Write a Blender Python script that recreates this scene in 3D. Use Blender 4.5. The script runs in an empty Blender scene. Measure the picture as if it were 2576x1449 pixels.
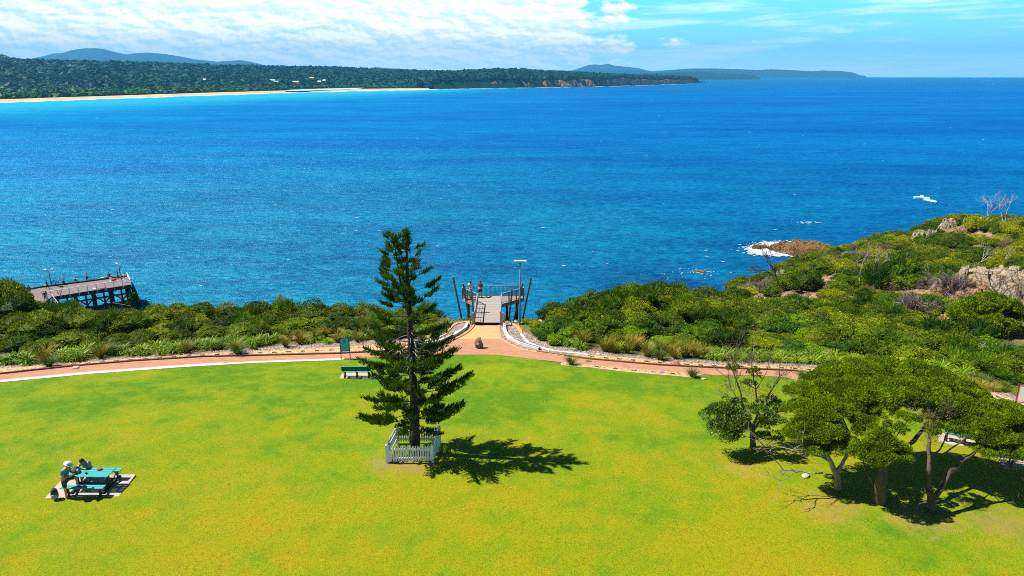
import bpy, math, random
import numpy as np
from math import radians, sin, cos, tan, pi
from mathutils import Vector, Matrix
SC = bpy.context.scene
COL = SC.collection
R = np.random.RandomState(7)
random.seed(7)

# ------------------------------------------------------------------ camera
CAMH = 17.6; PITCH = radians(17.3)
F = 1717.0; CX = 1288.0; CY = 724.5          # picture measured on a 2576 x 1449 grid
cd = bpy.data.cameras.new('camera'); cam = bpy.data.objects.new('camera', cd); COL.objects.link(cam)
cd.sensor_width = 36; cd.lens = 24.0; cd.clip_start = 0.1; cd.clip_end = 120000
cam.location = (0, 0, CAMH); cam.rotation_euler = (radians(90) - PITCH, 0, 0)
SC.camera = cam
# ------------------------------------------------------------------ light
SUNV = Vector((-7.6, 1.2, 10.6)).normalized()
SUN_EL = math.asin(SUNV.z); SUN_ROT = math.atan2(SUNV.x, SUNV.y)
sl = bpy.data.lights.new('sun', 'SUN'); sl.energy = 5.0; sl.angle = radians(0.5); sl.color = (1.0, 0.95, 0.86)
so = bpy.data.objects.new('sun', sl); COL.objects.link(so); so.rotation_euler = SUNV.to_track_quat('Z', 'Y').to_euler()
SC.view_settings.view_transform = 'Standard'; SC.view_settings.look = 'None'
SC.view_settings.gamma = 1; SC.view_settings.use_curve_mapping = False
SC.view_settings.exposure = 0.92
SC.cycles.use_denoising = False; SC.cycles.use_adaptive_sampling = False
SC.cycles.filter_width = 1.0; SC.cycles.max_bounces = 6; SC.cycles.sample_clamp_indirect = 4.0
HAZE = 6.5e-5

class NT:
    """small node helper"""
    def __init__(s, tree): s.t = tree; s.n = tree.nodes; s.l = tree.links
    def add(s, typ, **kw):
        n = s.n.new(typ)
        for k, v in kw.items():
            if k.startswith('i_'):
                key = k[2:]; key = int(key) if key.isdigit() else key.replace('_', ' ')
                s.set(n.inputs[key], v)
            else: setattr(n, k, v)
        return n
    def set(s, inp, v):
        if isinstance(v, bpy.types.NodeSocket): s.l.new(v, inp)
        elif isinstance(v, bpy.types.Node): s.l.new(v.outputs[0], inp)
        else:
            if hasattr(inp, 'default_value') and hasattr(inp.default_value, '__len__') and hasattr(v, '__len__') and len(v) == 3 and len(inp.default_value) == 4: v = (*v, 1)
            inp.default_value = v
    def math(s, op, a, b=0.0, c=None, clamp=False):
        n = s.n.new('ShaderNodeMath'); n.operation = op; n.use_clamp = clamp
        s.set(n.inputs[0], a); s.set(n.inputs[1], b)
        if c is not None: s.set(n.inputs[2], c)
        return n.outputs[0]
    def mix(s, f, a, b, blend='MIX'):
        n = s.n.new('ShaderNodeMix'); n.data_type = 'RGBA'; n.blend_type = blend
        s.set(n.inputs[0], f); s.set(n.inputs[6], a); s.set(n.inputs[7], b)
        return n.outputs[2]
    def noise(s, vec, scale, detail=4, rough=0.55, dist=0.0):
        n = s.n.new('ShaderNodeTexNoise'); n.inputs['Scale'].default_value = scale
        n.inputs['Detail'].default_value = detail; n.inputs['Roughness'].default_value = rough; n.inputs['Distortion'].default_value = dist
        if vec is not None: s.l.new(vec, n.inputs['Vector'])
        return n.outputs[0]
    def ramp(s, fac, stops, interp='LINEAR'):
        n = s.n.new('ShaderNodeValToRGB'); n.color_ramp.interpolation = interp
        e = n.color_ramp.elements
        while len(e) < len(stops): e.new(0.5)
        for q, (p, c) in zip(e, stops): q.position = p; q.color = (*c, 1) if len(c) == 3 else c
        s.l.new(fac, n.inputs[0]); return n.outputs[0]
    def rng(s, v, a, b, c=0.0, d=1.0, smooth=False):
        n = s.n.new('ShaderNodeMapRange'); n.interpolation_type = 'SMOOTHSTEP' if smooth else 'LINEAR'
        s.set(n.inputs[0], v)
        for i, q in enumerate((a, b, c, d)): n.inputs[i + 1].default_value = q
        return n.outputs[0]
    def mapv(s, vec, scale=(1, 1, 1), rot=(0, 0, 0), loc=(0, 0, 0)):
        n = s.n.new('ShaderNodeMapping'); s.l.new(vec, n.inputs[0])
        n.inputs['Scale'].default_value = scale; n.inputs['Rotation'].default_value = rot; n.inputs['Location'].default_value = loc
        return n.outputs[0]
    def bump(s, h, strength=0.5, dist=0.05, normal=None):
        n = s.n.new('ShaderNodeBump'); n.inputs['Strength'].default_value = strength; n.inputs['Distance'].default_value = dist
        s.l.new(h, n.inputs['Height'])
        if normal is not None: s.l.new(normal, n.inputs['Normal'])
        return n.outputs[0]

def world():
    w = bpy.data.worlds.new('World'); SC.world = w; w.use_nodes = True
    g = NT(w.node_tree); g.n.clear()
    sky = g.add('ShaderNodeTexSky', sky_type='NISHITA', sun_disc=False, sun_elevation=SUN_EL, sun_rotation=SUN_ROT,
                altitude=0, air_density=1.0, dust_density=0.3, ozone_density=2.0)
    tc = g.add('ShaderNodeTexCoord').outputs['Generated']
    sep = g.add('ShaderNodeSeparateXYZ'); g.l.new(tc, sep.inputs[0])
    x, y, z = sep.outputs
    el = g.math('MULTIPLY', g.math('ARCSINE', z), 57.2958)            # degrees above the horizon
    az = g.math('MULTIPLY', g.math('ARCTAN2', x, y), 57.2958)          # degrees to the right of north
    # a saturated sky: Nishita pushed towards cyan, darkened above the view to deepen shadows
    skyc = g.mix(1.0, sky.outputs[0], (0.20, 0.34, 0.42), 'MULTIPLY')
    def cl(dx, dy, sx, sy, w, det=9, ro=.58):
        c_ = g.add('ShaderNodeCombineXYZ'); g.set(c_.inputs[0], g.math('MULTIPLY', g.math('ADD', az, dx), sx)); g.set(c_.inputs[1], g.math('MULTIPLY', g.math('ADD', el, dy), sy)); c_.inputs[2].default_value = w
        return g.noise(c_.outputs[0], 1.0, det, ro, .0)
    big = cl(0, 0, .085, .35, 5.2, 5, .55)
    n1 = cl(0, 0, .42, 1.05, 3.1, 10, .6); n2 = cl(.22, .20, .42, 1.05, 3.1, 10, .6)
    base = g.math('ADD', g.math('MULTIPLY', n1, .6), g.math('MULTIPLY', big, .4))
    cover = g.rng(az, -2.0, 19.0, 0.17, -0.13, True)                         # the bank thins out to the right
    top = g.rng(el, 6.0, 12.0, 0.0, -0.45, True)
    m = g.math('ADD', g.math('ADD', base, cover), top)
    mask = g.rng(m, 0.475, 0.60, 0.0, 1.0, True)
    lit = g.rng(g.math('SUBTRACT', n1, n2), -0.085, 0.065, 0.0, 1.0)
    lit = g.math('ADD', g.math('MULTIPLY', lit, .75), g.rng(base, .40, .62, 0, .35), clamp=True)
    ccol = g.mix(lit, (10.8, 14.6, 17.6), (22.0, 20.8, 20.0))
    thin = g.rng(el, 0.0, 1.8, 0.5, 0.0, True)
    ccol = g.mix(thin, ccol, (14.5, 17.2, 18.2))
    # thin streaks on the right
    cv3 = g.add('ShaderNodeCombineXYZ'); g.set(cv3.inputs[0], g.math('MULTIPLY', g.math('SUBTRACT', az, g.math('MULTIPLY', el, 2.2)), 0.075)); g.set(cv3.inputs[1], g.math('MULTIPLY', el, 0.75)); g.set(cv3.inputs[2], 8.7)
    n3 = g.noise(cv3.outputs[0], 1.3, 7, 0.6, 0.3)
    st = g.math('MULTIPLY', g.rng(n3, 0.46, 0.66, 0.0, 0.75, True), g.rng(el, 6.0, 12.0, 1.0, 0.0, True))
    blue = g.mix(g.rng(el, 0.5, 8.0, 0.0, 1.0), (6.2, 15.2, 17.8), (1.4, 11.5, 16.0))
    skyv = g.mix(g.rng(el, 6.5, 14.0, 0.0, 1.0, True), blue, skyc)
    c = g.mix(st, skyv, (15, 18.5, 19.5)); c = g.mix(mask, c, ccol)
    hz = g.rng(el, -0.5, 3.2, 0.65, 0.0, True)
    c = g.mix(hz, c, (11.5, 17.0, 18.2))
    bg = g.add('ShaderNodeBackground'); g.set(bg.inputs[0], c); bg.inputs[1].default_value = 0.05
    out = g.add('ShaderNodeOutputWorld'); g.l.new(bg.outputs[0], out.inputs[0])
world()

# ------------------------------------------------------------------ rays
def ray(u, v):
    a = (u - CX) / F; b = (v - CY) / F
    return np.array((a, cos(PITCH) - b * sin(PITCH), -sin(PITCH) - b * cos(PITCH)))
def atY(u, v, Y):
    d = ray(u, v); t = Y / d[1]; return np.array((0, 0, CAMH)) + d * t
def atZ(u, v, z):
    d = ray(u, v); t = (z - CAMH) / d[2]; return np.array((0, 0, CAMH)) + d * t
def proj(P):
    P = np.atleast_2d(np.asarray(P, float)); x = P[:, 0]; y = P[:, 1]; z = P[:, 2] - CAMH
    dep = y * cos(PITCH) - z * sin(PITCH); up = y * sin(PITCH) + z * cos(PITCH)
    dep = np.maximum(dep, 1e-3)
    return CX + F * x / dep, CY - F * up / dep, dep
SEA = -28.0

# ------------------------------------------------------------------ noise in numpy
def _h(ix, iy, iz, s):
    n = (ix.astype(np.int64) * 374761393 + iy.astype(np.int64) * 668265263 + iz.astype(np.int64) * 2147483647 + s * 1274126177) & 0xffffffff
    n = ((n ^ (n >> 13)) * 1103515245) & 0xffffffff
    n = ((n ^ (n >> 16)) * 2246822519) & 0xffffffff
    return ((n ^ (n >> 15)) & 0xffffff) / float(0xffffff) * 2 - 1
def vnoise(x, y, z=None, s=1):
    x = np.asarray(x, float); y = np.asarray(y, float); z = np.zeros_like(x) if z is None else np.asarray(z, float)
    ix, iy, iz = np.floor(x), np.floor(y), np.floor(z); fx, fy, fz = x - ix, y - iy, z - iz
    fx, fy, fz = [f * f * (3 - 2 * f) for f in (fx, fy, fz)]
    r = 0
    for dx in (0, 1):
        for dy in (0, 1):
            for dz in (0, 1):
                w = (fx if dx else 1 - fx) * (fy if dy else 1 - fy) * (fz if dz else 1 - fz)
                r = r + w * _h(ix + dx, iy + dy, iz + dz, s)
    return r
def fbm(x, y, z=None, s=1, o=4):
    r = 0; a = 1; t = 0
    for k in range(o):
        m = 2.03 ** k
        r = r + a * vnoise(x * m, y * m, None if z is None else z * m, s + k); t += a; a *= 0.5
    return r / t

# ------------------------------------------------------------------ mesh helpers
def mk_mesh(name, V, Fc, mats=(), smooth=False, tone=None):
    """V (n,3); Fc an (m,k) array or a list of such arrays"""
    me = bpy.data.meshes.new(name); V = np.asarray(V, np.float32)
    if isinstance(Fc, np.ndarray): Fc = [Fc]
    Fc = [np.asarray(f, np.int32) for f in Fc if len(f)]
    tot = np.concatenate([np.full(len(f), f.shape[1], np.int32) for f in Fc]); idx = np.concatenate([f.ravel() for f in Fc])
    me.vertices.add(len(V)); me.vertices.foreach_set('co', V.ravel())
    me.loops.add(len(idx)); me.loops.foreach_set('vertex_index', idx)
    me.polygons.add(len(tot)); st = np.concatenate(([0], np.cumsum(tot)[:-1])).astype(np.int32)
    me.polygons.foreach_set('loop_start', st)
    try: me.polygons.foreach_set('loop_total', tot)
    except Exception: pass
    me.polygons.foreach_set('use_smooth', np.full(len(tot), bool(smooth)))
    if tone is not None:
        at = me.attributes.new('tone', 'FLOAT', 'POINT'); at.data.foreach_set('value', np.asarray(tone, np.float32))
    for m in (mats if isinstance(mats, (list, tuple)) else [mats]): me.materials.append(m)
    me.update(calc_edges=True); me.validate()
    return me
def link(name, me, parent=None, loc=None, rz=0.0, scale=None):
    o = bpy.data.objects.new(name, me); COL.objects.link(o)
    if parent is not None: o.parent = parent
    if loc is not None: o.location = [float(q) for q in loc]
    if rz: o.rotation_euler[2] = rz
    if scale is not None: o.scale = scale if hasattr(scale, '__len__') else (scale,) * 3
    return o
def tag(o, label=None, cat=None, group=None, kind=None):
    if label: o['label'] = label
    if cat: o['category'] = cat
    if group: o['group'] = group
    if kind: o['kind'] = kind
    return o
def thing(name, loc, label, cat, group=None, rz=0.0):
    o = bpy.data.objects.new(name, None); COL.objects.link(o); o.empty_display_size = 0.2
    o.location = [float(q) for q in loc]; o.rotation_euler[2] = rz
    return tag(o, label, cat, group)
def copy_tree(o, parent=None):
    c = o.copy(); COL.objects.link(c)
    if parent is not None: c.parent = parent
    for ch in list(o.children): copy_tree(ch, c)
    return c
class MB:
    def __init__(s): s.V = []; s.Q = []; s.T = []; s.n = 0
    def add(s, V, Q=(), T=()):
        V = np.asarray(V, float).reshape(-1, 3)
        if len(Q): s.Q.append(np.asarray(Q) + s.n)
        if len(T): s.T.append(np.asarray(T) + s.n)
        s.V.append(V); s.n += len(V); return s
    def box(s, c, d, rz=0.0, M=None):
        x, y, z = [q / 2 for q in d]
        P = np.array([(-x, -y, -z), (x, -y, -z), (x, y, -z), (-x, y, -z), (-x, -y, z), (x, -y, z), (x, y, z), (-x, y, z)])
        if rz: P[:, :2] = P[:, :2] @ np.array([[cos(rz), sin(rz)], [-sin(rz), cos(rz)]])
        if M is not None: P = P @ np.asarray(M).T
        return s.add(P + np.asarray(c, float), [(0, 3, 2, 1), (4, 5, 6, 7), (0, 1, 5, 4), (1, 2, 6, 5), (2, 3, 7, 6), (3, 0, 4, 7)])
    def bar(s, a, b, w, h):
        """box running from a to b, w wide, h high"""
        a = np.asarray(a, float); b = np.asarray(b, float); d = b - a; L = np.linalg.norm(d); d = d / L
        up = np.array((0, 0, 1.)) if abs(d[2]) < .95 else np.array((1., 0, 0))
        sx = np.cross(d, up); sx /= np.linalg.norm(sx); uz = np.cross(sx, d)
        P = [a + sx * i * w / 2 + uz * j * h / 2 + d * k * L for k in (0, 1) for (i, j) in ((-1, -1), (1, -1), (1, 1), (-1, 1))]
        return s.add(P, [(0, 1, 2, 3)[::-1], (4, 5, 6, 7), (0, 1, 5, 4), (1, 2, 6, 5), (2, 3, 7, 6), (3, 0, 4, 7)])
    def tube(s, pts, rad, n=8, cap=True):
        pts = np.asarray(pts, float); m = len(pts)
        rad = np.full(m, rad) if np.isscalar(rad) else np.asarray(rad, float)
        t = np.gradient(pts, axis=0); t /= np.linalg.norm(t, axis=1)[:, None] + 1e-9
        ref = np.array((0, 0, 1.)) if abs(t[0][2]) < .9 else np.array((1., 0, 0))
        V = []
        u = np.cross(t[0], ref); u /= np.linalg.norm(u)
        for i in range(m):
            u = u - t[i] * np.dot(u, t[i]); u /= np.linalg.norm(u) + 1e-9; w = np.cross(t[i], u)
            for k in range(n):
                a = 2 * pi * k / n; V.append(pts[i] + (u * cos(a) + w * sin(a)) * rad[i])
        Q = [(i * n + k, i * n + (k + 1) % n, (i + 1) * n + (k + 1) % n, (i + 1) * n + k) for i in range(m - 1) for k in range(n)]
        T = []
        if cap:
            V += [pts[0], pts[-1]]; c0 = m * n; c1 = c0 + 1
            T = [(c0, (k + 1) % n, k) for k in range(n)] + [(c1, (m - 1) * n + k, (m - 1) * n + (k + 1) % n) for k in range(n)]
        return s.add(V, Q, T)
    def lathe(s, prof, c=(0, 0, 0), n=16, sx=1, sy=1):
        V = [(r * cos(2 * pi * k / n) * sx + c[0], r * sin(2 * pi * k / n) * sy + c[1], z + c[2]) for r, z in prof for k in range(n)]
        Q = [(i * n + k, i * n + (k + 1) % n, (i + 1) * n + (k + 1) % n, (i + 1) * n + k) for i in range(len(prof) - 1) for k in range(n)]
        return s.add(V, Q)
    def poly(s, pts, z0, z1):
        """prism over a convex or mildly concave outline"""
        n = len(pts); V = [(p[0], p[1], z0) for p in pts] + [(p[0], p[1], z1) for p in pts]
        c = np.mean(np.asarray(pts)[:, :2], axis=0); V += [(c[0], c[1], z0), (c[0], c[1], z1)]
        Q = [(k, (k + 1) % n, (k + 1) % n + n, k + n) for k in range(n)]
        T = [((k + 1) % n, k, 2 * n) for k in range(n)] + [(k + n, (k + 1) % n + n, 2 * n + 1) for k in range(n)]
        return s.add(V, Q, T)
    def mesh(s, name, mat, smooth=False, tone=None):
        return mk_mesh(name, np.concatenate(s.V), [np.concatenate(q) for q in (s.Q, s.T) if q], mat, smooth, tone)
    def obj(s, name, mat, parent=None, smooth=False, loc=None, rz=0.0):
        return link(name, s.mesh(name, mat, smooth), parent, loc, rz)

# ------------------------------------------------------------------ materials
def new_mat(name):
    m = bpy.data.materials.new(name); m.use_nodes = True; g = NT(m.node_tree); g.n.clear()
    out = g.add('ShaderNodeOutputMaterial'); return m, g, out
def M_(name, col, rough=0.7, var=0.25, scale=6.0, bump=0.15, metal=0.0, stretch=(1, 1, 1), spec=0.4, col2=None, det=6, world=False, bdist=0.02):
    m, g, out = new_mat(name)
    tc = g.add('ShaderNodeNewGeometry').outputs['Position'] if world else g.add('ShaderNodeTexCoord').outputs['Object']
    v = g.mapv(tc, stretch)
    n = g.noise(v, scale, det, 0.6)
    c2 = col2 if col2 else tuple(max(0, q * (1 - 1.3 * var)) for q in col)
    c1 = tuple(min(1, q * (1 + var * .6)) for q in col)
    c = g.mix(g.rng(n, 0.32, 0.68), c1, c2)
    b = g.add('ShaderNodeBsdfPrincipled', i_Roughness=rough, i_Metallic=metal); g.set(b.inputs['Base Color'], c)
    b.inputs['Specular IOR Level'].default_value = spec
    if bump: g.l.new(g.bump(g.noise(v, scale * 4, 5, .65), bump, bdist), b.inputs['Normal'])
    g.l.new(b.outputs[0], out.inputs[0]); return m
def leaf_mat(name, c1, c2, c3=None, rough=0.55, trans=0.25, big=0.35, spec=0.25, hue=0.35):
    """leaf colours: each leaf has its own tone (attribute), each plant its own shift (object random)"""
    m, g, out = new_mat(name)
    at = g.add('ShaderNodeAttribute', attribute_name='tone').outputs['Fac']
    rd = g.add('ShaderNodeObjectInfo').outputs['Random']
    pos = g.add('ShaderNodeNewGeometry').outputs['Position']
    n = g.noise(pos, big, 3, 0.5)
    f = g.math('ADD', g.math('MULTIPLY', at, 0.55), g.math('MULTIPLY', g.rng(n, .3, .7), 0.25))
    f = g.math('ADD', f, g.math('MULTIPLY', g.math('SUBTRACT', rd, 0.5), hue), clamp=True)
    st = [(0.0, c1), (0.62, c2)]
    st.append((1.0, c3 if c3 else tuple(q * 1.35 for q in c2)))
    c = g.ramp(f, st)
    b = g.add('ShaderNodeBsdfPrincipled', i_Roughness=rough); g.set(b.inputs['Base Color'], c); b.inputs['Specular IOR Level'].default_value = spec
    tr = g.add('ShaderNodeBsdfTranslucent'); g.set(tr.inputs[0], g.mix(1.0, c, (1.25, 1.0, 0.2), 'MULTIPLY'))
    mx = g.add('ShaderNodeMixShader'); mx.inputs[0].default_value = trans
    g.l.new(b.outputs[0], mx.inputs[1]); g.l.new(tr.outputs[0], mx.inputs[2]); g.l.new(mx.outputs[0], out.inputs[0])
    return m
# ------------------------------------------------------------------ terrain heights
ctl = []
prof = [(-30, .2), (-10, .2), (5, .1), (15, .05), (22, .02), (27, 0), (31, -.35), (36, -1.05), (42.8, -2.2), (48, -3.0), (52, -3.5), (57, -3.85), (61, -4.5), (65, -6), (69, -10), (75, -20), (83, -31), (100, -33), (140, -33), (200, -33)]
for xx in (-110, -75, -50, -33, -18, -5, 5):
    for yy, zz in prof:
        if xx == 5 and 60 < yy < 80: zz = {61: -4.6, 65: -5.6, 69: -8, 75: -18}[yy]
        lift = 0.0
        if yy > 57 and xx < -33: lift = min(1.5, (-33 - xx) * .05)
        ctl.append((xx, yy, zz + lift))
for xx, k in ((20, 1.0), (36, 1.25), (60, 1.5), (100, 1.7)):
    for yy, zz in [(-30, .2), (-10, .1), (5, 0), (15, 0), (25, -.02), (31, -.7), (36, -1.6), (42, -2.6), (50, -3.7), (58, -4.6)]:
        ctl.append((xx, yy, zz * k))
for u, v, z in [(1480, 775, -6.8), (1600, 778, -7.3), (1700, 785, -8), (2100, 800, -9.0), (2300, 800, -8), (2450, 800, -7.3), (2576, 800, -6.8), (2100, 720, -13.5), (2300, 700, -12), (2450, 720, -9.5), (2576, 720, -9),
                (1900, 780, -9.8), (1800, 775, -12.5), (1810, 752, -16), (1910, 715, -18.5), (1960, 700, -17.5), (2000, 670, -19), (2060, 650, -19.5), (2140, 622, -22), (2200, 650, -16.5), (2290, 606, -20),
                (2350, 580, -18), (2385, 565, -15.5), (2460, 562, -14), (2576, 562, -12), (2680, 560, -10), (2500, 640, -12), (2400, 660, -12.5), (2700, 700, -8), (2760, 800, -6.5)]:
    ctl.append(tuple(atZ(u, v, z)))
for q in [(12, 77, -17), (19, 77, -16), (13, 84, -30), (22, 86, -27), (26, 105, -33), (34, 125, -33), (44, 145, -33), (56, 168, -33), (72, 172, -33), (86, 180, -33), (100, 182, -33), (118, 175, -33), (140, 180, -33), (165, 185, -33), (60, 200, -34), (110, 215, -34), (200, 210, -34),
          (130, 120, -9), (160, 100, -6), (200, 80, -5), (200, 140, -12), (20, 150, -33), (200, 20, -2)]: ctl.append(q)
ctl = np.array(ctl, float)
_c = 0.5
_D = np.sqrt(((ctl[:, None, :2] - ctl[None, :, :2]) ** 2).sum(-1) + _c * _c)
_w = np.linalg.solve(_D - 0.0 + np.eye(len(ctl)) * 0.35, ctl[:, 2] - ctl[:, 2].mean())
_m = ctl[:, 2].mean()
GX0, GX1, GY0, GY1, GS = -110.0, 210.0, -30.0, 220.0, 0.5
gx = np.arange(GX0, GX1 + GS / 2, GS); gy = np.arange(GY0, GY1 + GS / 2, GS)
GZ = np.zeros((len(gy), len(gx)))
for j, yv in enumerate(gy):
    d = np.sqrt((gx[:, None] - ctl[None, :, 0]) ** 2 + (yv - ctl[None, :, 1]) ** 2 + _c * _c); GZ[j] = d @ _w + _m
XX, YY = np.meshgrid(gx, gy)
for _ in range(34):
    GZ[1:-1] = (GZ[:-2] + 2 * GZ[1:-1] + GZ[2:]) / 4; GZ[:, 1:-1] = (GZ[:, :-2] + 2 * GZ[:, 1:-1] + GZ[:, 2:]) / 4
_wild = np.clip((YY - 60) / 15, 0, 1)
GZ = GZ + _wild * (fbm(XX / 9, YY / 9, s=5, o=5) * 1.6 + np.abs(fbm(XX / 3, YY / 3, s=9, o=3)) * .5)
GZ = np.clip(GZ, -34, 3)
def T(x, y):
    x = np.asarray(x, float); y = np.asarray(y, float)
    fx = np.clip((x - GX0) / GS, 0, len(gx) - 1.001); fy = np.clip((y - GY0) / GS, 0, len(gy) - 1.001)
    i = fx.astype(int); j = fy.astype(int); a = fx - i; b = fy - j
    return (GZ[j, i] * (1 - a) + GZ[j, i + 1] * a) * (1 - b) + (GZ[j + 1, i] * (1 - a) + GZ[j + 1, i + 1] * a) * b
def G(u, v, dz=0.0):
    """point of the ground seen at picture position (u, v) (arrays allowed)"""
    u = np.atleast_1d(np.asarray(u, float)); v = np.atleast_1d(np.asarray(v, float))
    a = (u - CX) / F; b = (v - CY) / F
    dx = a; dy = cos(PITCH) - b * sin(PITCH); dzv = -sin(PITCH) - b * cos(PITCH)
    lo = np.full(len(u), 4.0); hi = np.full(len(u), 215.0); found = np.zeros(len(u), bool)
    prev = lo.copy()
    for Y in np.arange(5, 215, 1.0):
        t = Y / dy; h = CAMH + dzv * t - T(dx * t, Y)
        hit = (~found) & (h < 0); lo[hit] = prev[hit]; hi[hit] = Y; found |= hit; prev[~found] = Y
    for _ in range(24):
        mid = (lo + hi) / 2; t = mid / dy; h = CAMH + dzv * t - T(dx * t, mid)
        up = h < 0; hi[up] = mid[up]; lo[~up] = mid[~up]
    t = hi / dy
    P = np.stack([dx * t, hi, T(dx * t, hi) + dz], 1)
    return P if len(P) > 1 else P[0]

# ------------------------------------------------------------------ ground colours
def ground_mat():
    m, g, out = new_mat('coastal_ground')
    pos = g.add('ShaderNodeNewGeometry'); P = pos.outputs['Position']
    sep = g.add('ShaderNodeSeparateXYZ'); g.l.new(P, sep.inputs[0])
    n = g.noise(P, 0.35, 5, .6); n2 = g.noise(P, 6, 6, .65)
    soil = g.mix(g.rng(n2, .3, .7), (0.10, 0.075, 0.04), (0.24, 0.17, 0.10))
    green = g.mix(g.rng(n2, .35, .65), (0.05, 0.09, 0.008), (0.16, 0.2, 0.02))
    c = g.mix(g.rng(n, .42, .58, smooth=True), soil, green)
    bare = g.add('ShaderNodeAttribute', attribute_name='tone').outputs['Fac']
    sand = g.mix(g.rng(g.noise(P, 1.6, 8, .8), .42, .58), (0.38, 0.24, 0.165), (0.14, 0.10, 0.055))
    c = g.mix(bare, c, sand)
    nz = g.add('ShaderNodeSeparateXYZ'); g.l.new(pos.outputs['Normal'], nz.inputs[0])
    rock = g.mix(g.rng(g.noise(P, .8, 8, .7), .35, .65), (0.33, 0.21, 0.11), (0.13, 0.10, 0.075))
    steep = g.rng(nz.outputs[2], .74, .6); low = g.rng(sep.outputs[2], -22.0, -25.5)
    c = g.mix(g.math('MAXIMUM', g.math('MULTIPLY', steep, g.rng(sep.outputs[1], 60, 64)), low), c, rock)
    b = g.add('ShaderNodeBsdfPrincipled', i_Roughness=0.9); g.set(b.inputs['Base Color'], c); b.inputs['Specular IOR Level'].default_value = .15
    g.l.new(g.bump(g.noise(P, 5, 8, .7), .8, .15), b.inputs['Normal']); g.l.new(b.outputs[0], out.inputs[0]); return m
# bare gravelly ground on the headland: along these picture-measured tracks
bare_tracks = [[(1985, 752), (2050, 735), (2110, 712), (2180, 705), (2240, 708)], [(2100, 690), (2060, 720), (2010, 760)], [(2250, 745), (2330, 745), (2400, 720)], [(2340, 830), (2420, 815), (2500, 830), (2576, 850)],
               [(2470, 690), (2576, 700), (2650, 700)], [(2360, 600), (2420, 585), (2470, 592)], [(2530, 760), (2600, 790)], [(1300, 770), (1350, 785)], [(2440, 860), (2520, 870), (2576, 905)], [(1890, 755), (1940, 760)]]
TR = np.concatenate([np.concatenate([np.linspace(G(*p), G(*q), 24) for p, q in zip(tr[:-1], tr[1:])]) for tr in bare_tracks])
def bare_at(x, y, w=2.2):
    d = np.full(np.shape(x), 1e9)
    for p in TR: d = np.minimum(d, (x - p[0]) ** 2 + (y - p[1]) ** 2)
    w2 = w * (1 + .8 * fbm(np.asarray(x) / 3, np.asarray(y) / 3, s=21, o=3))
    return np.clip((w2 - np.sqrt(d)) / .9 + .5, 0, 1)
_sel = (YY > 60) & (GZ > -29)
BARE = np.zeros_like(GZ); BARE[_sel] = bare_at(XX[_sel], YY[_sel], 2.6)
nx, ny = len(gx), len(gy)
idx = np.arange(nx * ny).reshape(ny, nx)
Fq = np.stack([idx[:-1, :-1], idx[:-1, 1:], idx[1:, 1:], idx[1:, :-1]], -1).reshape(-1, 4)
keep = (GZ[:-1, :-1] > -33.5) | (GZ[1:, 1:] > -33.5); Fq = Fq[keep.ravel()]
ter = link('ground', mk_mesh('ground', np.stack([XX, YY, GZ], -1).reshape(-1, 3), Fq, ground_mat(), True, BARE.ravel()))
tag(ter, kind='structure')

# ------------------------------------------------------------------ picture-measured outlines on the ground
lawn_edge = [(-400, 1003), (0, 963), (235, 941), (470, 924), (640, 914), (850, 907), (885, 903), (1000, 897), (1100, 893), (1250, 893.5), (1358, 906.5), (1410, 913.8), (1416, 920), (1450, 924), (1483, 925.2), (1566, 935.6), (1650, 943), (1712, 948), (1741, 952), (1768, 944), (1809, 945), (1901, 945), (1980, 951), (2004, 957), (2300, 990), (2576, 1045), (2900, 1120)]
path_low = [(-400, 997), (0, 957), (235, 935), (470, 918.5), (640, 909.5), (850, 902), (885, 903), (1000, 897), (1100, 893), (1250, 893.5), (1358, 906.5), (1400, 911), (1483, 918), (1566, 926), (1650, 933), (1712, 938), (1768, 943), (1809, 945), (1901, 945), (1980, 951), (2004, 957), (2300, 990), (2576, 1045), (2900, 1120)]
path_top = [(-400, 985), (0, 943), (169, 924.5), (338, 910), (508, 899.7), (677, 895.7), (846, 891.6), (960, 886), (1040, 880), (1107, 871.5), (1138, 858), (1150, 853.5), (1262, 853.5), (1281, 867), (1310, 880), (1348, 887.3), (1379, 891), (1420, 897), (1483, 905.4), (1566, 912.7), (1650, 920), (1733, 924.6), (1811, 928), (1901, 931), (1980, 934), (2067, 941.6), (2300, 968), (2488, 1004), (2576, 1031), (2900, 1105)]
grav_top = [(-400, 968), (0, 928), (169, 915), (338, 902), (508, 890.6), (677, 882), (846, 873.6), (960, 866), (1060, 858), (1100, 850)]
grav_top_r = [(1311, 841), (1327, 862.7), (1358, 876), (1400, 884), (1462, 891), (1566, 899), (1691, 910.6), (1811, 918), (1901, 917), (1980, 922), (2082, 929), (2250, 945), (2433, 968), (2576, 1012), (2900, 1080)]
def iv(pts, u): return np.interp(u, [p[0] for p in pts], [p[1] for p in pts])
def ribbon(name, A, B, mat, dz, M=6, smooth=True, **kw):
    """sheet lying on the ground between two world polylines of equal length"""
    A = np.asarray(A)[:, :2]; B = np.asarray(B)[:, :2]; N = len(A)
    s = np.linspace(0, 1, M + 1)[None, :, None]; P = A[:, None] * (1 - s) + B[:, None] * s
    Z = T(P[..., 0], P[..., 1]) + dz; V = np.concatenate([P, Z[..., None]], -1).reshape(-1, 3)
    id_ = np.arange(N * (M + 1)).reshape(N, M + 1)
    q = np.stack([id_[:-1, :-1], id_[1:, :-1], id_[1:, 1:], id_[:-1, 1:]], -1).reshape(-1, 4)
    return tag(link(name, mk_mesh(name, V, q, mat, smooth)), **kw)
def line_u(pts, u0, u1, n):
    u = np.linspace(u0, u1, n); return G(u, iv(pts, u))
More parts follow.
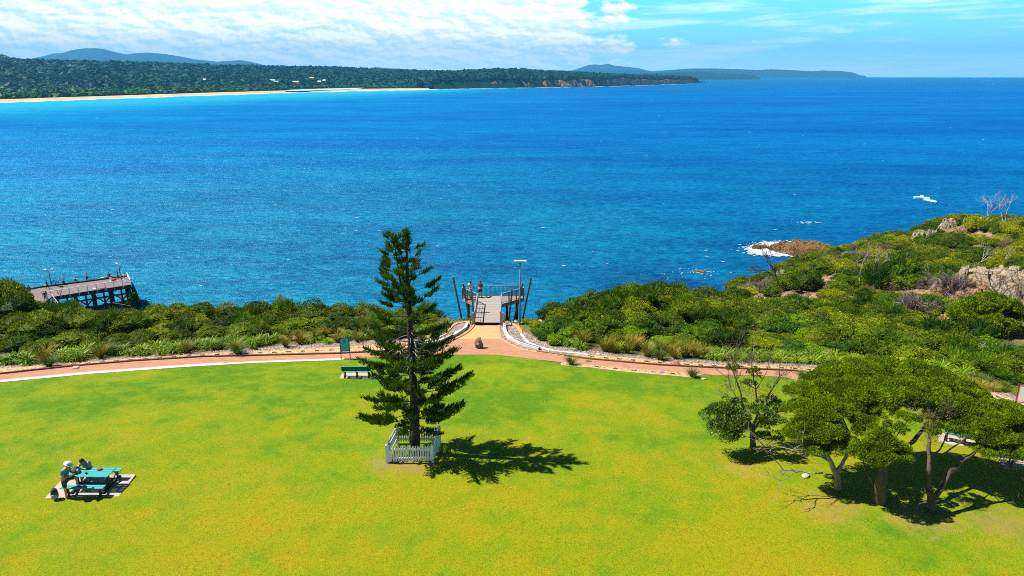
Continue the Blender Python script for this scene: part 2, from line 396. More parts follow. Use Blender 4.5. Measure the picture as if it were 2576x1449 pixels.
def line_p(pts, n):
    pts = np.asarray(pts, float); s = np.concatenate(([0], np.cumsum(np.linalg.norm(np.diff(pts, axis=0), axis=1)))); q = np.linspace(0, s[-1], n)
    u = np.interp(q, s, pts[:, 0]); v = np.interp(q, s, pts[:, 1])
    k = np.array([.25, .5, .25])
    for _ in range(2):
        u[1:-1] = (u[:-2] + 2 * u[1:-1] + u[2:]) / 4; v[1:-1] = (v[:-2] + 2 * v[1:-1] + v[2:]) / 4
    return G(u, v)
def sweep(name, L, w, h, mat, side=0.0, parent=None, **kw):
    """kerb: w wide, h high, following world polyline L"""
    P = np.asarray(L)[:, :2]; t = np.gradient(P, axis=0); t /= np.linalg.norm(t, axis=1)[:, None]; nrm = np.stack([-t[:, 1], t[:, 0]], 1)
    z = T(P[:, 0], P[:, 1]); V = []
    for a, hh in ((-.5, -.1), (-.5, h - .015), (-.42, h), (.42, h), (.5, h - .015), (.5, -.1)):
        V.append(np.concatenate([P + nrm * (a * w + side), (z + hh)[:, None]], 1))
    n = len(P); V = np.concatenate(V); q = [(k * n + i, k * n + i + 1, (k + 1) * n + i + 1, (k + 1) * n + i) for k in range(5) for i in range(n - 1)]
    o = link(name, mk_mesh(name, V, np.array(q), mat), parent); return tag(o, **kw)

# lawn
def lawn_mat():
    m, g, out = new_mat('lawn_grass')
    P = g.add('ShaderNodeNewGeometry').outputs['Position']
    big = g.noise(P, .15, 5, .6, .2); mid = g.noise(P, .8, 6, .7, .1); fine = g.noise(P, 9.0, 4, .7); spk = g.noise(P, 22.0, 2, .6)
    sep = g.add('ShaderNodeSeparateXYZ'); g.l.new(P, sep.inputs[0])
    f = g.math('ADD', g.math('MULTIPLY', big, .62), g.math('MULTIPLY', mid, .5)); f = g.math('SUBTRACT', f, .06)
    f = g.math('ADD', f, g.rng(sep.outputs[1], 24, 46, 0.05, -.09))
    c = g.ramp(f, [(0.38, (0.09, 0.22, 0.001)), (0.47, (0.19, 0.28, 0.001)), (0.57, (0.285, 0.29, 0.001)), (0.70, (0.36, 0.27, 0.004))])
    dry = g.math('MULTIPLY', g.rng(g.noise(P, 4.5, 6, .75), .50, .68), .45)
    c = g.mix(dry, c, (0.38, 0.30, 0.02))
    c = g.mix(g.rng(spk, .46, .60, 0.0, .6), c, g.mix(1.0, c, (.42, .5, .4), 'MULTIPLY')); c = g.mix(g.rng(g.noise(P, 9.0, 3, .7), .50, .66, 0, .55), c, g.mix(1.0, c, (.42, .55, .5), 'MULTIPLY')); c = g.mix(g.rng(g.noise(P, 3.2, 6, .75), .54, .68, 0, .6), c, g.mix(1.0, c, (.55, .68, .6), 'MULTIPLY'))
    dots = g.noise(P, 17.0, 0, .5); c = g.mix(g.rng(dots, .835, .85, 0, .7), c, (.5, .45, .25))
    # worn earth round the fenced tree and under the spreading trees
    def worn(x, y, r, rr, col, c):
        d = g.add('ShaderNodeVectorMath', operation='DISTANCE'); g.l.new(P, d.inputs[0]); d.inputs[1].default_value = (x, y, 0)
        w = g.math('ADD', d.outputs['Value'], g.math('MULTIPLY', g.math('SUBTRACT', g.noise(P, 1.1, 6, .75), .5), rr * 1.6))
        return g.mix(g.math('MULTIPLY', g.rng(w, r, r * .2, 0, .75, True), g.rng(g.noise(P, 3.5, 5, .8), .38, .56, .1, 1.0)), c, col)
    c = worn(-5.9, 28.7, 1.35, 2.6, (.30, .165, .09), c); c = worn(-4.5, 28.3, .9, 2.5, (.30, .18, .07), c); c = worn(-4.8, 29.8, 1.1, 1.5, (.22, .13, .08), c)
    c = worn(13.5, 25.2, 1.9, 2.8, (.36, .22, .05), c); c = worn(17.2, 24.6, 2.2, 3.2, (.33, .20, .07), c); c = worn(20.2, 23.9, 2.0, 3.0, (.28, .19, .06), c); c = worn(11.0, 28.6, 1.4, 2.2, (.36, .24, .05), c)
    b = g.add('ShaderNodeBsdfPrincipled', i_Roughness=.85); g.set(b.inputs['Base Color'], c); b.inputs['Specular IOR Level'].default_value = .12
    h = g.math('ADD', g.math('MULTIPLY', fine, .5), g.noise(P, 30, 3, .7))
    g.l.new(g.bump(h, .9, .05), b.inputs['Normal']); g.l.new(b.outputs[0], out.inputs[0]); return m
EL = line_u(lawn_edge, -400, 2900, 340)
NR = EL.copy(); NR[:, 1] = -20.0
ribbon('lawn', NR, EL, lawn_mat(), .02, 130, kind='structure')

def path_mat(name, c1, c2, mortar, bw=.24, bh=.075, wash=.35):
    m, g, out = new_mat(name)
    P = g.add('ShaderNodeNewGeometry').outputs['Position']
    br = g.add('ShaderNodeTexBrick'); g.l.new(g.mapv(P, (1, 1, 0)), br.inputs['Vector'])
    g.set(br.inputs['Color1'], c1); g.set(br.inputs['Color2'], c2); g.set(br.inputs['Mortar'], mortar)
    br.inputs['Scale'].default_value = 1.0; br.inputs['Brick Width'].default_value = bw; br.inputs['Row Height'].default_value = bh; br.inputs['Mortar Size'].default_value = .006; br.inputs['Bias'].default_value = -.1
    n = g.noise(g.mapv(P, (.35, 1.6, 1)), 1.6, 6, .65)
    c = g.mix(g.rng(n, .35, .7, 0, wash), br.outputs[0], tuple(min(1, q * 1.35 + .05) for q in c1))
    c = g.mix(g.rng(g.noise(P, 1.1, 5, .7), .55, .75, 0, .35), c, tuple(q * .6 for q in c2))
    b = g.add('ShaderNodeBsdfPrincipled', i_Roughness=.8); g.set(b.inputs['Base Color'], c); b.inputs['Specular IOR Level'].default_value = .2
    g.l.new(g.bump(g.noise(P, 40, 3, .6), .3, .01), b.inputs['Normal']); g.l.new(b.outputs[0], out.inputs[0]); return m
def gravel_mat(name, cols, scale=9):
    m, g, out = new_mat(name)
    P = g.add('ShaderNodeNewGeometry').outputs['Position']
    v = g.add('ShaderNodeTexVoronoi', i_Scale=scale); g.l.new(P, v.inputs['Vector'])
    s = g.add('ShaderNodeSeparateColor'); g.l.new(v.outputs['Color'], s.inputs[0])
    n = len(cols); c = g.ramp(s.outputs[0], [((i + .5) / n, q) for i, q in enumerate(cols)], 'CONSTANT')
    c = g.mix(g.rng(g.noise(P, .8, 4, .6), .4, .7, 0, .3), c, cols[-1])
    b = g.add('ShaderNodeBsdfPrincipled', i_Roughness=.85); g.set(b.inputs['Base Color'], c)
    g.l.new(g.bump(v.outputs['Distance'], .9, .05), b.inputs['Normal']); g.l.new(b.outputs[0], out.inputs[0]); return m
brick = path_mat('brick_paving', (.40, .19, .115), (.29, .125, .075), (.34, .22, .15))
apron = path_mat('orange_paving', (.62, .33, .145), (.54, .27, .11), (.43, .25, .13), .3, .1, .2)
grav_y = gravel_mat('yellow_gravel', [(.52, .34, .15), (.40, .21, .08), (.62, .46, .26), (.22, .12, .06), (.46, .29, .13)])
grav_p = gravel_mat('pale_gravel', [(.27, .205, .18), (.18, .13, .11), (.42, .34, .30), (.10, .065, .055), (.22, .16, .135)])
white_c = M_('white_concrete', (.56, .56, .54), .7, .12, 3, .2, world=True)
tan_c = M_('tan_concrete', (.42, .31, .20), .8, .15, 3, .2, world=True)
kerb_m = M_('brown_kerb_brick', (.19, .09, .05), .8, .3, 5, .3, world=True)
orange_k = M_('orange_kerb_brick', (.60, .30, .11), .8, .2, 5, .3, world=True)
us = (-400, 2900)
ribbon('footpath', line_u(path_low, *us, 420), line_u(path_top, *us, 420), brick, .035, 6, kind='structure')
ribbon('gravel_strip', line_u(path_top, -400, 1106, 160), line_u(grav_top, -400, 1106, 160), grav_y, .030, 4, kind='structure')
ribbon('gravel_strip', line_u(path_top, 1348, 2900, 200), line_u(grav_top_r, 1348, 2900, 200), grav_y, .030, 4, kind='structure')
# pale gravel further back from the path
gt2 = [(-400, 955), (0, 921), (300, 898), (677, 872), (846, 862), (960, 855), (1060, 846), (1100, 842)]
gt2r = [(1311, 832), (1340, 845), (1400, 868), (1500, 884), (1691, 901), (1811, 908), (1980, 912), (2250, 932), (2433, 955), (2576, 998), (2900, 1060)]
ribbon('mulch_strip', line_u(grav_top, -400, 1100, 120), line_u(gt2, -400, 1100, 120), grav_p, .026, 4, kind='structure')
ribbon('mulch_strip', line_u(grav_top_r, 1312, 2900, 160), line_u(gt2r, 1312, 2900, 160), grav_p, .026, 4, kind='structure')
# edging between lawn and path
ribbon('lawn_edging', line_u(lawn_edge, -400, 868, 160), line_u(path_low, -400, 868, 160), grav_y, .040, 3, kind='structure')
e1 = line_u([(p[0], p[1] - 1.6) for p in lawn_edge], -400, 866, 160); sweep('lawn_edging', e1, .30, .07, white_c, kind='structure')
e1b = line_u([(p[0], p[1] - 4.6) for p in lawn_edge], -400, 560, 120); sweep('lawn_edging', e1b, .10, .06, white_c, kind='structure')
ribbon('lawn_edging', line_u(lawn_edge, 1412, 1768, 90), line_u(path_low, 1412, 1768, 90), grav_y, .040, 3, kind='structure')
sweep('lawn_edging', line_u([(p[0], p[1] - .8) for p in lawn_edge], 1412, 1766, 90), .16, .055, tan_c, kind='structure')
# kerbs along the far side
sweep('path_kerb', line_u(path_top, -400, 1090, 260), .12, .15, kerb_m, .06, kind='structure')
sweep('path_kerb', line_u(path_top, 1350, 2900, 260), .12, .15, kerb_m, .06, kind='structure')
# apron and the two gravel beds beside it
apL = [(1150, 853.5), (1166, 844), (1181, 833.6), (1191, 822.5), (1195.7, 811)]; apR = [(1262, 853.5), (1257, 845), (1255, 837), (1255.5, 824), (1256.3, 811)]
ribbon('entrance_apron', line_p(apL, 40), line_p(apR, 40), apron, .037, 8, kind='structure')
bLi = [(1040, 880), (1107, 871.5), (1138, 858), (1166, 844), (1181, 833.6), (1191, 822.5), (1195.7, 811)]
bLo = [(1040, 866), (1091, 856.7), (1107, 850), (1120, 842.8), (1125, 835.4), (1134.6, 824.3), (1149.5, 815), (1171.7, 811.4), (1192, 811.4)]
bRi = [(1256.3, 811), (1255, 837), (1260.6, 852), (1281, 867), (1310.6, 880), (1347.6, 887.3), (1380, 891), (1420, 897)]
bRo = [(1260, 811.2), (1279, 813.2), (1299.5, 820.6), (1309.6, 833.6), (1310.6, 841), (1326.6, 862.7), (1358, 876.2), (1399.5, 885.6), (1440, 891)]
ribbon('gravel_bed', line_p(bLi, 70), line_p(bLo, 70), grav_p, .045, 6, kind='structure')
ribbon('gravel_bed', line_p(bRi, 70), line_p(bRo, 70), grav_p, .045, 6, kind='structure')
sweep('bed_edging', line_p(bLi[0:], 90), .16, .11, orange_k, kind='structure')
sweep('bed_edging', line_p(bRi, 90), .16, .09, orange_k, kind='structure')
sweep('bed_edging', line_p(bLo[3:], 60), .30, .12, orange_k, kind='structure')
sweep('bed_edging', line_p(bRo[:5], 60), .30, .12, orange_k, kind='structure')
sweep('bed_edging', line_p(bLo[:4], 40), .20, .12, white_c, kind='structure')
sweep('bed_edging', line_p([(1310.6, 841), (1326.6, 862.7), (1358, 876.2), (1399.5, 885.6), (1462, 892), (1481, 895)], 60), .20, .12, white_c, kind='structure')
inL = line_p([(1176.3, 817), (1174, 823), (1169.8, 829.9), (1143.9, 846.5), (1106.9, 861.4), (1075.8, 868.2), (1048, 872)], 70)
inR = line_p([(1269.8, 817), (1269.5, 828), (1270.8, 837.3), (1276, 847), (1282.8, 854), (1310.6, 866.9), (1356.9, 881)], 70)
o = sweep('low_wall', inL, .24, .26, white_c); tag(o, 'curving white low wall on the gravel bed left of the lookout entrance', 'low wall')
o = sweep('low_wall', inR, .24, .26, white_c); tag(o, 'curving white low wall on the gravel bed right of the lookout entrance, slotted along its top', 'low wall')
mb = MB()
for i in list(range(30, 68, 3)) + [4, 7]:
    p = inR[i]; q = inR[min(i + 1, 69)]; a = math.atan2(q[1] - p[1], q[0] - p[0]); mb.box((p[0], p[1], p[2] + .265), (.22, .1, .02), a)
mb.obj('slot', M_('dark_slot', (.03, .03, .03), .8, 0, 1, 0), o)
# small dark slots in the yellow gravel (drain markers): one strip of them per side
dk = M_('drain_slot', (.09, .06, .04), .8, .1, 3, .1)
def dashes(name, fn, us_, label, group):
    for k, u in enumerate(us_):
        a = G([u - 5, u + 5], [fn(u - 5), fn(u + 5)]); c = a.mean(0); ang = math.atan2(a[1][1] - a[0][1], a[1][0] - a[0][0])
        m = MB().box((0, 0, 0), (.32, .09, .05), 0); o = m.obj(name, dk, None, loc=(c[0], c[1], T(c[0], c[1]) + .06), rz=ang); tag(o, label, 'drain grate', group)
dashes('drain_grate', lambda u: (iv(path_top, u) * .45 + iv(grav_top, u) * .55), list(range(150, 860, 36)), 'short dark slotted drain grate in the yellow gravel beside the left path', 'drain grates in the left gravel strip')
dashes('drain_grate', lambda u: (iv(path_top, u) * .45 + iv(grav_top_r, u) * .55), list(range(1490, 2060, 34)) + [2480, 2510, 2540], 'short dark slotted drain grate in the yellow gravel beside the right path', 'drain grates in the right gravel strip')
dashes('drain_grate', lambda u: (iv(path_low, u) * .5 + iv(lawn_edge, u) * .5), list(range(1500, 1740, 48)), 'short dark drain grate in the gravel between right path and lawn', 'drain grates at the right lawn edge')

# ------------------------------------------------------------------ sea
def sea_mat():
    m, g, out = new_mat('sea_water')
    P = g.add('ShaderNodeNewGeometry').outputs['Position']
    sep = g.add('ShaderNodeSeparateXYZ'); g.l.new(P, sep.inputs[0]); x, y, z = sep.outputs
    dist = g.math('SQRT', g.math('ADD', g.math('MULTIPLY', x, x), g.math('MULTIPLY', y, y)))
    n1 = g.noise(g.mapv(P, (.25, 1, 1), (0, 0, .15)), .011, 5, .6, .6); n2 = g.noise(g.mapv(P, (.3, 1, 1), (0, 0, .1)), .05, 5, .65, .4)
    deep = g.mix(g.rng(x, -250, 260, smooth=True), (0.002, 0.20, 0.46), (0.001, 0.150, 0.40))
    near = g.mix(g.rng(x, -90, 80, smooth=True), (0.006, 0.23, 0.36), (0.001, 0.165, 0.33))
    c = g.mix(g.rng(dist, 120, 520, smooth=True), near, deep)
    c = g.mix(g.rng(dist, 600, 5000, smooth=True), c, (0.001, 0.15, 0.37))
    c = g.mix(g.rng(g.math('ADD', g.math('MULTIPLY', n1, .55), g.math('MULTIPLY', n2, .45)), .40, .60, .0, .75), c, g.mix(1.0, c, (1.0, .52, .78), 'MULTIPLY'))
    # pale shallows along the beach (distance to the shore line x,y) and dark weed over the cove floor
    shore = g.math('SUBTRACT', g.math('ADD', g.math('MULTIPLY', x, -.93), g.math('MULTIPLY', y, .37)), 1160.0)
    shore = g.math('ADD', shore, g.math('MULTIPLY', g.math('SUBTRACT', g.noise(P, .004, 4, .6), .5), 160))
    c = g.mix(g.math('MULTIPLY', g.rng(shore, -430, 0, 0, .8, True), g.rng(x, 200, -200)), c, (0.02, 0.40, 0.55))
    d = g.add('ShaderNodeVectorMath', operation='DISTANCE'); g.l.new(g.mapv(P, (1, .7, 0)), d.inputs[0]); d.inputs[1].default_value = (33, 92, 0)
    w = g.math('ADD', d.outputs['Value'], g.math('MULTIPLY', g.math('SUBTRACT', g.noise(P, .06, 5, .7), .5), 34))
    c = g.mix(g.rng(w, 26, 9, 0, .72, True), c, (.002, .045, .17))
    tq = g.add('ShaderNodeVectorMath', operation='DISTANCE'); g.l.new(g.mapv(P, (.8, .5, 0)), tq.inputs[0]); tq.inputs[1].default_value = (20, 98, 0)
    c = g.mix(g.math('MULTIPLY', g.rng(tq.outputs['Value'], 34, 14, 0, .2, True), g.rng(w, 20, 30)), c, (0.003, .26, .40))
    rip = g.noise(g.mapv(P, (.45, 1, 1), (0, 0, .2)), .75, 5, .7, .5)
    rip2 = g.noise(g.mapv(P, (.4, 1, 1), (0, 0, .1)), .16, 6, .72, .5)
    fade = g.rng(dist, 100, 900, 1.0, .45)
    c = g.mix(g.math('MULTIPLY', g.rng(rip, .54, .40), g.math('MULTIPLY', fade, .85)), c, g.mix(1.0, c, (.3, .42, .62), 'MULTIPLY'))  # shaded ripple faces painted into the water colour, here fine, then broad
    c = g.mix(g.math('MULTIPLY', g.rng(rip2, .54, .40), .5), c, g.mix(1.0, c, (.4, .5, .68), 'MULTIPLY'))
    c = g.mix(g.math('MULTIPLY', g.rng(rip, .60, .76), g.math('MULTIPLY', fade, .30)), c, (.03, .36, .60))  # bright ripple crests painted into the water colour
    df = g.add('ShaderNodeBsdfDiffuse'); g.set(df.inputs[0], c)
    gl = g.add('ShaderNodeBsdfGlossy', i_Roughness=.3); g.set(gl.inputs[0], (.35, .8, 1.0))
    h = g.math('ADD', g.math('MULTIPLY', rip2, 1.0), g.math('MULTIPLY', rip, .35))
    h = g.math('ADD', h, g.math('MULTIPLY', g.noise(g.mapv(P, (.4, 1, 1), (0, 0, .1)), .035, 5, .7), 2.0))
    b = g.bump(h, 1.0, 2.2); g.set(b.node.inputs['Strength'], g.rng(dist, 120, 1600, 1.0, .22)); g.l.new(b, df.inputs['Normal']); g.l.new(b, gl.inputs['Normal'])
    fr = g.add('ShaderNodeFresnel', i_IOR=1.33); g.l.new(b, fr.inputs['Normal'])
    mx = g.add('ShaderNodeMixShader'); g.set(mx.inputs[0], g.math('MINIMUM', g.math('MULTIPLY', fr.outputs[0], .22), .05))
    g.l.new(df.outputs[0], mx.inputs[1]); g.l.new(gl.outputs[0], mx.inputs[2]); g.l.new(mx.outputs[0], out.inputs[0]); return m
rr = np.concatenate([np.linspace(0, 400, 9), np.geomspace(500, 20500, 20)]); na = 48
V = [(r * sin(a), r * cos(a), SEA) for r in rr for a in np.linspace(-pi, pi, na, endpoint=False)]
q = [(i * na + k, (i + 1) * na + k, (i + 1) * na + (k + 1) % na, i * na + (k + 1) % na) for i in range(len(rr) - 1) for k in range(na)]
tag(link('sea', mk_mesh('sea', V, np.array(q), sea_mat())), kind='structure')
# foam: many small flat patches floating on the water
foam_m = M_('foam', (.60, .66, .68), .7, .05, 2, .3)
def foam(name, pts, sizes, stretch=2.2, label=None):
    pts = np.asarray(pts, float); n = len(pts); k = 7
    a = np.linspace(0, 2 * pi, k, endpoint=False)[None, :] + R.rand(n, 1)
    rad = np.asarray(sizes)[:, None] * (.6 + .8 * R.rand(n, k)); rot = R.randn(n, 1) * .25 + .12
    px = np.cos(a) * rad * stretch; py = np.sin(a) * rad
    X = pts[:, :1] + px * np.cos(rot) - py * np.sin(rot); Y = pts[:, 1:2] + px * np.sin(rot) + py * np.cos(rot)
    Z = SEA + .04 + R.rand(n, 1) * .10 + .04 * R.rand(n, k)
    V = np.stack([X, Y, Z], -1).reshape(-1, 3)
    C = np.concatenate([pts[:, :2], Z[:, :1] + .06], 1); V = np.concatenate([V, C]); b = np.arange(n)[:, None] * k
    kk = np.arange(k)[None, :]
    Tt = np.stack([b + kk, b + (kk + 1) % k, np.broadcast_to(n * k + np.arange(n)[:, None], (n, k))], -1).reshape(-1, 3)
    return tag(link(name, mk_mesh(name, V, Tt, foam_m)), kind='stuff', label=label, cat='foam')
# ------------------------------------------------------------------ far coast
def zpix(x, y, v):
    """height at plan position that is seen on picture row v"""
    k = (CY - v) / F; return CAMH + y * (k * cos(PITCH) - sin(PITCH)) / (cos(PITCH) + k * sin(PITCH))
def hill_mat(name, c1, c2, rock=False, sc=.02):
    m, g, out = new_mat(name)
    geo = g.add('ShaderNodeNewGeometry'); P = geo.outputs['Position']
    c = g.mix(g.rng(g.noise(P, sc, 8, .7), .35, .65), c1, c2)
    c = g.mix(g.rng(g.noise(P, sc * 8, 4, .7), .4, .6, 0, .6), c, tuple(q * .4 for q in c1))
    if rock:
        nz = g.add('ShaderNodeSeparateXYZ'); g.l.new(geo.outputs['Normal'], nz.inputs[0])
        r = g.mix(g.rng(g.noise(g.mapv(P, (1, 1, .25)), .10, 8, .75), .38, .62), (.75, .36, .14), (.22, .11, .06))
        sp = g.add('ShaderNodeSeparateXYZ'); g.l.new(P, sp.inputs[0])
        far = g.rng(sp.outputs[0], -200, 900, -.10, .16)
        msk = g.rng(g.math('ADD', g.noise(g.mapv(P, (1, 1, .3)), .035, 6, .65), far), .47, .55)
        c = g.mix(g.math('MULTIPLY', g.rng(nz.outputs[2], .92, .7), msk), c, r)
    b = g.add('ShaderNodeBsdfPrincipled', i_Roughness=.95); g.set(b.inputs['Base Color'], c); b.inputs['Specular IOR Level'].default_value = .05
    g.l.new(g.bump(g.noise(P, sc * 5, 6, .7), 1.0, 6.0), b.inputs['Normal']); g.l.new(b.outputs[0], out.inputs[0]); return m
forest_c = ((.004, .03, .02), (.01, .05, .02))
shore_v = [(-250, 262), (0, 257.5), (150, 252), (300, 247), (500, 240), (700, 233.5), (850, 229.5), (1000, 226), (1150, 223.5), (1300, 221), (1400, 219.5), (1500, 218), (1600, 214.5), (1700, 212), (1752, 209.5), (1775, 207)]
sky_v = [(-250, 118), (-60, 126), (0, 137), (30, 141), (60, 149), (120, 151), (300, 156), (460, 160), (640, 165), (860, 169), (1000, 177), (1150, 179), (1220, 174), (1290, 173), (1400, 180), (1500, 185), (1600, 189), (1680, 192), (1735, 195), (1756, 203), (1775, 206.5)]
cu = np.arange(-802, 1776, 4.0)
P0 = np.array([atZ(u, iv(shore_v, u), SEA) for u in cu]); r0 = np.hypot(P0[:, 0], P0[:, 1]); dirs = P0[:, :2] / r0[:, None]
plain = np.interp(cu, [-250, 0, 400, 700, 860, 960, 1060], [900, 850, 620, 420, 420, 250, 0])
rise = np.interp(cu, [-250, 0, 700, 1200, 1600, 1700, 1775], [1500, 1500, 1500, 1300, 600, 300, 60])
beach = np.interp(cu, [-250, 0, 300, 700, 1000, 1080, 1100], [60, 60, 75, 110, 70, 20, 8])
tt = np.concatenate([np.linspace(0, 1, 12), 1 + np.linspace(0.02, 1, 60), 2 + np.linspace(.03, .5, 8)])
def coast(uq, t):
    """plan position and height of the far land: t 0..1 beach and plain, 1..2 rise to the ridge, 2..2.5 down behind"""
    rr0 = np.interp(uq, cu, r0); dx = np.interp(uq, cu, dirs[:, 0]); dy = np.interp(uq, cu, dirs[:, 1])
    pl = np.interp(uq, cu, plain) + np.interp(uq, cu, beach); ri = np.interp(uq, cu, rise)
    r = rr0 + np.clip(t, 0, 1) * pl + np.clip(t - 1, 0, 1.5) * ri
    x = dx * r; y = dy * r
    # ridge height
    rr = rr0 + pl + ri; zr = zpix(dx * rr, dy * rr, iv(sky_v, uq)) - 9
    s = np.clip(t - 1, 0, 1); sm = s ** .85 * (1.25 - .25 * s)
    ravine = 1 - .30 * np.clip(1 - s, 0, 1) * (fbm(x / 330, y / 330, s=31, o=4) * 1.5 + .5) * (s > 0)
    cl = np.interp(uq, [1040, 1120, 1600, 1735, 1775], [0, 27, 34, 24, 4]) * (.85 + .3 * fbm(x / 70, y / 70, s=3, o=3))
    cliff = np.clip(s / .03, 0, 1) * cl
    base = SEA + np.clip(t * 8, 0, 1) * np.where(uq < 1080, 3.0, 1.0)
    z = base + cliff + (zr - SEA - 3 - cl) * sm * ravine + s * (1 - s) * fbm(x / 140, y / 140, s=12, o=4) * 40 * np.clip(ri / 1000, .1, 1)
    z = z + np.clip(s * 8, 0, 1) * fbm(x / 40, y / 40, s=14, o=2) * 3
    back = np.clip(t - 2, 0, 1); z = np.where(t > 2, zr - back * 120, z)
    # jagged cliff foot
    j = (fbm(x / 60, y / 60, s=77, o=4) * 26 + np.abs(fbm(x / 18, y / 18, s=78, o=3)) * 14) * np.clip((uq - 1060) / 80, 0, 1) * (s < .05)
    return x + dx * j, y + dy * j, z
U, TT = np.meshgrid(cu, tt); X, Y, Z = coast(U, TT)
n1, n2 = U.shape; idx = np.arange(n1 * n2).reshape(n1, n2)
q = np.stack([idx[:-1, :-1], idx[:-1, 1:], idx[1:, 1:], idx[1:, :-1]], -1).reshape(-1, 4)
tag(link('forested_hills', mk_mesh('forested_hills', np.stack([X, Y, Z], -1).reshape(-1, 3), q, hill_mat('forest_floor', *forest_c, rock=True), True)), kind='structure')
# the beach
sand_m = M_('beach_sand', (.62, .40, .23), .9, .12, .02, .1, world=True, col2=(.50, .31, .18))
bu = np.arange(-800, 1085, 5.0); bt = np.linspace(-.02, 1, 7)
P1 = np.array([atZ(u, iv(shore_v, u), SEA) for u in bu]); rb = np.hypot(P1[:, 0], P1[:, 1]); bd = P1[:, :2] / rb[:, None]; bw = np.interp(bu, cu, beach)
wob = fbm(bu / 40, bu * 0, s=4, o=3) * 10
V = np.array([[(bd[i, 0] * (rb[i] - 8 + t * (bw[i] + wob[i])), bd[i, 1] * (rb[i] - 8 + t * (bw[i] + wob[i])), SEA + .05 + 3.6 * np.clip(t * 2, 0, 1)) for i in range(len(bu))] for t in bt])
idx = np.arange(len(bt) * len(bu)).reshape(len(bt), len(bu)); q = np.stack([idx[:-1, :-1], idx[:-1, 1:], idx[1:, 1:], idx[1:, :-1]], -1).reshape(-1, 4)
tag(link('beach', mk_mesh('beach', V.reshape(-1, 3), q, sand_m, True)), kind='structure')
# estuary behind the beach
pe = np.array([G_ for G_ in [atZ(u, v, SEA + 3.9) for u, v in [(716, 229), (730, 226), (800, 223.5), (870, 221.5), (915, 221), (905, 223), (880, 225), (800, 227), (745, 229)]]])
tag(MB().poly(pe[:, :2], SEA + 3.6, SEA + 4.0).obj('estuary', M_('estuary_water', (.40, .50, .58), .7, .1, .01, 0, world=True)), kind='structure')
def farblobs(n, samp, rad, name, mat, seed=3, flat=.62, lab=None, zoff=.45):
    rs = np.random.RandomState(seed)
    ph = (1 + 5 ** .5) / 2
    iv_ = np.array([(-1, ph, 0), (1, ph, 0), (-1, -ph, 0), (1, -ph, 0), (0, -1, ph), (0, 1, ph), (0, -1, -ph), (0, 1, -ph), (ph, 0, -1), (ph, 0, 1), (-ph, 0, -1), (-ph, 0, 1)]) / 1.9
    fi = np.array([(0, 11, 5), (0, 5, 1), (0, 1, 7), (0, 7, 10), (0, 10, 11), (1, 5, 9), (5, 11, 4), (11, 10, 2), (10, 7, 6), (7, 1, 8), (3, 9, 4), (3, 4, 2), (3, 2, 6), (3, 6, 8), (3, 8, 9), (4, 9, 5), (2, 4, 11), (6, 2, 10), (8, 6, 7), (9, 8, 1)])
    x, y, z = samp(rs, n); n = len(x); r = rad(rs, n)
    V = iv_[None] * (1 + .35 * rs.randn(n, 12, 1)) * r[:, None, None]
    V[..., 2] *= flat + .3 * rs.rand(n, 1)
    V = V + np.stack([x, y, z + r * zoff], -1)[:, None]
    Fi = (fi[None] + (np.arange(n) * 12)[:, None, None]).reshape(-1, 3)
    tone = np.repeat(rs.rand(n), 12)
    return tag(link(name, mk_mesh(name, V.reshape(-1, 3), Fi, mat, False, tone)), kind='stuff', label=lab, cat='forest')
far_leaf = leaf_mat('eucalypt_forest', (.001, .028, .024), (.003, .055, .030), (.012, .085, .022), trans=0.0, big=.006, hue=0, spec=.05)
low_leaf = leaf_mat('coastal_woodland', (.008, .055, .012), (.025, .11, .015), (.10, .18, .015), trans=0.0, big=.01, hue=0, spec=.05)
def samp_rise(rs, n):
    u = rs.uniform(-420, 1752, n); t = 1 + rs.rand(n) ** 1.1 * 1.02
    t = np.where(u > 1080, 1 + 48 / np.interp(u, cu, rise) + (t - 1) * (1 - 48 / np.interp(u, cu, rise)), t)
    return coast(u, t)
farblobs(31000, samp_rise, lambda rs, n: 6.5 + 6 * rs.rand(n), 'hill_forest', far_leaf, 5, lab='dense blue-green eucalypt forest covering the hills across the bay')
def samp_plain(rs, n):
    u = rs.uniform(-420, 1060, n); pl = np.interp(u, cu, plain); be = np.interp(u, cu, beach); lo = (be + 6) / (pl + be + 1)
    t = lo + rs.rand(n) * (1.04 - lo); k = ~((u > 712) & (u < 1000) & (rs.rand(n) < .999) & (t < .9)) & (pl > 20)
    return coast(u[k], t[k])
farblobs(12000, samp_plain, lambda rs, n: 3.5 + 4.5 * rs.rand(n), 'beach_woodland', low_leaf, 6, lab='lighter green low woodland behind the far beach')
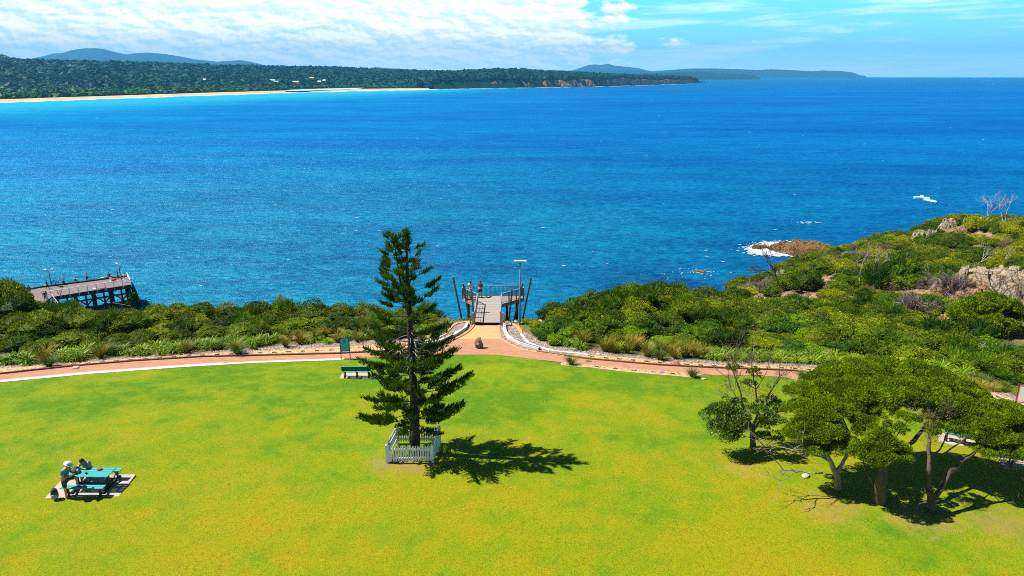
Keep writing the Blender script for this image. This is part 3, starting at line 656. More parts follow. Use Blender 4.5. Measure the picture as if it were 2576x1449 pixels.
# houses among the far trees
hw = M_('house_wall', (.80, .78, .74), .8, .05, .3, 0); hr = M_('house_roof', (.62, .60, .58), .6, .1, .3, 0); hg = M_('house_window', (.05, .07, .09), .3, 0, 1, 0); hb = M_('house_roof_tan', (.66, .50, .24), .7, .1, .3, 0)
for k, (u, t, w, roofm, lab) in enumerate([(688, 1.10, 20, hr, 'leftmost white far house above the beach, with long pale roof'), (697, 1.06, 15, hr, 'small white far house just right of and below the leftmost one'),
                                  (747, 1.05, 24, hb, 'low far house with tan roof standing in a green clearing'), (788, 1.16, 17, hb, 'highest far house among the trees, tan roofed'),
                                  (806, 1.07, 14, hr, 'small pale far house right of the tan roofed ones'), (818, 1.09, 12, hr, 'rightmost small far house below the forest'),
                                  (520, 1.12, 10, hr, 'tiny white far house alone on the left forest slope')]):
    x, y, z = [float(q) for q in coast(np.array([float(u)]), np.array([t]))]; z += 7
    h = thing('house', (x, y, z), lab, 'house', 'houses across the bay', rz=.3 - .1 * k)
    MB().box((0, 0, 0), (w, w * .6, 12)).obj('wall', hw, h)
    mb = MB(); a, b = w * .56, w * .36
    mb.add([(-a, -b, 6), (a, -b, 6), (a, b, 6), (-a, b, 6), (-a * .8, 0, 10), (a * .8, 0, 10)], [(0, 1, 5, 4), (2, 3, 4, 5)], [(1, 2, 5), (3, 0, 4), ]); mb.add([(-a, -b, 6), (a, -b, 6), (a, b, 6), (-a, b, 6)], [(3, 2, 1, 0)])
    mb.obj('roof', roofm, h)
    for s in (-.25, .1, .32): MB().box((w * s, -w * .3 - .05, 2.5), (w * .14, .3, 2.2)).obj('window', hg, h)
# the small green clearing
# distant mountains and headlands
def ridge(name, sky, Y, depth, mat, s, base=190.5, z0=None, rough=1.0):
    us_ = np.arange(sky[0][0], sky[-1][0] + .1, 3.0); ts = np.concatenate([np.linspace(0, 1, 26), [1.15, 1.5]])
    V = []
    for t in ts:
        d = Y + depth * t + fbm(us_ / 60, np.full_like(us_, t), s=s + 5, o=3) * depth * .2; zr = zpix(0, d, iv(sky, us_))
        zz = SEA - 2 + (np.maximum(zr - SEA, 0)) * (t ** .8 if t <= 1 else 1 - (t - 1)) + (zr - SEA) * .16 * rough * t * (1 - t) * 4 * fbm(us_ / 25, np.full_like(us_, t * 4), s=s, o=4)
        # lateral position that keeps the ridge under its pixels
        dep = d * cos(PITCH) - (zz - CAMH) * sin(PITCH); x = (us_ - CX) / F * dep
        V.append(np.stack([x, d, zz], -1))
    V = np.array(V); idx = np.arange(len(ts) * len(us_)).reshape(len(ts), -1); q = np.stack([idx[:-1, :-1], idx[:-1, 1:], idx[1:, 1:], idx[1:, :-1]], -1).reshape(-1, 4)
    return tag(link(name, mk_mesh(name, V.reshape(-1, 3), q, mat, True)), kind='structure')
mt = hill_mat('hazed_mountain_forest', (.012, .06, .09), (.018, .07, .09), sc=.002)  # pale blue of the haze is partly painted into this colour
mt2 = hill_mat('headland_forest', (.006, .04, .04), (.012, .05, .035), sc=.006)
ridge('mountain', [(40, 160), (85, 146), (110, 141), (135, 134), (155, 134), (180, 126), (205, 122), (235, 120.5), (260, 123), (290, 131), (320, 137), (345, 133), (370, 132), (410, 135), (450, 141), (490, 149), (520, 152), (545, 155), (575, 153), (605, 151), (630, 155), (655, 161), (680, 168)], 13500, 2500, mt, 40)
ridge('mountain', [(50, 165), (90, 150), (120, 150), (160, 153), (250, 158), (300, 154), (340, 151), (400, 154), (470, 161)], 9000, 1500, mt2, 60)
ridge('mountain', [(1420, 181), (1450, 174), (1466, 168), (1480, 163), (1496, 162), (1515, 163), (1528, 160), (1545, 165), (1580, 168), (1610, 172), (1640, 180)], 16500, 2000, mt, 41)
ridge('mountain', [(920, 174), (945, 168), (970, 171), (1030, 174), (1090, 178), (1120, 182)], 15000, 2000, mt, 42)
ridge('far_headland', [(1330, 182), (1380, 176), (1450, 178), (1530, 177), (1640, 179), (1710, 174), (1745, 172), (1800, 172), (1860, 174), (1905, 176), (1940, 174), (1990, 176), (2040, 179), (2070, 177), (2120, 179), (2145, 182), (2160, 188), (2180, 191.6)], 14500, 1500, mt2, 43, rough=.6)
ridge('far_headland', [(1560, 190), (1620, 184), (1700, 181.5), (1760, 180), (1800, 184), (1870, 186), (1895, 189), (1912, 194.5)], 8300, 900, mt2, 44, rough=.6)
# distant beach below the headland
pts = [atZ(u, v, SEA) for u, v in [(1745, 200.0), (1800, 199.2), (1912, 197.6)]]
mb = MB(); L = np.array(pts)
for a, b in zip(L[:-1], L[1:]): mb.add([a + (0, 0, .3), b + (0, 0, .3), b + (30, 700, 9), a + (30, 700, 9)], [(0, 1, 2, 3)])
tag(mb.obj('distant_beach', sand_m), kind='structure')
# surf and foam
pts = []; sz = []
for u in np.arange(-60, 1100, .5):
    n = R.randint(1, 3)
    for _ in range(n):
        p = atZ(u + R.randn() * .3, iv(shore_v, u) + .35 + abs(R.randn()) * (.75 if fbm(np.array([u / 25]), np.array([0.]), s=6)[0] > -.05 else .2), SEA); pts.append(p[:2]); sz.append((1.5 + 2.5 * R.rand()) * p[1] / 1800)
for u in np.arange(1100, 1770, .7):
    if fbm(np.array([u / 14]), np.array([1.]), s=8)[0] < -.08: continue
    p = atZ(u, iv(shore_v, u) + .1 + abs(R.randn()) * .35, SEA); pts.append(p[:2]); sz.append((1.5 + 3 * R.rand()) * p[1] / 2500)
for u in np.arange(1900, 2170, 1.0): 
    p = atZ(u, 192.9 + R.rand() * .3, SEA); pts.append(p[:2]); sz.append(14)
foam('surf', pts, sz, 2.6, 'white surf breaking along the far shore')
pts = []; sz = []
for _ in range(260):                                                    # small whitecaps on the open water
    u = R.uniform(-20, 2600); v = 200 + 560 * R.rand() ** 1.5; p = atZ(u, v, SEA)
    if u < 1100 and v < iv(shore_v, u) + 3: continue
    pts.append(p[:2]); sz.append((.05 + .13 * R.rand() ** 3) * max(1, p[1] / 330))
foam('whitecaps', pts, sz, 4.0, 'small scattered whitecaps on the open bay')
# ------------------------------------------------------------------ foliage building
def unit(v): return v / (np.linalg.norm(v, axis=-1, keepdims=True) + 1e-9)
def leaves(P, D, L, W, rs, jit=.6, tone=None, diamond=True):
    """one small four-cornered leaf per point P, lying along D with jitter; returns V, Q, tone"""
    n = len(P); d = unit(D + jit * rs.randn(n, 3)); s = unit(np.cross(d, rs.randn(n, 3)))
    L = L * (.7 + .6 * rs.rand(n, 1)); W = W * (.7 + .6 * rs.rand(n, 1))
    if diamond: V = np.stack([P - d * L / 2, P + s * W / 2, P + d * L / 2, P - s * W / 2], 1)
    else: V = np.stack([P - s * W / 2, P + s * W / 2, P + d * L + s * W * .2, P + d * L - s * W * .2], 1)
    Q = np.arange(n * 4).reshape(n, 4); t = np.clip(.5 * rs.rand(n) + .5 * (.5 + 1.1 * vnoise(P[:, 0] * 3.1, P[:, 1] * 3.1, P[:, 2] * 3.1, s=91)), 0, 1) if tone is None else tone
    return V.reshape(-1, 3), Q, np.repeat(t, 4)
def lobe_pts(lobes, dens, rs, zmin=-.35, thick=.14, rough=.12, cull=True):
    """points and outward directions on the visible skin of a heap of ellipsoids (cx, cy, cz, rx, ry, rz)"""
    PP = []; NN = []; LB = np.array(lobes, float)
    for k, (cx, cy, cz, rx, ry, rz) in enumerate(LB):
        n = int(dens * 4 * (rx * ry + (rx + ry) * rz / 2) * .8); d = unit(rs.randn(n, 3)); d = d[d[:, 2] > zmin]
        r = 1 + rough * fbm(d[:, 0] * 2.6 + cx * 3, d[:, 1] * 2.6 + cy * 3, d[:, 2] * 2.6, s=17, o=3) - thick * rs.rand(len(d)) ** 2
        P = d * r[:, None] * (rx, ry, rz) + (cx, cy, cz)
        if cull:
            q = (P[:, None] - LB[None, :, :3]) / LB[None, :, 3:]; inn = (q ** 2).sum(-1) < .72; inn[:, k] = False; ok = ~inn.any(1); P = P[ok]; d = d[ok]
        PP.append(P); NN.append(unit(d / (rx, ry, rz)))
    return np.concatenate(PP), np.concatenate(NN)
_ico = None
def ico_sphere(sub=2):
    import bmesh
    bm = bmesh.new(); bmesh.ops.create_icosphere(bm, subdivisions=sub, radius=1); V = np.array([v.co[:] for v in bm.verts]); Fc = np.array([[v.index for v in f.verts] for f in bm.faces]); bm.free(); return V, Fc
ICO1 = ico_sphere(1); ICO2 = ico_sphere(2); ICO3 = ico_sphere(3); ICO4 = ico_sphere(4)
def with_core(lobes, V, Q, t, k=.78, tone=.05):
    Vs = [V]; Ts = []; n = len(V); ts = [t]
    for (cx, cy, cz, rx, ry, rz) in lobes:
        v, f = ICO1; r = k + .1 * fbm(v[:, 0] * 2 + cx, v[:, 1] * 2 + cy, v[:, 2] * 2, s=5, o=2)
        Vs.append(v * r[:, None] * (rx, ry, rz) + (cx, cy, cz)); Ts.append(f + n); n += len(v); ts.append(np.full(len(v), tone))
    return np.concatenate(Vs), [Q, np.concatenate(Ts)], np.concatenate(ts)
def shrub_mesh(name, kind, seed, mat):
    rs = np.random.RandomState(seed)
    if kind == 'bigdome':
        lobes = [(0, 0, .42, .74, .74, .62)]
        for _ in range(16):
            a = rs.rand() * 6.28; q = .30 + .5 * rs.rand(); r = .18 + .2 * rs.rand(); lobes.append((cos(a) * q, sin(a) * q, .25 + .75 * rs.rand() * (1.05 - q), r, r, r * .9))
        P, N = lobe_pts(lobes, 430, rs, thick=.22); V, Q, t = leaves(P, N * .5 + (0, 0, .35), .085, .046, rs, .75)
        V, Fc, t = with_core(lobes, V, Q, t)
    elif kind == 'dome':                       # rounded broad-leaved shrub, about 1 m radius
        lobes = [(0, 0, .45, .72, .72, .62)]
        for _ in range(9):
            a = rs.rand() * 6.28; q = .35 + .4 * rs.rand(); r = .28 + .2 * rs.rand(); lobes.append((cos(a) * q, sin(a) * q, .35 + .55 * rs.rand() * (1 - q * .5), r, r, r * .85))
        P, N = lobe_pts(lobes, 260, rs, thick=.2); V, Q, t = leaves(P, N * .5 + (0, 0, .35), .115, .06, rs, .75)
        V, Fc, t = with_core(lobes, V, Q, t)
    elif kind == 'feather':                  # fine upswept foliage
        lobes = [(0, 0, .5, .62, .62, .7)]
        for _ in range(6):
            a = rs.rand() * 6.28; q = .25 + .4 * rs.rand(); r = .26 + .18 * rs.rand(); lobes.append((cos(a) * q, sin(a) * q, .4 + .5 * rs.rand(), r, r, r * 1.15))
        P, N = lobe_pts(lobes, 190, rs, thick=.25); V, Q, t = leaves(P - N * .1, N + (0, 0, .7), .30, .035, rs, .28, diamond=False)
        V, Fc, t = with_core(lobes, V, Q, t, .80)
    elif kind == 'heath':                    # low wind-pruned bush
        lobes = [(0, 0, .22, .8, .8, .42)]
        for _ in range(10):
            a = rs.rand() * 6.28; q = .3 + .5 * rs.rand(); r = .25 + .22 * rs.rand(); lobes.append((cos(a) * q, sin(a) * q, .18 + .3 * rs.rand() * (1.1 - q), r, r, r * .65))
        P, N = lobe_pts(lobes, 420, rs, zmin=-.2); V, Q, t = leaves(P, N * .6 + (0, 0, .2), .085, .045, rs, .7)
        V, Fc, t = with_core(lobes, V, Q, t)
    elif kind == 'twig':                     # leafless grey bush
        mb = MB()
        P = []; D = []
        for _ in range(46):
            a = rs.rand() * 6.28; e = rs.uniform(.25, 1.35); d = np.array((cos(a) * cos(e), sin(a) * cos(e), sin(e) * .9)); L = .75 + .3 * rs.rand(); b = np.cross(d, rs.randn(3)) * .18
            pts = [d * L * s + b * s * (1 - s) for s in np.linspace(0, 1, 5)]; mb.tube(pts, np.linspace(.018, .004, 5), 3, False)
            for _ in range(34):
                s = rs.uniform(.45, 1.0); P.append(d * L * s + b * s * (1 - s)); D.append(d + rs.randn(3) * .45)
        V, Q, t = leaves(np.array(P), np.array(D), .26, .014, rs, .15, diamond=False)
        m = len(V); Vt = np.concatenate(mb.V); V = np.concatenate([V, Vt]); Fc = [np.concatenate([Q, np.concatenate(mb.Q) + m])]; t = np.concatenate([t, np.full(len(Vt), .4)])
    return mk_mesh(name, V, Fc, mat, False, t)
def blades_mesh(name, n, L, W, arch, lean, seed, mat, spread=.12, tiptone=None, segs=4, droop=1.0):
    rs = np.random.RandomState(seed); V = []; Q = []; t = []; c = 0
    for _ in range(n):
        a = rs.rand() * 2 * pi; l = L * (.6 + .5 * rs.rand()); e = lean * rs.rand() ** .7; out = np.array((cos(a), sin(a), 0)); side = np.array((-sin(a), cos(a), 0)); side = unit(side + .5 * rs.randn(3) * (1, 1, .3))
        p = out * spread * rs.rand(); ang = e; tn = rs.rand()
        for k in range(segs + 1):
            w = W * (1 - .85 * (k / segs) ** 2) / 2; V += [p - side * w, p + side * w]; t += [(tn if tiptone is None else np.clip(k / segs * tiptone + .25 * tn, 0, 1))] * 2
            if k < segs: Q.append((c + 2 * k, c + 2 * k + 1, c + 2 * k + 3, c + 2 * k + 2))
            p = p + (out * sin(ang) + np.array((0, 0, 1)) * cos(ang)) * l / segs; ang += arch * (.6 + .8 * rs.rand()) / segs * (1 + k * .6 * droop)
        c += 2 * (segs + 1)
    V = np.array(V); V[:, 2] = np.maximum(V[:, 2], .01)
    return mk_mesh(name, V, np.array(Q), mat, False, np.array(t))

L_dark = leaf_mat('glossy_shrub_leaf', (.010, .040, .002), (.145, .215, .002), (.44, .46, .004), rough=.6, spec=.12, hue=.5)
L_olive = leaf_mat('olive_shrub_leaf', (.022, .050, .002), (.22, .27, .002), (.50, .50, .006), rough=.6, spec=.12, hue=.5)
L_bright = leaf_mat('bright_shrub_leaf', (.02, .07, .003), (.16, .31, .003), (.40, .52, .006), rough=.6, spec=.12, hue=.5)
L_feather = leaf_mat('feathery_leaf', (.014, .050, .003), (.12, .23, .003), (.34, .43, .008), rough=.6, spec=.1, hue=.5)
L_heath = leaf_mat('heath_leaf', (.03, .065, .002), (.25, .29, .003), (.48, .46, .01), rough=.65, hue=.6, spec=.1)
L_hd = leaf_mat('headland_shrub_leaf', (.012, .036, .002), (.11, .17, .002), (.36, .38, .004), rough=.6, spec=.1, hue=.5)
L_rust = leaf_mat('rusty_leaf', (.09, .04, .01), (.32, .14, .02), (.45, .24, .04), rough=.7, spec=.1)
L_twig = leaf_mat('bare_twig', (.10, .065, .065), (.22, .16, .165), (.34, .27, .26), rough=.8, trans=0, spec=.1)
L_strap = leaf_mat('strap_leaf', (.04, .11, .002), (.22, .34, .004), (.48, .56, .02), rough=.42, trans=.15, spec=.25, hue=.25)
L_strapy = leaf_mat('yellow_strap_leaf', (.08, .15, .003), (.33, .40, .006), (.55, .55, .03), rough=.5, trans=.2, spec=.2, hue=.2)
L_reed = leaf_mat('reddish_reed', (.04, .09, .004), (.20, .20, .008), (.60, .25, .06), rough=.6, trans=.1, spec=.2, hue=.25)
L_gold = leaf_mat('golden_grass', (.10, .13, .01), (.42, .32, .04), (.70, .46, .12), rough=.6, trans=.2, spec=.2, hue=.2)
L_tuft = leaf_mat('fine_tuft', (.03, .07, .004), (.10, .18, .006), (.26, .26, .02), rough=.5, trans=.15, spec=.3, hue=.1)
SH = {}
for key, kind, mat, nm in [('dark', 'bigdome', L_dark, 'coastal_shrub'), ('hdark', 'bigdome', L_hd, 'headland_shrub'), ('olive', 'bigdome', L_olive, 'olive_shrub'), ('bright', 'dome', L_bright, 'bright_shrub'), ('feather', 'feather', L_feather, 'feathery_shrub'), ('heath', 'heath', L_heath, 'heath_bush'), ('rust', 'heath', L_rust, 'rusty_bush'), ('twig', 'twig', L_twig, 'bare_bush')]:
    SH[key] = (nm, [shrub_mesh(nm, kind, 100 + 13 * i + len(key), mat) for i in range(4)])
SH['strap'] = ('strappy_plant', [blades_mesh('strappy_plant', 120, .95, .045, 1.5, .75, 50 + i, L_strap) for i in range(4)])
SH['strapy'] = ('yellow_strappy_plant', [blades_mesh('yellow_strappy_plant', 130, 1.0, .045, 1.4, .8, 60 + i, L_strapy) for i in range(3)])
SH['reed'] = ('reddish_reed_clump', [blades_mesh('reddish_reed_clump', 150, 1.15, .030, .55, .5, 70 + i, L_reed, tiptone=1.0) for i in range(4)])
SH['gold'] = ('golden_grass_clump', [blades_mesh('golden_grass_clump', 260, .9, .022, .9, .7, 80 + i, L_gold, tiptone=.8, spread=.25) for i in range(3)])
SH['tuft'] = ('grass_tuft', [blades_mesh('grass_tuft', 260, .95, .025, .9, .62, 90 + i, L_tuft, spread=.1) for i in range(3)])
LOOK = {'hdark': 'domed deep green bush', 'dark': 'rounded dark green shrub', 'olive': 'rounded olive green shrub', 'bright': 'rounded bright green shrub', 'feather': 'feathery green shrub', 'heath': 'low wind-pruned green bush', 'rust': 'low rust-brown bush', 'twig': 'leafless grey-purple bush',
        'strap': 'glossy strap-leaved plant', 'strapy': 'yellow-green strap-leaved plant', 'reed': 'reddish-tipped reed clump', 'gold': 'golden dry grass clump', 'tuft': 'upright green grass tuft'}
CAT = {'strap': 'plant', 'strapy': 'plant', 'reed': 'reed clump', 'gold': 'grass clump', 'tuft': 'grass clump', 'twig': 'bare bush'}
GRP = {'hdark': 'domed deep green bushes on the headland', 'strap': 'strap-leaved plants along the path', 'strapy': 'yellow strap-leaved plants', 'reed': 'reed clumps along the path', 'gold': 'golden grass clumps', 'tuft': 'grass tufts', 'heath': 'wind-pruned bushes on the headland', 'dark': 'dark green shrubs', 'olive': 'olive green shrubs', 'bright': 'bright green shrubs', 'feather': 'feathery shrubs', 'twig': 'leafless bushes', 'rust': 'rust-brown bushes'}
ORD = 'first second third fourth fifth sixth seventh eighth ninth tenth eleventh twelfth thirteenth fourteenth fifteenth sixteenth seventeenth eighteenth nineteenth twentieth'.split()
def ordw(k):
    if k < 20: return ORD[k]
    tens = ['twenty', 'thirty', 'forty', 'fifty', 'sixty', 'seventy'][(k + 1) // 10 - 2]; r = (k + 1) % 10
    return (tens[:-1] + 'ieth') if r == 0 else tens + '-' + ORD[r - 1]
PLANTS = []                                   # (x, y, key, radius scale, height scale)
def plant(x, y, key, s, hs=1.0): PLANTS.append((float(x), float(y), key, float(s), float(hs)))
def emit_plants():
    rec = []
    for x, y, key, s, hs in PLANTS:
        z = float(T(x, y)); u, v, d = proj((x, y, z)); u = float(u[0]); v = float(v[0])
        if u < -70 or u > 2650 or z < -27.5: continue
        if y > 85:
            sec = 'on the far crest of the headland' if v < 600 else ('on the headland slope above the cove' if u < 2130 else ('on the middle slope of the headland' if u < 2370 else 'on the right slope of the headland'))
        elif u < 340: sec = 'in the thicket below the wharf'
        elif u < 640: sec = 'in the thicket just right of the wharf'
        elif u < 870: sec = 'in the thicket behind the blue sign'
        elif u < 1230: sec = 'between blue sign and lookout'
        elif u < 1560: sec = 'just right of the lookout'
        elif u < 1850: sec = 'between lookout and spreading trees'
        elif u < 2200: sec = 'behind the sparse tree'
        else: sec = 'behind the spreading trees'
        rec.append([sec, key, x, y, z, s, hs, u, v])
    groups = {}
    for r in rec:
        band = int(r[8] // 26); r.append(band); groups.setdefault((r[0], r[1]), []).append(r)
    for (sec, key), L in groups.items():
        bands = sorted(set(r[9] for r in L), reverse=True)
        for bi, b in enumerate(bands):
            row = sorted([r for r in L if r[9] == b], key=lambda r: r[7])
            rown = '' if len(bands) == 1 else (', front row' if bi == 0 else (', back row' if bi == len(bands) - 1 else ', %s row' % ORD[bi]))
            for k, r in enumerate(row):
                nm, ms = SH[key]; me = ms[R.randint(len(ms))]
                o = link(nm, me, None, (r[2], r[3], r[4] - .04 * r[5]), R.rand() * 6.28, (r[5] * (.9 + .2 * R.rand()), r[5] * (.9 + .2 * R.rand()), r[5] * r[6]))
                lab = '%s %s%s%s' % (LOOK[key], sec, rown, '' if len(row) == 1 else ', ' + ordw(k) + ' from left')
                if len(lab.split()) > 16: lab = lab.replace('rounded ', '').replace('low wind-pruned ', 'wind-pruned ').replace('just ', '')
                if len(lab.split()) > 16: lab = lab.replace(' in the thicket', '')
                tag(o, lab, CAT.get(key, 'shrub'), GRP[key])

AVOID = []
for _u, _v, _r in [(2500, 722, 6.4), (2540, 735, 5.4), (2562, 714, 5.4), (2470, 738, 4.6), (2300, 742, 2.6), (2010, 752, 2.4), (2180, 706, 2.4), (2470, 600, 2.6), (2140, 745, 2.2), (2425, 738, 3.4), (2395, 745, 2.8), (2440, 757, 2.6), (2400, 575, 4.2), (2420, 588, 3.4), (2318, 601, 3.2), (2385, 817, 2.6), (2110, 712, 2.6), (2050, 735, 2.4)]:
    _p = G(_u, _v); AVOID.append((float(_p[0]), float(_p[1]), _r))
# rows along the path ----------------------------------------------------------
fl = line_u(gt2, -300, 1085, 200); fr = line_u(gt2r, 1330, 2800, 200)
def yf(x):
    return np.where(x < -3, np.interp(x, fl[:, 0], fl[:, 1]), np.interp(x, fr[:, 0], fr[:, 1]))
rs = np.random.RandomState(11)
def upos(x, y): u, v, d = proj((x, y, float(T(x, y)))); return float(u[0]), float(v[0])
x = -40.0
while x < 36:
    if -7.3 < x < 2.4: x += .5; continue
    y0 = float(yf(x)); u, v = upos(x, y0)
    if u > 2470: x += 1; continue
    for row, dd in enumerate((.55, 1.5, 2.4)):
        yy = y0 + dd - .45 + .35 * rs.randn() * .5; xx = x + .25 * rs.randn() + row * .4
        if u < 660: key = 'strap' if rs.rand() < .82 else ('tuft' if rs.rand() < .5 else 'reed'); s = 1.1 + .35 * rs.rand()
        elif u < 940: key = 'reed' if rs.rand() < .8 else 'strap'; s = .8 + .25 * rs.rand()
        elif u < 1100: key = 'bright' if rs.rand() < .6 else 'dark'; s = .8; 
        elif u < 1425: key = 'bright'; s = .75 + .25 * rs.rand()
        elif u < 1790: key = 'reed' if rs.rand() < .82 else 'strap'; s = .95 + .25 * rs.rand()
        elif u < 2080: key = 'strap'; s = 1.0 + .25 * rs.rand()
        else: key = 'strapy' if rs.rand() < .75 else 'strap'; s = 1.15 + .3 * rs.rand()
        if key in ('bright', 'dark') and row == 1: continue
        if rs.rand() < .93: plant(xx, yy, key, s, 1.0)
    x += .95 + .25 * rs.rand()
# low dark hedge behind the strappy plants, then the tall thicket -------------
def thicket(x0, x1, step):
    yy = 44.0; k = 0
    while yy < 79:
        xx = x0 + (k % 2) * step / 2
        while xx < x1:
            px = xx + rs.randn() * step * .2; py = yy + rs.randn() * step * .2; xx += step
            if -7.6 < px < 3.6 and py < 69 + 2 * rs.rand(): continue
            d = py - float(yf(px)); z = float(T(px, py))
            if d < 2.9 or z < -10.5: continue
            u, v = upos(px, py)
            if u > 2440 and d < 5.5: continue
            if py > 64 and px > 8 and float(bare_at(np.array([px]), np.array([py]), 1.2)[0]) > .4: continue
            n = float(vnoise(np.array([px / 6]), np.array([py / 6]), s=44)[0]) + .45 * rs.randn()
            if d < 4.3 and u < 1000: key = 'dark'; s = .95 + .2 * rs.rand(); hs = .95
            elif n < -.62: key = 'feather'; s = 1.3 + .5 * rs.rand(); hs = 1.0
            elif n < .12: key = 'dark'; s = 1.35 + .75 * rs.rand(); hs = .95
            elif n < .62: key = 'olive'; s = 1.25 + .7 * rs.rand(); hs = .88
            else: key = 'bright'; s = 1.1 + .4 * rs.rand(); hs = .85
            ramp_ = np.clip((d - 3) / 7, .55, 1.0)
            if d > 4.3: s *= .8 + .2 * ramp_; hs *= ramp_ * (1.1 if px < 0 else .95)
            if u < 45 and py > 56: hs *= 1.35
            if 60 < u < 360 and py > 57: hs *= .72
            if u < 1180 and py > 60: hs *= 1.12
            plant(px, py, key, s, hs)
        yy += step * .82; k += 1
thicket(-46, 44, 2.05)
# headland ---------------------------------------------------------------------
yy = 70.0; k = 0
while yy < 172:
    step = 2.1 if yy < 95 else (2.8 if yy < 125 else 3.4)
    xx = 8 + (k % 2) * step / 2
    while xx < 150:
        px = xx + rs.randn() * step * .22; py = yy + rs.randn() * step * .22; xx += step
        z = float(T(px, py))
        if z < -24.5 or (py < 79 and px < 44): continue
        u, v = upos(px, py)
        if u > 2660: continue
        if float(bare_at(np.array([px]), np.array([py]), 1.7)[0]) > .35: continue
        if float(T(px, py + 1.2)) < -26: continue
        if any((px - a_) ** 2 + (py - b_ + .15 * r_) ** 2 < (r_ * .95) ** 2 for a_, b_, r_ in AVOID): continue
        n = float(vnoise(np.array([px / 9]), np.array([py / 9]), s=54)[0]) + .4 * rs.randn()
        if py < 92:
            key = 'feather' if n < -.45 else ('dark' if n < .2 else ('heath' if n < .7 else 'twig')); s = 1.5 + .6 * rs.rand(); hs = .85
        else:
            key = 'hdark' if n < -.35 else ('olive' if n < .05 else ('heath' if n < .72 else 'twig')); s = step * (.50 + .38 * rs.rand()); hs = .72 if key in ('hdark', 'olive') else (1.0 if key == 'heath' else .6)
        plant(px, py, key, s, hs)
    yy += step * .8; k += 1
# plants that stand out --------------------------------------------------------
for u, v, key, s, hs in [(1375, 772, 'dark', 1.7, 1.15), (1480, 772, 'olive', 2.0, 1.15), (1445, 776, 'olive', 1.6, 1.1), (1620, 782, 'feather', 1.7, 1.1), (1710, 780, 'feather', 1.4, 1.0),
                         (1135, 806, 'gold', 1.1, 1.0), (1152, 803, 'gold', 1.1, 1.0), (1120, 815, 'gold', 1.0, 1.0), (1168, 803, 'gold', .9, .9), (1105, 822, 'tuft', .9, .8), (1088, 828, 'bright', .8, .5), (1060, 836, 'bright', .9, .6),
                         (1188, 795, 'bright', .9, .7), (1172, 790, 'bright', 1.0, .8), (1150, 792, 'bright', 1.0, .8), (1130, 795, 'olive', 1.1, .8), (1108, 800, 'dark', 1.4, 1.0), (1080, 806, 'dark', 1.5, 1.1),
                         (1276, 795, 'bright', .9, .9), (1292, 803, 'bright', .8, .8), (1318, 806, 'bright', .8, .7), (1330, 800, 'olive', 1.1, .9), (1326, 815, 'olive', .7, .8), (1350, 822, 'olive', .8, .8), (1362, 846, 'bright', .75, .8), (1345, 836, 'bright', .6, .7), (1382, 856, 'bright', .8, .8), (1400, 864, 'bright', .8, .8), (1420, 868, 'bright', .7, .8),
                         (1306, 795, 'gold', .9, 1.0), (1342, 806, 'tuft', .9, .9), (1335, 780, 'olive', 1.0, .7), (1300, 782, 'bright', .9, .7),
                         (595, 886, 'reed', 1.2, .9), (600, 893, 'tuft', 1.25, 1.0), (125, 922, 'tuft', 1.25, 1.0), (640, 868, 'strap', 1.3, 1.1), (1437, 918, 'tuft', .95, 1.05), (1741, 949, 'tuft', 1.05, 1.0), (2020, 952, 'tuft', 1.0, .9),
                         (1660, 905, 'tuft', 1.1, 1.1), 
                         (2440, 968, 'gold', .9, 1.0), (2465, 975, 'gold', .95, 1.0), (2490, 982, 'gold', .8, .9), (2455, 963, 'tuft', 1.0, 1.2), (2482, 968, 'tuft', .9, 1.2), (2500, 984, 'gold', .8, .8), (2520, 985, 'tuft', .8, .8), (2545, 990, 'tuft', .8, .7), (2560, 996, 'gold', .7, .6), (2530, 975, 'tuft', .8, .8),
                         (18, 790, 'dark', 2.5, 1.35), (50, 800, 'dark', 2.1, 1.2), (-15, 790, 'olive', 2.5, 1.4), (2290, 800, 'twig', 2.6, 1.25), (2240, 790, 'twig', 1.7, .9), (2345, 790, 'twig', 1.7, 1.0), (2450, 850, 'heath', 2.4, 1.6), (2200, 725, 'feather', 2.4, 1.1), (2260, 715, 'feather', 2.6, 1.2), (2150, 700, 'dark', 1.9, 1.0), (2020, 725, 'dark', 2.4, 1.0), (2060, 690, 'dark', 2.7, 1.0), (1985, 700, 'olive', 2.2, 1.0),
                         (1840, 748, 'twig', 1.9, .8), (1870, 738, 'twig', 1.7, .7), (1815, 735, 'olive', 1.9, .8), (2190, 640, 'rust', 2.6, .8), (2215, 636, 'rust', 2.2, .8), (2395, 745, 'twig', 2.3, 1.4), (2200, 628, 'heath', 2.4, 1.0),
                         (2540, 900, 'twig', 1.6, .9), (2500, 890, 'twig', 1.8, .5), (2530, 570, 'twig', 2.4, 1.0), (2500, 572, 'heath', 3.2, 1.1), (2460, 575, 'heath', 3.4, 1.2), (1480, 910, 'tuft', .4, .4)]:
    p = G(u, v); plant(p[0], p[1], key, s, hs)
for _ in range(700):
    tr = TR[rs.randint(len(TR))]; px, py = tr[0] + rs.randn() * 1.6, tr[1] + rs.randn() * 1.6
    if py > 62 and rs.rand() < .16 and not any((px - a_) ** 2 + (py - b_) ** 2 < (r_ * .7) ** 2 for a_, b_, r_ in AVOID[:4]): plant(px, py, ['heath', 'tuft', 'heath', 'gold'][rs.randint(4)], .35 + .5 * rs.rand(), .9)
emit_plants()
print('plants', len(PLANTS))
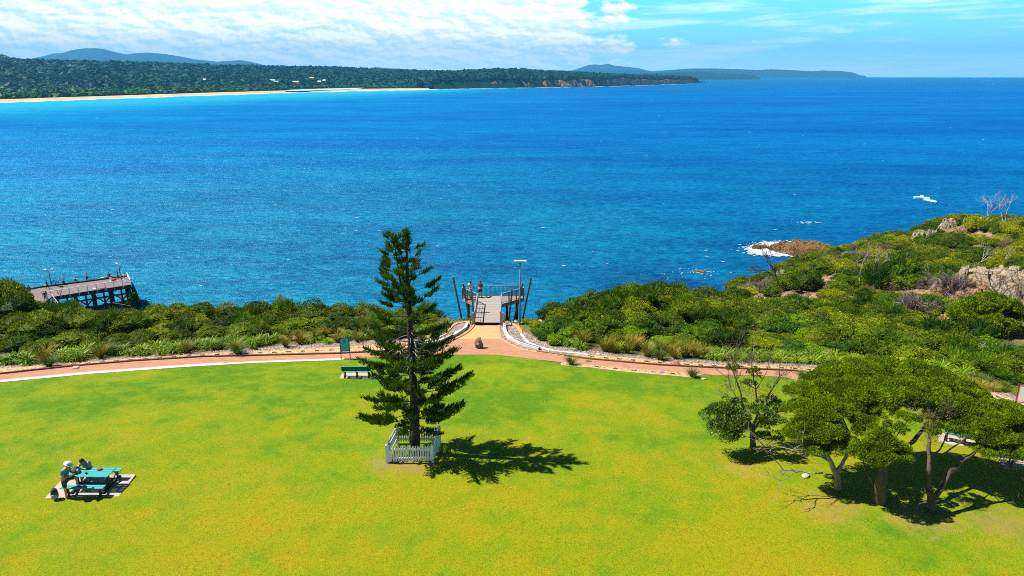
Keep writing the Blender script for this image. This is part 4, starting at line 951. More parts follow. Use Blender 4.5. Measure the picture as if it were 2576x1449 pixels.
# ground cover: low leafy carpet filling gaps at the front edge (nobody could count it)
n = 26000; xs = rs.uniform(-42, 44, n); ys = yf(xs) + rs.rand(n) ** 1.5 * 14 + .2
ok = ~((xs > -7.2) & (xs < 3.2) & (ys < 60)) & (T(xs, ys) > -12) & ~((xs > 30) & (ys < yf(xs) + 1.5)); ok &= fbm(xs / 1.5, ys / 1.5, s=66, o=3) > -.12
ok |= (xs > -4) & (xs < 3) & (ys > 60) & (ys < 70); ok &= ~((xs > -3.9) & (xs < 1.0) & (ys < 60))
xs = xs[ok]; ys = ys[ok]; P = np.stack([xs, ys, T(xs, ys) + .04 + .18 * rs.rand(len(xs))], 1)
V, Q, t = leaves(P, np.tile((0, 0, .6), (len(P), 1)), .20, .09, rs, .8)
tag(link('ground_cover', mk_mesh('ground_cover', V, Q, L_bright, False, t)), 'low leafy ground cover between the shrubs', 'ground cover', None, 'stuff')
# ------------------------------------------------------------------ materials for built things
m_black = M_('black_paint', (.012, .012, .015), .5, .1, 4, .05)
m_teal = M_('teal_slat_paint', (.045, .36, .37), .45, .15, 5, .1, stretch=(.3, 6, 6))
m_tealb = M_('dark_teal_paint', (.012, .10, .13), .5, .15, 5, .1)
m_white = M_('white_paint', (.74, .78, .84), .55, .08, 6, .1)
m_pad = M_('concrete_pad', (.42, .34, .29), .85, .12, 3, .3, world=True)
m_grey_t = M_('weathered_timber', (.32, .28, .26), .85, .3, 3, .4, stretch=(1, 1, .15))
m_grey_d = M_('dark_timber', (.045, .037, .036), .85, .4, 3, .4, stretch=(1, 1, .2))
m_steel = M_('galvanised_steel', (.55, .58, .60), .4, .1, 4, .05, metal=.6)
m_galv = M_('light_post_paint', (.16, .19, .20), .45, .1, 4, .05)
def planks(name, c1, c2, width, axis=1, rot=0.0, gap=.10):
    m, g, out = new_mat(name)
    P = g.mapv(g.add('ShaderNodeTexCoord').outputs['Object'], (1, 1, 1), (0, 0, rot)); s = g.add('ShaderNodeSeparateXYZ'); g.l.new(P, s.inputs[0])
    a = g.math('DIVIDE', s.outputs[axis], width); idx_ = g.math('FLOOR', a); fr = g.math('FRACT', a)
    wn = g.add('ShaderNodeTexWhiteNoise', noise_dimensions='1D'); g.l.new(idx_, wn.inputs['W'])
    st = (.6, 8, 8) if axis == 1 else (8, .6, 8)
    n = g.noise(g.mapv(P, st), 1.5, 5, .65)
    c = g.mix(g.math('ADD', g.math('MULTIPLY', wn.outputs[0], .55), g.math('MULTIPLY', n, .5)), c1, c2)
    gp = g.rng(g.math('ABSOLUTE', g.math('SUBTRACT', fr, .5)), .5 - gap, .5 - gap * .5)
    c = g.mix(gp, c, tuple(q * .18 for q in c2))
    b = g.add('ShaderNodeBsdfPrincipled', i_Roughness=.85); g.set(b.inputs['Base Color'], c); b.inputs['Specular IOR Level'].default_value = .2
    g.l.new(g.bump(g.math('SUBTRACT', 1.0, gp), .5, .01), b.inputs['Normal']); g.l.new(b.outputs[0], out.inputs[0]); return m

# ------------------------------------------------------------------ people
SK = M_('skin', (.52, .27, .17), .6, .08, 9, .03); SKD = M_('tanned_skin', (.40, .19, .11), .6, .08, 9, .03)
def cloth(n, c): return M_(n, c, .85, .12, 8, .15)
CL = {k: cloth('cloth_' + k, v) for k, v in dict(black=(.012, .012, .014), white=(.6, .6, .62), blue=(.05, .17, .40), teal=(.06, .24, .34), navy=(.02, .04, .10), pink=(.75, .28, .38), red=(.55, .04, .04), brown=(.16, .07, .04), maroon=(.28, .05, .06), grey=(.32, .33, .36), denim=(.08, .14, .26), pale=(.33, .31, .29), charcoal=(.05, .055, .06)).items()}
HAIRM = {k: M_('hair_' + k, v, .6, .3, 20, .3) for k, v in dict(black=(.010, .008, .008), brown=(.05, .02, .012), grey=(.25, .23, .22), fair=(.40, .26, .12)).items()}
STAND = dict(pelvis=(0, 0, .95), belly=(0, .0, 1.10), chest=(0, .01, 1.30), neck=(0, 0, 1.48), jaw=(0, .045, 1.56), brow=(0, .035, 1.645), crown=(0, .0, 1.70),
             hipL=(-.10, 0, .92), kneeL=(-.11, .02, .50), ankL=(-.11, -.01, .09), toeL=(-.13, .15, .035), hipR=(.10, 0, .92), kneeR=(.11, .02, .50), ankR=(.11, -.01, .09), toeR=(.13, .15, .035),
             shL=(-.18, 0, 1.41), elL=(-.24, -.02, 1.13), wrL=(-.25, .06, .89), shR=(.18, 0, 1.41), elR=(.24, -.02, 1.13), wrR=(.25, .06, .89))
def pose(**k): d = dict(STAND); d.update(k); return d
def skin_obj(name, J, edges, rad, mat, parent, root, lvl=1):
    names = list(J); ix = {n: i for i, n in enumerate(names)}
    me = bpy.data.meshes.new(name); me.from_pydata([tuple(J[n]) for n in names], [(ix[a], ix[b]) for a, b in edges], []); me.materials.append(mat)
    o = bpy.data.objects.new(name, me); COL.objects.link(o); o.parent = parent
    md = o.modifiers.new('skin', 'SKIN'); md.use_smooth_shade = True
    for n, i in ix.items():
        sv = me.skin_vertices[0].data[i]; r = rad.get(n, .02); sv.radius = (r, r) if np.isscalar(r) else r; sv.use_root = (n == root)
    if lvl:
        s = o.modifiers.new('sub', 'SUBSURF'); s.levels = lvl; s.render_levels = lvl
    return o
def person(loc, rz, P, look, label, group=None, sc=1.0, curl=.5):
    """look: top, bottom, short(bool), hair, hat, skin, sleeve(bool long), shoes"""
    root = thing('person', loc, label, 'person', group, rz); root.scale = (sc,) * 3
    J = {k: np.array(v, float) for k, v in P.items()}; hs = J['brow'] - J['neck']; hs = unit(hs)
    rad = dict(pelvis=(.15, .12), belly=(.15, .12), chest=(.175, .13), neck=.06, jaw=.078, brow=.096, crown=.06, hipL=.105, hipR=.105, kneeL=.066, kneeR=.066, ankL=.038, ankR=.038, toeL=.03, toeR=.03,
               shL=.075, shR=.075, elL=.05, elR=.05, wrL=.028, wrR=.028)
    E = [('pelvis', 'belly'), ('belly', 'chest'), ('chest', 'neck'), ('neck', 'jaw'), ('jaw', 'brow'), ('brow', 'crown')]
    for s in 'LR':
        E += [('pelvis', 'hip' + s), ('hip' + s, 'knee' + s), ('knee' + s, 'ank' + s), ('ank' + s, 'toe' + s), ('chest', 'sh' + s), ('sh' + s, 'el' + s), ('el' + s, 'wr' + s)]
        w = J['wr' + s]; d = unit(w - J['el' + s]); side = unit(np.cross(d, (0, 0, 1.) if abs(d[2]) < .85 else (0, 1., 0)))
        pn = np.cross(side, d); inward = pn if s == 'L' else pn
        J['palm' + s] = w + d * .075; rad['palm' + s] = (.036, .018); E.append(('wr' + s, 'palm' + s))
        for q, (off, ln) in enumerate(((-.030, .058), (-.010, .070), (.010, .066), (.029, .050))):
            k = J['palm' + s] + side * off + d * .02; a = k + d * ln * .5 + inward * ln * .12 * curl; b = a + d * ln * .40 * (1 - curl * .4) + inward * ln * .45 * curl
            for nn, pt, rr_ in (('k', k, .010), ('a', a, .009), ('b', b, .007)): J['f%s%d%s' % (s, q, nn)] = pt; rad['f%s%d%s' % (s, q, nn)] = rr_
            E += [('palm' + s, 'f%s%dk' % (s, q)), ('f%s%dk' % (s, q), 'f%s%da' % (s, q)), ('f%s%da' % (s, q), 'f%s%db' % (s, q))]
        th = w + d * .03 - side * .032; J['t%sa' % s] = th; J['t%sb' % s] = th + d * .045 - side * .022 + inward * .012; rad['t%sa' % s] = .012; rad['t%sb' % s] = .009
        E += [('wr' + s, 't%sa' % s), ('t%sa' % s, 't%sb' % s)]
    # nose as a small bump of the head itself
    fw = J['brow'] * .5 + J['jaw'] * .5; f = unit(np.cross(np.array((1., 0, 0)), hs)) * -1; f = unit(np.cross(hs, np.array((1., 0, 0))))
    if f[1] < 0: f = -f
    skm = look.get('skin', SK)
    skin_obj('body', J, E, rad, skm, root, 'pelvis', 1)
    hc = J['brow'] * .6 + J['jaw'] * .4
    # rotation frame of the head: right, forward, up
    up = hs; fwd = f; rt = np.cross(fwd, up); M = np.stack([rt, fwd, up], 1)
    def headpart(name, V, Q, T_, mat):
        mb = MB(); mb.add(np.asarray(V) @ M.T + hc, Q, T_); return mb.obj(name, mat, root, True)
    for s in (-1, 1):
        v, fa = ICO1; headpart('eye', v * (.012, .006, .008) + (s * .030, .083, .018), [], fa, HAIRM['black'])
        headpart('ear', v * (.012, .022, .032) + (s * .086, .0, .0), [], fa, skm)
    v, fa = ICO1; headpart('nose', v * (.012, .018, .024) + (0, .088, -.012), [], fa, skm); headpart('mouth', v * (.024, .006, .006) + (0, .076, -.048), [], fa, CL['maroon'])
    hm = HAIRM[look.get('hair', 'black')]; v, fa = ICO3; k = v.copy()
    keep_ = np.where((k[:, 1] > .45) & (k[:, 2] < .35), .82, 1.0)                     # leave the face free
    V = k * np.array((.096, .104, .108)) * keep_[:, None] * (1 + .03 * fbm(k[:, 0] * 5, k[:, 1] * 5, k[:, 2] * 5, s=3, o=2))[:, None] + (0, -.012, .032)
    V[:, 2] = np.where((k[:, 2] < .1) & (k[:, 1] < .35), V[:, 2] * 1.0 - (.13 if look.get('long') else .0) * np.clip(.1 - k[:, 2], 0, .6) / .6, V[:, 2])
    headpart('hair', V, [], fa, hm)
    if look.get('hat'):
        hb_ = MB(); hb_.lathe([(.001, .135), (.05, .138), (.080, .125), (.096, .09), (.10, .050), (.175, .034), (.190, .028), (.175, .028), (.09, .040), (.001, .05)], n=22)
        V = np.concatenate(hb_.V); V = V + np.stack([0 * V[:, 0], 0 * V[:, 0], .25 * (V[:, 0] / .17) ** 2 * .12 * (V[:, 2] < .06)], 1)
        mb = MB(); mb.add((V + (0, -.01, .045)) @ M.T + hc, np.concatenate(hb_.Q)); hat = mb.obj('hat', look['hat'], root, True)
        b2 = MB(); b2.lathe([(.102, .052), (.1015, .078)], n=22); bb = MB(); bb.add((np.concatenate(b2.V) + (0, -.01, .045)) @ M.T + hc, np.concatenate(b2.Q)); bb.obj('hat_band', CL['black'], hat, True)
    # clothes
    def sub(name, keys, edges, grow, mat, r0):
        JJ = {k: J[k] for k in keys}; rr_ = {}
        for k in keys:
            r = rad.get(k, .03); rr_[k] = tuple(q + grow for q in r) if not np.isscalar(r) else r + grow
        return skin_obj(name, JJ, edges, rr_, mat, root, r0, 1)
    for s in 'LR':
        J['mid' + s] = J['sh' + s] * .38 + J['el' + s] * .62 if not look.get('long_sleeve') else J['wr' + s] * .9 + J['el' + s] * .1; rad['mid' + s] = .050 if not look.get('long_sleeve') else .034
    J['low'] = J['pelvis'] + (J['belly'] - J['pelvis']) * .30; rad['low'] = (.15, .12)
    ks = ['belly', 'low', 'chest', 'shL', 'shR', 'midL', 'midR']; ed = [('low', 'belly'), ('belly', 'chest'), ('chest', 'shL'), ('chest', 'shR')]
    if look.get('long_sleeve'): ks += ['elL', 'elR']; ed += [('shL', 'elL'), ('elL', 'midL'), ('shR', 'elR'), ('elR', 'midR')]
    else: ed += [('shL', 'midL'), ('shR', 'midR')]
    sub('shirt', ks, ed, .020, look['top'], 'chest')
    for s in 'LR':
        t = .95 if look.get('short') else 0; J['hem' + s] = (J['hip' + s] * (1 - t) + J['knee' + s] * t) if t else J['ank' + s] + (J['knee' + s] - J['ank' + s]) * .08; rad['hem' + s] = .072 if t else .046
    for s in 'LR': J['th' + s] = J['hip' + s] * .62 + J['knee' + s] * .38; rad['th' + s] = .090
    rad['pelvis'] = (.14, .115); ks = ['low', 'pelvis', 'thL', 'thR', 'hemL', 'hemR']; ed = [('low', 'pelvis'), ('pelvis', 'thL'), ('pelvis', 'thR')]
    if look.get('short'): ed += [('thL', 'hemL'), ('thR', 'hemR')]
    else: ks += ['kneeL', 'kneeR']; ed += [('thL', 'kneeL'), ('kneeL', 'hemL'), ('thR', 'kneeR'), ('kneeR', 'hemR')]
    sub('shorts' if look.get('short') else 'trousers', ks, ed, .017, look['bottom'], 'pelvis')
    for s in 'LR':
        a = J['ank' + s]; b = J['toe' + s]; d = unit(b - a); skin_obj('shoe', dict(a=a + (0, -.03, -.035), m=a * .5 + b * .5 + (0, 0, -.01), b=b), [('a', 'm'), ('m', 'b')], dict(a=(.042, .042), m=(.046, .04), b=(.038, .028)), look.get('shoes', CL['black']), root, 'a', 1)
        if look.get('socks'): skin_obj('sock', dict(a=a, b=a + unit(J['knee' + s] - a) * .10), [('a', 'b')], dict(a=.046, b=.047), CL['white'], root, 'a', 1)
    return root

# ------------------------------------------------------------------ Norfolk pine
bark = M_('dark_bark', (.055, .040, .032), .95, .5, 4, .9, stretch=(1, 1, .35), bdist=.05)
pine_leaf = leaf_mat('pine_foliage', (.010, .040, .003), (.07, .16, .004), (.28, .38, .01), rough=.55, trans=.25, hue=0, big=1.5)
def norfolk():
    rs = np.random.RandomState(5); base = G(1043, 1128); bx, by, bz = base[0], 29.85, float(T(base[0], 29.85)); bx = float(atY(1043, 1135, 29.85)[0])
    o = thing('norfolk_pine', (bx, by, bz), 'tall double-leader pine with tiered branches inside the white picket fence', 'tree')
    top = atY(1022, 588, 30.0) - (bx, by, bz); fork = atY(1016, 795, 29.85) - (bx, by, bz); top2 = atY(992, 598, 30.0) - (bx, by, bz)
    def axis(z):                       # main stem
        s = z / top[2]; return np.array((top[0] * s + .10 * sin(s * 5) * (1 - s), top[1] * s, z))
    mb = MB(); zs = np.linspace(-.1, top[2], 26); pts = [axis(z) for z in zs]; rr_ = .25 * (1 - np.clip(zs, 0, 99) / top[2]) ** .75 + .012; rr_[0] *= 1.25
    mb.tube(pts, rr_ * (1 + .06 * rs.randn(26)), 12)
    zf = fork[2]; f0 = axis(zf)
    st2 = lambda s: f0 * (1 - s) + top2 * s + np.array((-.10, 0, -.1)) * sin(s * pi) 
    mb.tube([st2(s) for s in np.linspace(0, 1, 14)], np.linspace(.085, .012, 14), 8)
    mb.obj('trunk', bark, o, True)
    LP = []; LD = []; LL = []; bmb = MB(); dead = MB()
    def rad_at(z):
        return .88 * np.interp(z, [.8, 1.6, 2.6, 3.8, 5.0, 6.4, 7.6, 8.4, 9.3, 10.0, 10.6, 11.2], [1.9, 2.45, 2.85, 2.7, 2.3, 1.95, 1.72, 1.5, 1.2, .95, .65, .25])
    def limb(p0, a, L, rise, z, dens):
        d = np.array((cos(a), sin(a), 0)); sd = np.array((-sin(a), cos(a), 0)); wob = rs.randn() * .12
        f = lambda s: p0 + d * L * s + sd * wob * s * s * L + np.array((0, 0, 1)) * (rise * s - .30 * L * s * (1 - s) * (1.0 if z < 7 else .5) + .10 * s ** 4 * L)
        bmb.tube([f(s) for s in np.linspace(0, 1, 7)], np.linspace(.030 * (1.3 - z / 12), .007, 7), 4, False)
        nb = max(4, int(10 * L * dens)); s0 = .36 if z < 5.2 else .52
        for k in range(nb):
            s = s0 + (1 - s0) * (k + rs.rand()) / nb
            for side in (-1, 1):
                if rs.rand() < .30: continue
                l2 = L * .30 * (1.05 - .75 * s) * (.6 + .7 * rs.rand()) + .06; e = f(s)
                dd = unit(d * (.55 + .4 * rs.rand()) + sd * side * .9); tip = e + dd * l2 + (0, 0, .03)
                m = max(3, int(l2 / .038))
                for q in range(m):
                    c = e + (tip - e) * (q + .5) / m; LP.append(c); LD.append(np.array((0, 0, 1.)) * 1.0 + dd * .45 + rs.randn(3) * .18 + d * .25); LL.append(.13 + .08 * rs.rand())
            for q in range(2): LP.append(f(s)); LD.append(np.array((0, 0, 1.)) + d * .5 + rs.randn(3) * .25); LL.append(.20 + .12 * rs.rand())
    z = 1.9; k = 0
    while z < top[2] - .15:
        nb = 6 if z < 5.2 else (5 if z < 7 else 4); a0 = rs.rand() * 6.28
        for j in range(nb):
            a = a0 + 6.283 * j / nb + rs.randn() * .15; L = rad_at(z + bz) * (.66 + .46 * rs.rand())
            if zf < z < top2[2] and cos(a) < -.3: L *= .55
            if z < 2.2: L *= .9
            limb(axis(z + rs.randn() * .06), a, L, (-.12 if z < 3 else .16 if z < 7 else .30) * L + rs.randn() * .05, z, 1.0)
        z += .47 if z < 5.0 else .64
    for q in range(10):                  # whorls of the second leader
        s = .12 + .86 * q / 9; p = st2(s); zz = p[2]; nb = 5; a0 = rs.rand() * 6.28
        for j in range(nb):
            a = a0 + 6.283 * j / nb; L = rad_at(zz + bz) * (.78 if cos(a) < 0 else .30) * (.75 + .3 * rs.rand()); limb(p, a, max(L, .22), .25 * L, zz, 1.1)
    for ax_, h_ in ((axis, top),):       # tufted tips
        for _ in range(200):
            s = rs.rand() ** 2 * .8; c = ax_(h_[2] - s); LP.append(c + rs.randn(3) * .10 * (.4 + s)); LD.append(rs.randn(3) * .5 + (0, 0, 1.1)); LL.append(.25)
    for _ in range(120): s = rs.rand() ** 2 * .12; LP.append(st2(1 - s) + rs.randn(3) * .07); LD.append(rs.randn(3) * .5 + (0, 0, 1)); LL.append(.22)
    for _ in range(34):                  # pale bare lower twigs in the middle of the crown
        zz = rs.uniform(4.2, 7.3); a = rs.uniform(-2.9, .6); L = rs.uniform(.5, 1.3); d = np.array((cos(a), sin(a), 0)); p = axis(zz)
        dead.tube([p + d * L * s + (0, 0, -.35 * L * s * s + .15 * s) for s in np.linspace(0, 1, 5)], np.linspace(.016, .006, 5), 4, False)
    bmb.obj('branches', bark, o, True); dead.obj('dead_branches', M_('pale_dead_wood', (.42, .36, .32), .9, .2, 6, .2), o)
    P = np.array(LP); D = np.array(LD); LLa = np.array(LL)[:, None]; V1, Q1, t1 = [], [], []
    n = 0
    for _ in range(2):
        V, Q, t = leaves(P + rs.randn(*P.shape) * .015, D, LLa, .036, rs, .16, diamond=False); V1.append(V); Q1.append(Q + n); t1.append(t); n += len(V)
    link('crown', mk_mesh('crown', np.concatenate(V1), np.concatenate(Q1), pine_leaf, False, np.concatenate(t1)), o)
    print('pine leaves', n // 4)
norfolk()

# ------------------------------------------------------------------ picket fence round the pine
def picket_fence():
    zb = float(T(-4.85, 29.8)); c = [(-5.98, 28.78), (-3.80, 28.80), (-3.68, 30.95), (-5.86, 30.93)]
    o = thing('picket_fence', (-4.83, 29.86, zb), 'square white picket fence round the foot of the tall pine', 'fence'); H = .94
    L = [np.array((p[0] + 4.83, p[1] - 29.86, float(T(*p)) - zb)) for p in c]
    for p in L:
        m = MB(); m.box(p + (0, 0, H / 2 + .0), (.11, .11, H + .10)); m.add([p + (-.055, -.055, H + .05), p + (.055, -.055, H + .05), p + (.055, .055, H + .05), p + (-.055, .055, H + .05), p + (0, 0, H + .10)], [], [(0, 1, 4), (1, 2, 4), (2, 3, 4), (3, 0, 4)]); m.obj('post', m_white, o)
    cc = sum(L) / 4
    for k in range(4):
        a, b = L[k], L[(k + 1) % 4]; d = unit(b - a); nrm = np.array((d[1], -d[0], 0)); ln = np.linalg.norm(b - a)
        for h in (.28, .74): MB().bar(a + d * .055 + (0, 0, h), b - d * .055 + (0, 0, h), .04, .075).obj('rail', m_white, o)
        m = MB(); n = 18
        for q in range(n):
            s = .09 + (ln - .18) * q / (n - 1); p = a + d * s + nrm * .034; w = .036; z0, z1 = .13, H - .04 + .012 * random.random()
            V = []
            for off in (-.009, .009):
                for (x, z) in ((-w, z0), (w, z0), (w, z1), (0, z1 + .07), (-w, z1)): V.append(p + d * x + nrm * off + (0, 0, z))
            m.add(V, [(0, 1, 2, 4), (9, 7, 6, 5), (0, 5, 6, 1), (1, 6, 7, 2), (4, 9, 5, 0), (2, 7, 8, 3), (3, 8, 9, 4)], [(4, 2, 3), (7, 9, 8)])
        m.obj('picket_panel', m_white, o)
picket_fence()

# ------------------------------------------------------------------ picnic table on its pad
def picnic_table(cx, cy, rz, label, pad_label=None, pad=None):
    z = float(T(cx, cy)) + .06; o = thing('picnic_table', (cx, cy, z), label, 'picnic table', None, rz); L = 1.86
    m = MB()
    for k in range(5): m.box((0, -.29 + .145 * k, .735), (L, .13, .035))
    m.obj('tabletop', m_teal, o)
    for s in (-1, 1):
        m = MB()
        for k in range(2): m.box((0, s * (.62 + .145 * k - .01), .44), (L, .135, .035))
        m.obj('bench_seat', m_teal, o)
    for x in (-L / 2 + .26, L / 2 - .22):
        m = MB(); m.box((x, 0, .38), (.09, .13, .68)); m.box((x, 0, .70), (.08, .62, .05)); m.box((x, 0, .045), (.09, 1.1, .08))
        for s in (-1, 1): m.bar((x, s * .05, .10), (x, s * .70, .40), .07, .09); m.box((x, s * .69, .21), (.07, .08, .42)); m.box((x, s * .78, .035), (.11, .16, .05))
        m.obj('leg_frame', m_black, o)
    MB().bar((-L / 2 + .30, 0, .20), (L / 2 - .26, 0, .20), .06, .07).obj('stretcher', m_black, o)
    return o
padc = G([113, 299, 342.4, 167.9], [1255, 1249.4, 1198, 1199.4])
pc = padc.mean(0); zt = float(T(pc[0], pc[1]))
m = MB(); m.poly([(p[0] - pc[0], p[1] - pc[1]) for p in padc], -.1, .055); tag(m.obj('concrete_pad', m_pad, None, loc=(pc[0], pc[1], zt)), 'pale concrete pad under the teal picnic table on the lawn', 'concrete pad')
picnic_table(-18.72, 26.53, 0, 'teal slatted picnic table with benches and black legs on the left lawn')
TZ = float(T(-18.7, 26.5)) + .055
# ------------------------------------------------------------------ people at the table
man = person((-19.38, 25.78, TZ), -pi / 2, pose(pelvis=(0, 0, .93), belly=(0, .03, 1.07), chest=(0, .10, 1.27), neck=(0, .17, 1.44), jaw=(0, .255, 1.50), brow=(0, .26, 1.585), crown=(0, .235, 1.645),
                                                  hipR=(.10, .0, .91), kneeR=(.13, .03, .50), ankR=(.13, -.01, .09), toeR=(.15, .16, .03), hipL=(-.09, .02, .91), kneeL=(-.12, .42, .88), ankL=(-.12, .42, .50), toeL=(-.13, .58, .435),
                                                  shR=(.19, .11, 1.38), elR=(.25, .12, 1.10), wrR=(.11, .38, 1.11), shL=(-.18, .11, 1.38), elL=(-.24, .16, 1.11), wrL=(-.04, .40, 1.12)),
             dict(top=CL['teal'], bottom=CL['charcoal'], short=True, hair='brown', hat=CL['white'], socks=True), 'person in white hat and blue shirt, one foot on the teal bench, reading a phone')
woman = person((-19.24, 27.20, TZ), pi, pose(pelvis=(0, 0, .54), belly=(0, .06, .68), chest=(0, .18, .87), neck=(0, .27, 1.03), jaw=(0, .355, 1.07), brow=(0, .36, 1.16), crown=(0, .33, 1.215),
                                               hipR=(.10, .02, .52), kneeR=(.12, .42, .52), ankR=(.12, .46, .10), toeR=(.13, .60, .035), hipL=(-.10, .02, .52), kneeL=(-.12, .42, .52), ankL=(-.12, .40, .10), toeL=(-.13, .55, .035),
                                               shR=(.17, .20, .96), elR=(.20, .42, .78), wrR=(.05, .45, .99), shL=(-.17, .20, .96), elL=(-.20, .42, .78), wrL=(-.05, .45, .99)),
               dict(top=CL['pale'], bottom=CL['denim'], hair='brown', long=True, short=True), 'person with long brown hair seated behind the teal table, hands at the face')
m = MB()
for s in (-1, 1): m.box((s * .032, .462, 1.135), (.05, .012, .034))
m.box((0, .464, 1.14), (.03, .008, .01)); m.obj('sunglasses', CL['black'], woman)
ph = MB().box((0, 0, 0), (.15, .075, .012), 0, Matrix.Rotation(radians(-35), 3, 'Y')).obj('phone', m_black, None, loc=(-19.38 + .53, 25.76, TZ + 1.17)); tag(ph, 'dark phone held by the person in the white hat', 'phone')
def backpack(loc, rz, label, h=.50, tilt=0.0):
    o = thing('backpack', loc, label, 'backpack', None, rz); v, f = ICO3
    V = np.sign(v) * np.abs(v) ** .7 * (.16, .11, h / 2); V[:, 2] += h / 2; V[:, 0] *= 1 - .22 * np.clip(V[:, 2] / h, 0, 1); MB().add(V, [], f).obj('bag', CL['charcoal'], o, True)
    V = np.sign(v) * np.abs(v) ** .7 * (.12, .05, h * .22) + (0, -.12, h * .32); MB().add(V, [], f).obj('front_pocket', CL['grey'], o, True)
    for s in (-1, 1): MB().tube([(s * .07, .10, h * .86), (s * .09, .17, h * .6), (s * .09, .15, h * .25), (s * .08, .09, h * .1)], .014, 6).obj('strap', CL['black'], o, True)
    MB().tube([(-.03, 0, h * .97), (0, .01, h * 1.06), (.03, 0, h * .97)], .01, 6).obj('handle', CL['black'], o, True)
    if tilt: o.rotation_euler[1] = tilt
    return o
p = G(140.5, 1257); backpack((p[0], p[1], p[2] + .05), .5, 'dark grey backpack standing at the near left corner of the concrete pad', .52)
backpack((-19.32, 26.33, TZ + .78), 1.9, 'black backpack lying on the left end of the teal tabletop', .42, 1.25)
v, f = ICO2
MB().add(v * (.13, .09, .05) + (0, 0, .04), [], f).obj('cap_', CL['maroon'], None, loc=(-18.43, 26.72, TZ + .755)).name = 'cap'; tag(bpy.data.objects['cap'], 'small maroon and black cap on the teal tabletop', 'cap')
mb = MB().box((0, 0, .03), (.09, .06, .05)); mb.tube([(0, -.03, .03), (0, -.08, .03)], .025, 8); tag(mb.obj('camera_case', m_black, None, loc=(-18.85, 26.42, TZ + .755), rz=.5), 'small black camera lying in the middle of the teal tabletop', 'camera')

# ------------------------------------------------------------------ benches
def bench(loc, rz, label, pad_label, pad_z=.05, slat=m_teal):
    o = thing('park_bench', (loc[0], loc[1], loc[2] + .055), label, 'bench', None, rz); L = 1.95          # sitter looks along +y
    m = MB()
    for k in range(3): m.box((0, -.02 + .14 * k, .44 + .004 * k), (L, .12, .032))
    m.obj('seat', slat, o)
    m = MB(); Mx = Matrix.Rotation(radians(-14), 3, 'X')
    for k in range(3): m.box((0, -.12 - .045 * k, .58 + .125 * k), (L, .03, .108), 0, None)
    m.obj('backrest', m_tealb, o)
    MB().box((0, -.235, .895), (L, .05, .03)).obj('top_slat', slat, o)
    for x in (-L / 2 + .16, 0, L / 2 - .16):
        m = MB(); m.bar((x, -.10, 0), (x, -.10, .45), .06, .06); m.bar((x, -.10, .42), (x, -.25, .88), .06, .05); m.bar((x, -.10, .40), (x, .32, .40), .06, .06); m.bar((x, .28, 0), (x, .28, .40), .06, .06); m.box((x, .09, .02), (.07, .5, .04)); m.obj('leg_frame', m_black, o)
    if pad_label: tag(MB().box((.15, .22, -.03), (2.6, 1.15, .10)).obj('concrete_pad', m_pad, None, loc=(loc[0], loc[1], loc[2] + .025), rz=rz), pad_label, 'concrete pad')
    return o
p = G(898, 951); bench((p[0], p[1], p[2]), 0.02, 'dark teal slatted bench seen from behind, left of the tall pine', 'narrow concrete pad under the bench left of the tall pine')
p = G(2425, 1120); bench(p, -.55, 'teal bench half hidden behind the forked tree at right', 'concrete pad under the half hidden bench behind the forked tree')
p = G(2592, 1182); bench(p, -.35, 'teal bench cut by the right edge of the view', 'concrete pad under the bench at the right edge')

# ------------------------------------------------------------------ signs
def sign(loc, rz, w, h, hz, frame, panel, label, wide=False):
    o = thing('sign_board', loc, label, 'sign', None, rz)
    for s in (-1, 1): MB().box((s * w / 2, 0, hz / 2 - .1), (.055, .055, hz + .2)).obj('post', frame, o)
    m = MB(); m.box((0, 0, hz - .0), (w + .13, .07, .055)); m.box((0, 0, hz - h - .05), (w - .055, .05, .05)); m.obj('frame', frame, o)
    pn = MB().box((0, -.0, hz - h / 2 - .03), (w - .055, .028, h - .01)).obj('panel', panel, o)
    # round emblem: ring with a small figure in it, and the caption bar
    mb = MB(); n = 28; cx_, cz_, r = (-.02 if not wide else .0), hz - h * .27, .085
    ring = [(cx_ + cos(2 * pi * k / n) * q, -.0165, cz_ + sin(2 * pi * k / n) * q) for q in (r, r * .62) for k in range(n)]
    mb.add(ring, [(k, (k + 1) % n, n + (k + 1) % n, n + k) for k in range(n)])
    mb.obj('emblem_ring', m_black, pn)
    mb = MB(); mb.add([(cx_ - .012, -.0168, cz_ - .03), (cx_ + .014, -.0168, cz_ - .03), (cx_ + .010, -.0168, cz_ + .03), (cx_ - .004, -.0168, cz_ + .034)], [(0, 1, 2, 3)]); mb.obj('emblem_figure', m_black, pn)
    mb = MB()
    for k in range(20):
        a = 2 * pi * k / 20; x1, z1 = cx_ + cos(a) * r * 1.35, cz_ + sin(a) * r * 1.35; mb.box((x1, -.0162, z1), (.010, .004, .010))
    mb.obj('emblem_lettering', m_tealb, pn)
    if wide: MB().box((.02 - w * .18, -.0165, hz - h + .05), (.22, .004, .035)).obj('caption', m_black, pn)
    return o
m_sign_t = M_('turquoise_panel', (.06, .46, .95), .35, .04, 2, 0); m_maroon = M_('maroon_paint', (.30, .012, .05), .45, .1, 4, 0); m_sw = M_('white_panel', (.80, .84, .83), .35, .03, 2, 0)
a = G([858, 882], [905.5, 901.8]); ce = a.mean(0); ang = math.atan2(a[1][1] - a[0][1], a[1][0] - a[0][0]) * .35
sign(ce, ang, .66, 1.0, 1.72, m_black, m_sign_t, 'turquoise sign panel in a black two-post frame beside the left path')
a0 = atY(2551, 1027, 41.8); z0 = float(T(a0[0], 41.8)); b0 = G(2549, 1030); sign((b0[0] + .72, b0[1] - .25, b0[2]), -.42, 1.45, 1.12, 1.70, m_maroon, m_sw, 'white sign panel in a maroon frame beside the path at the right edge', True)

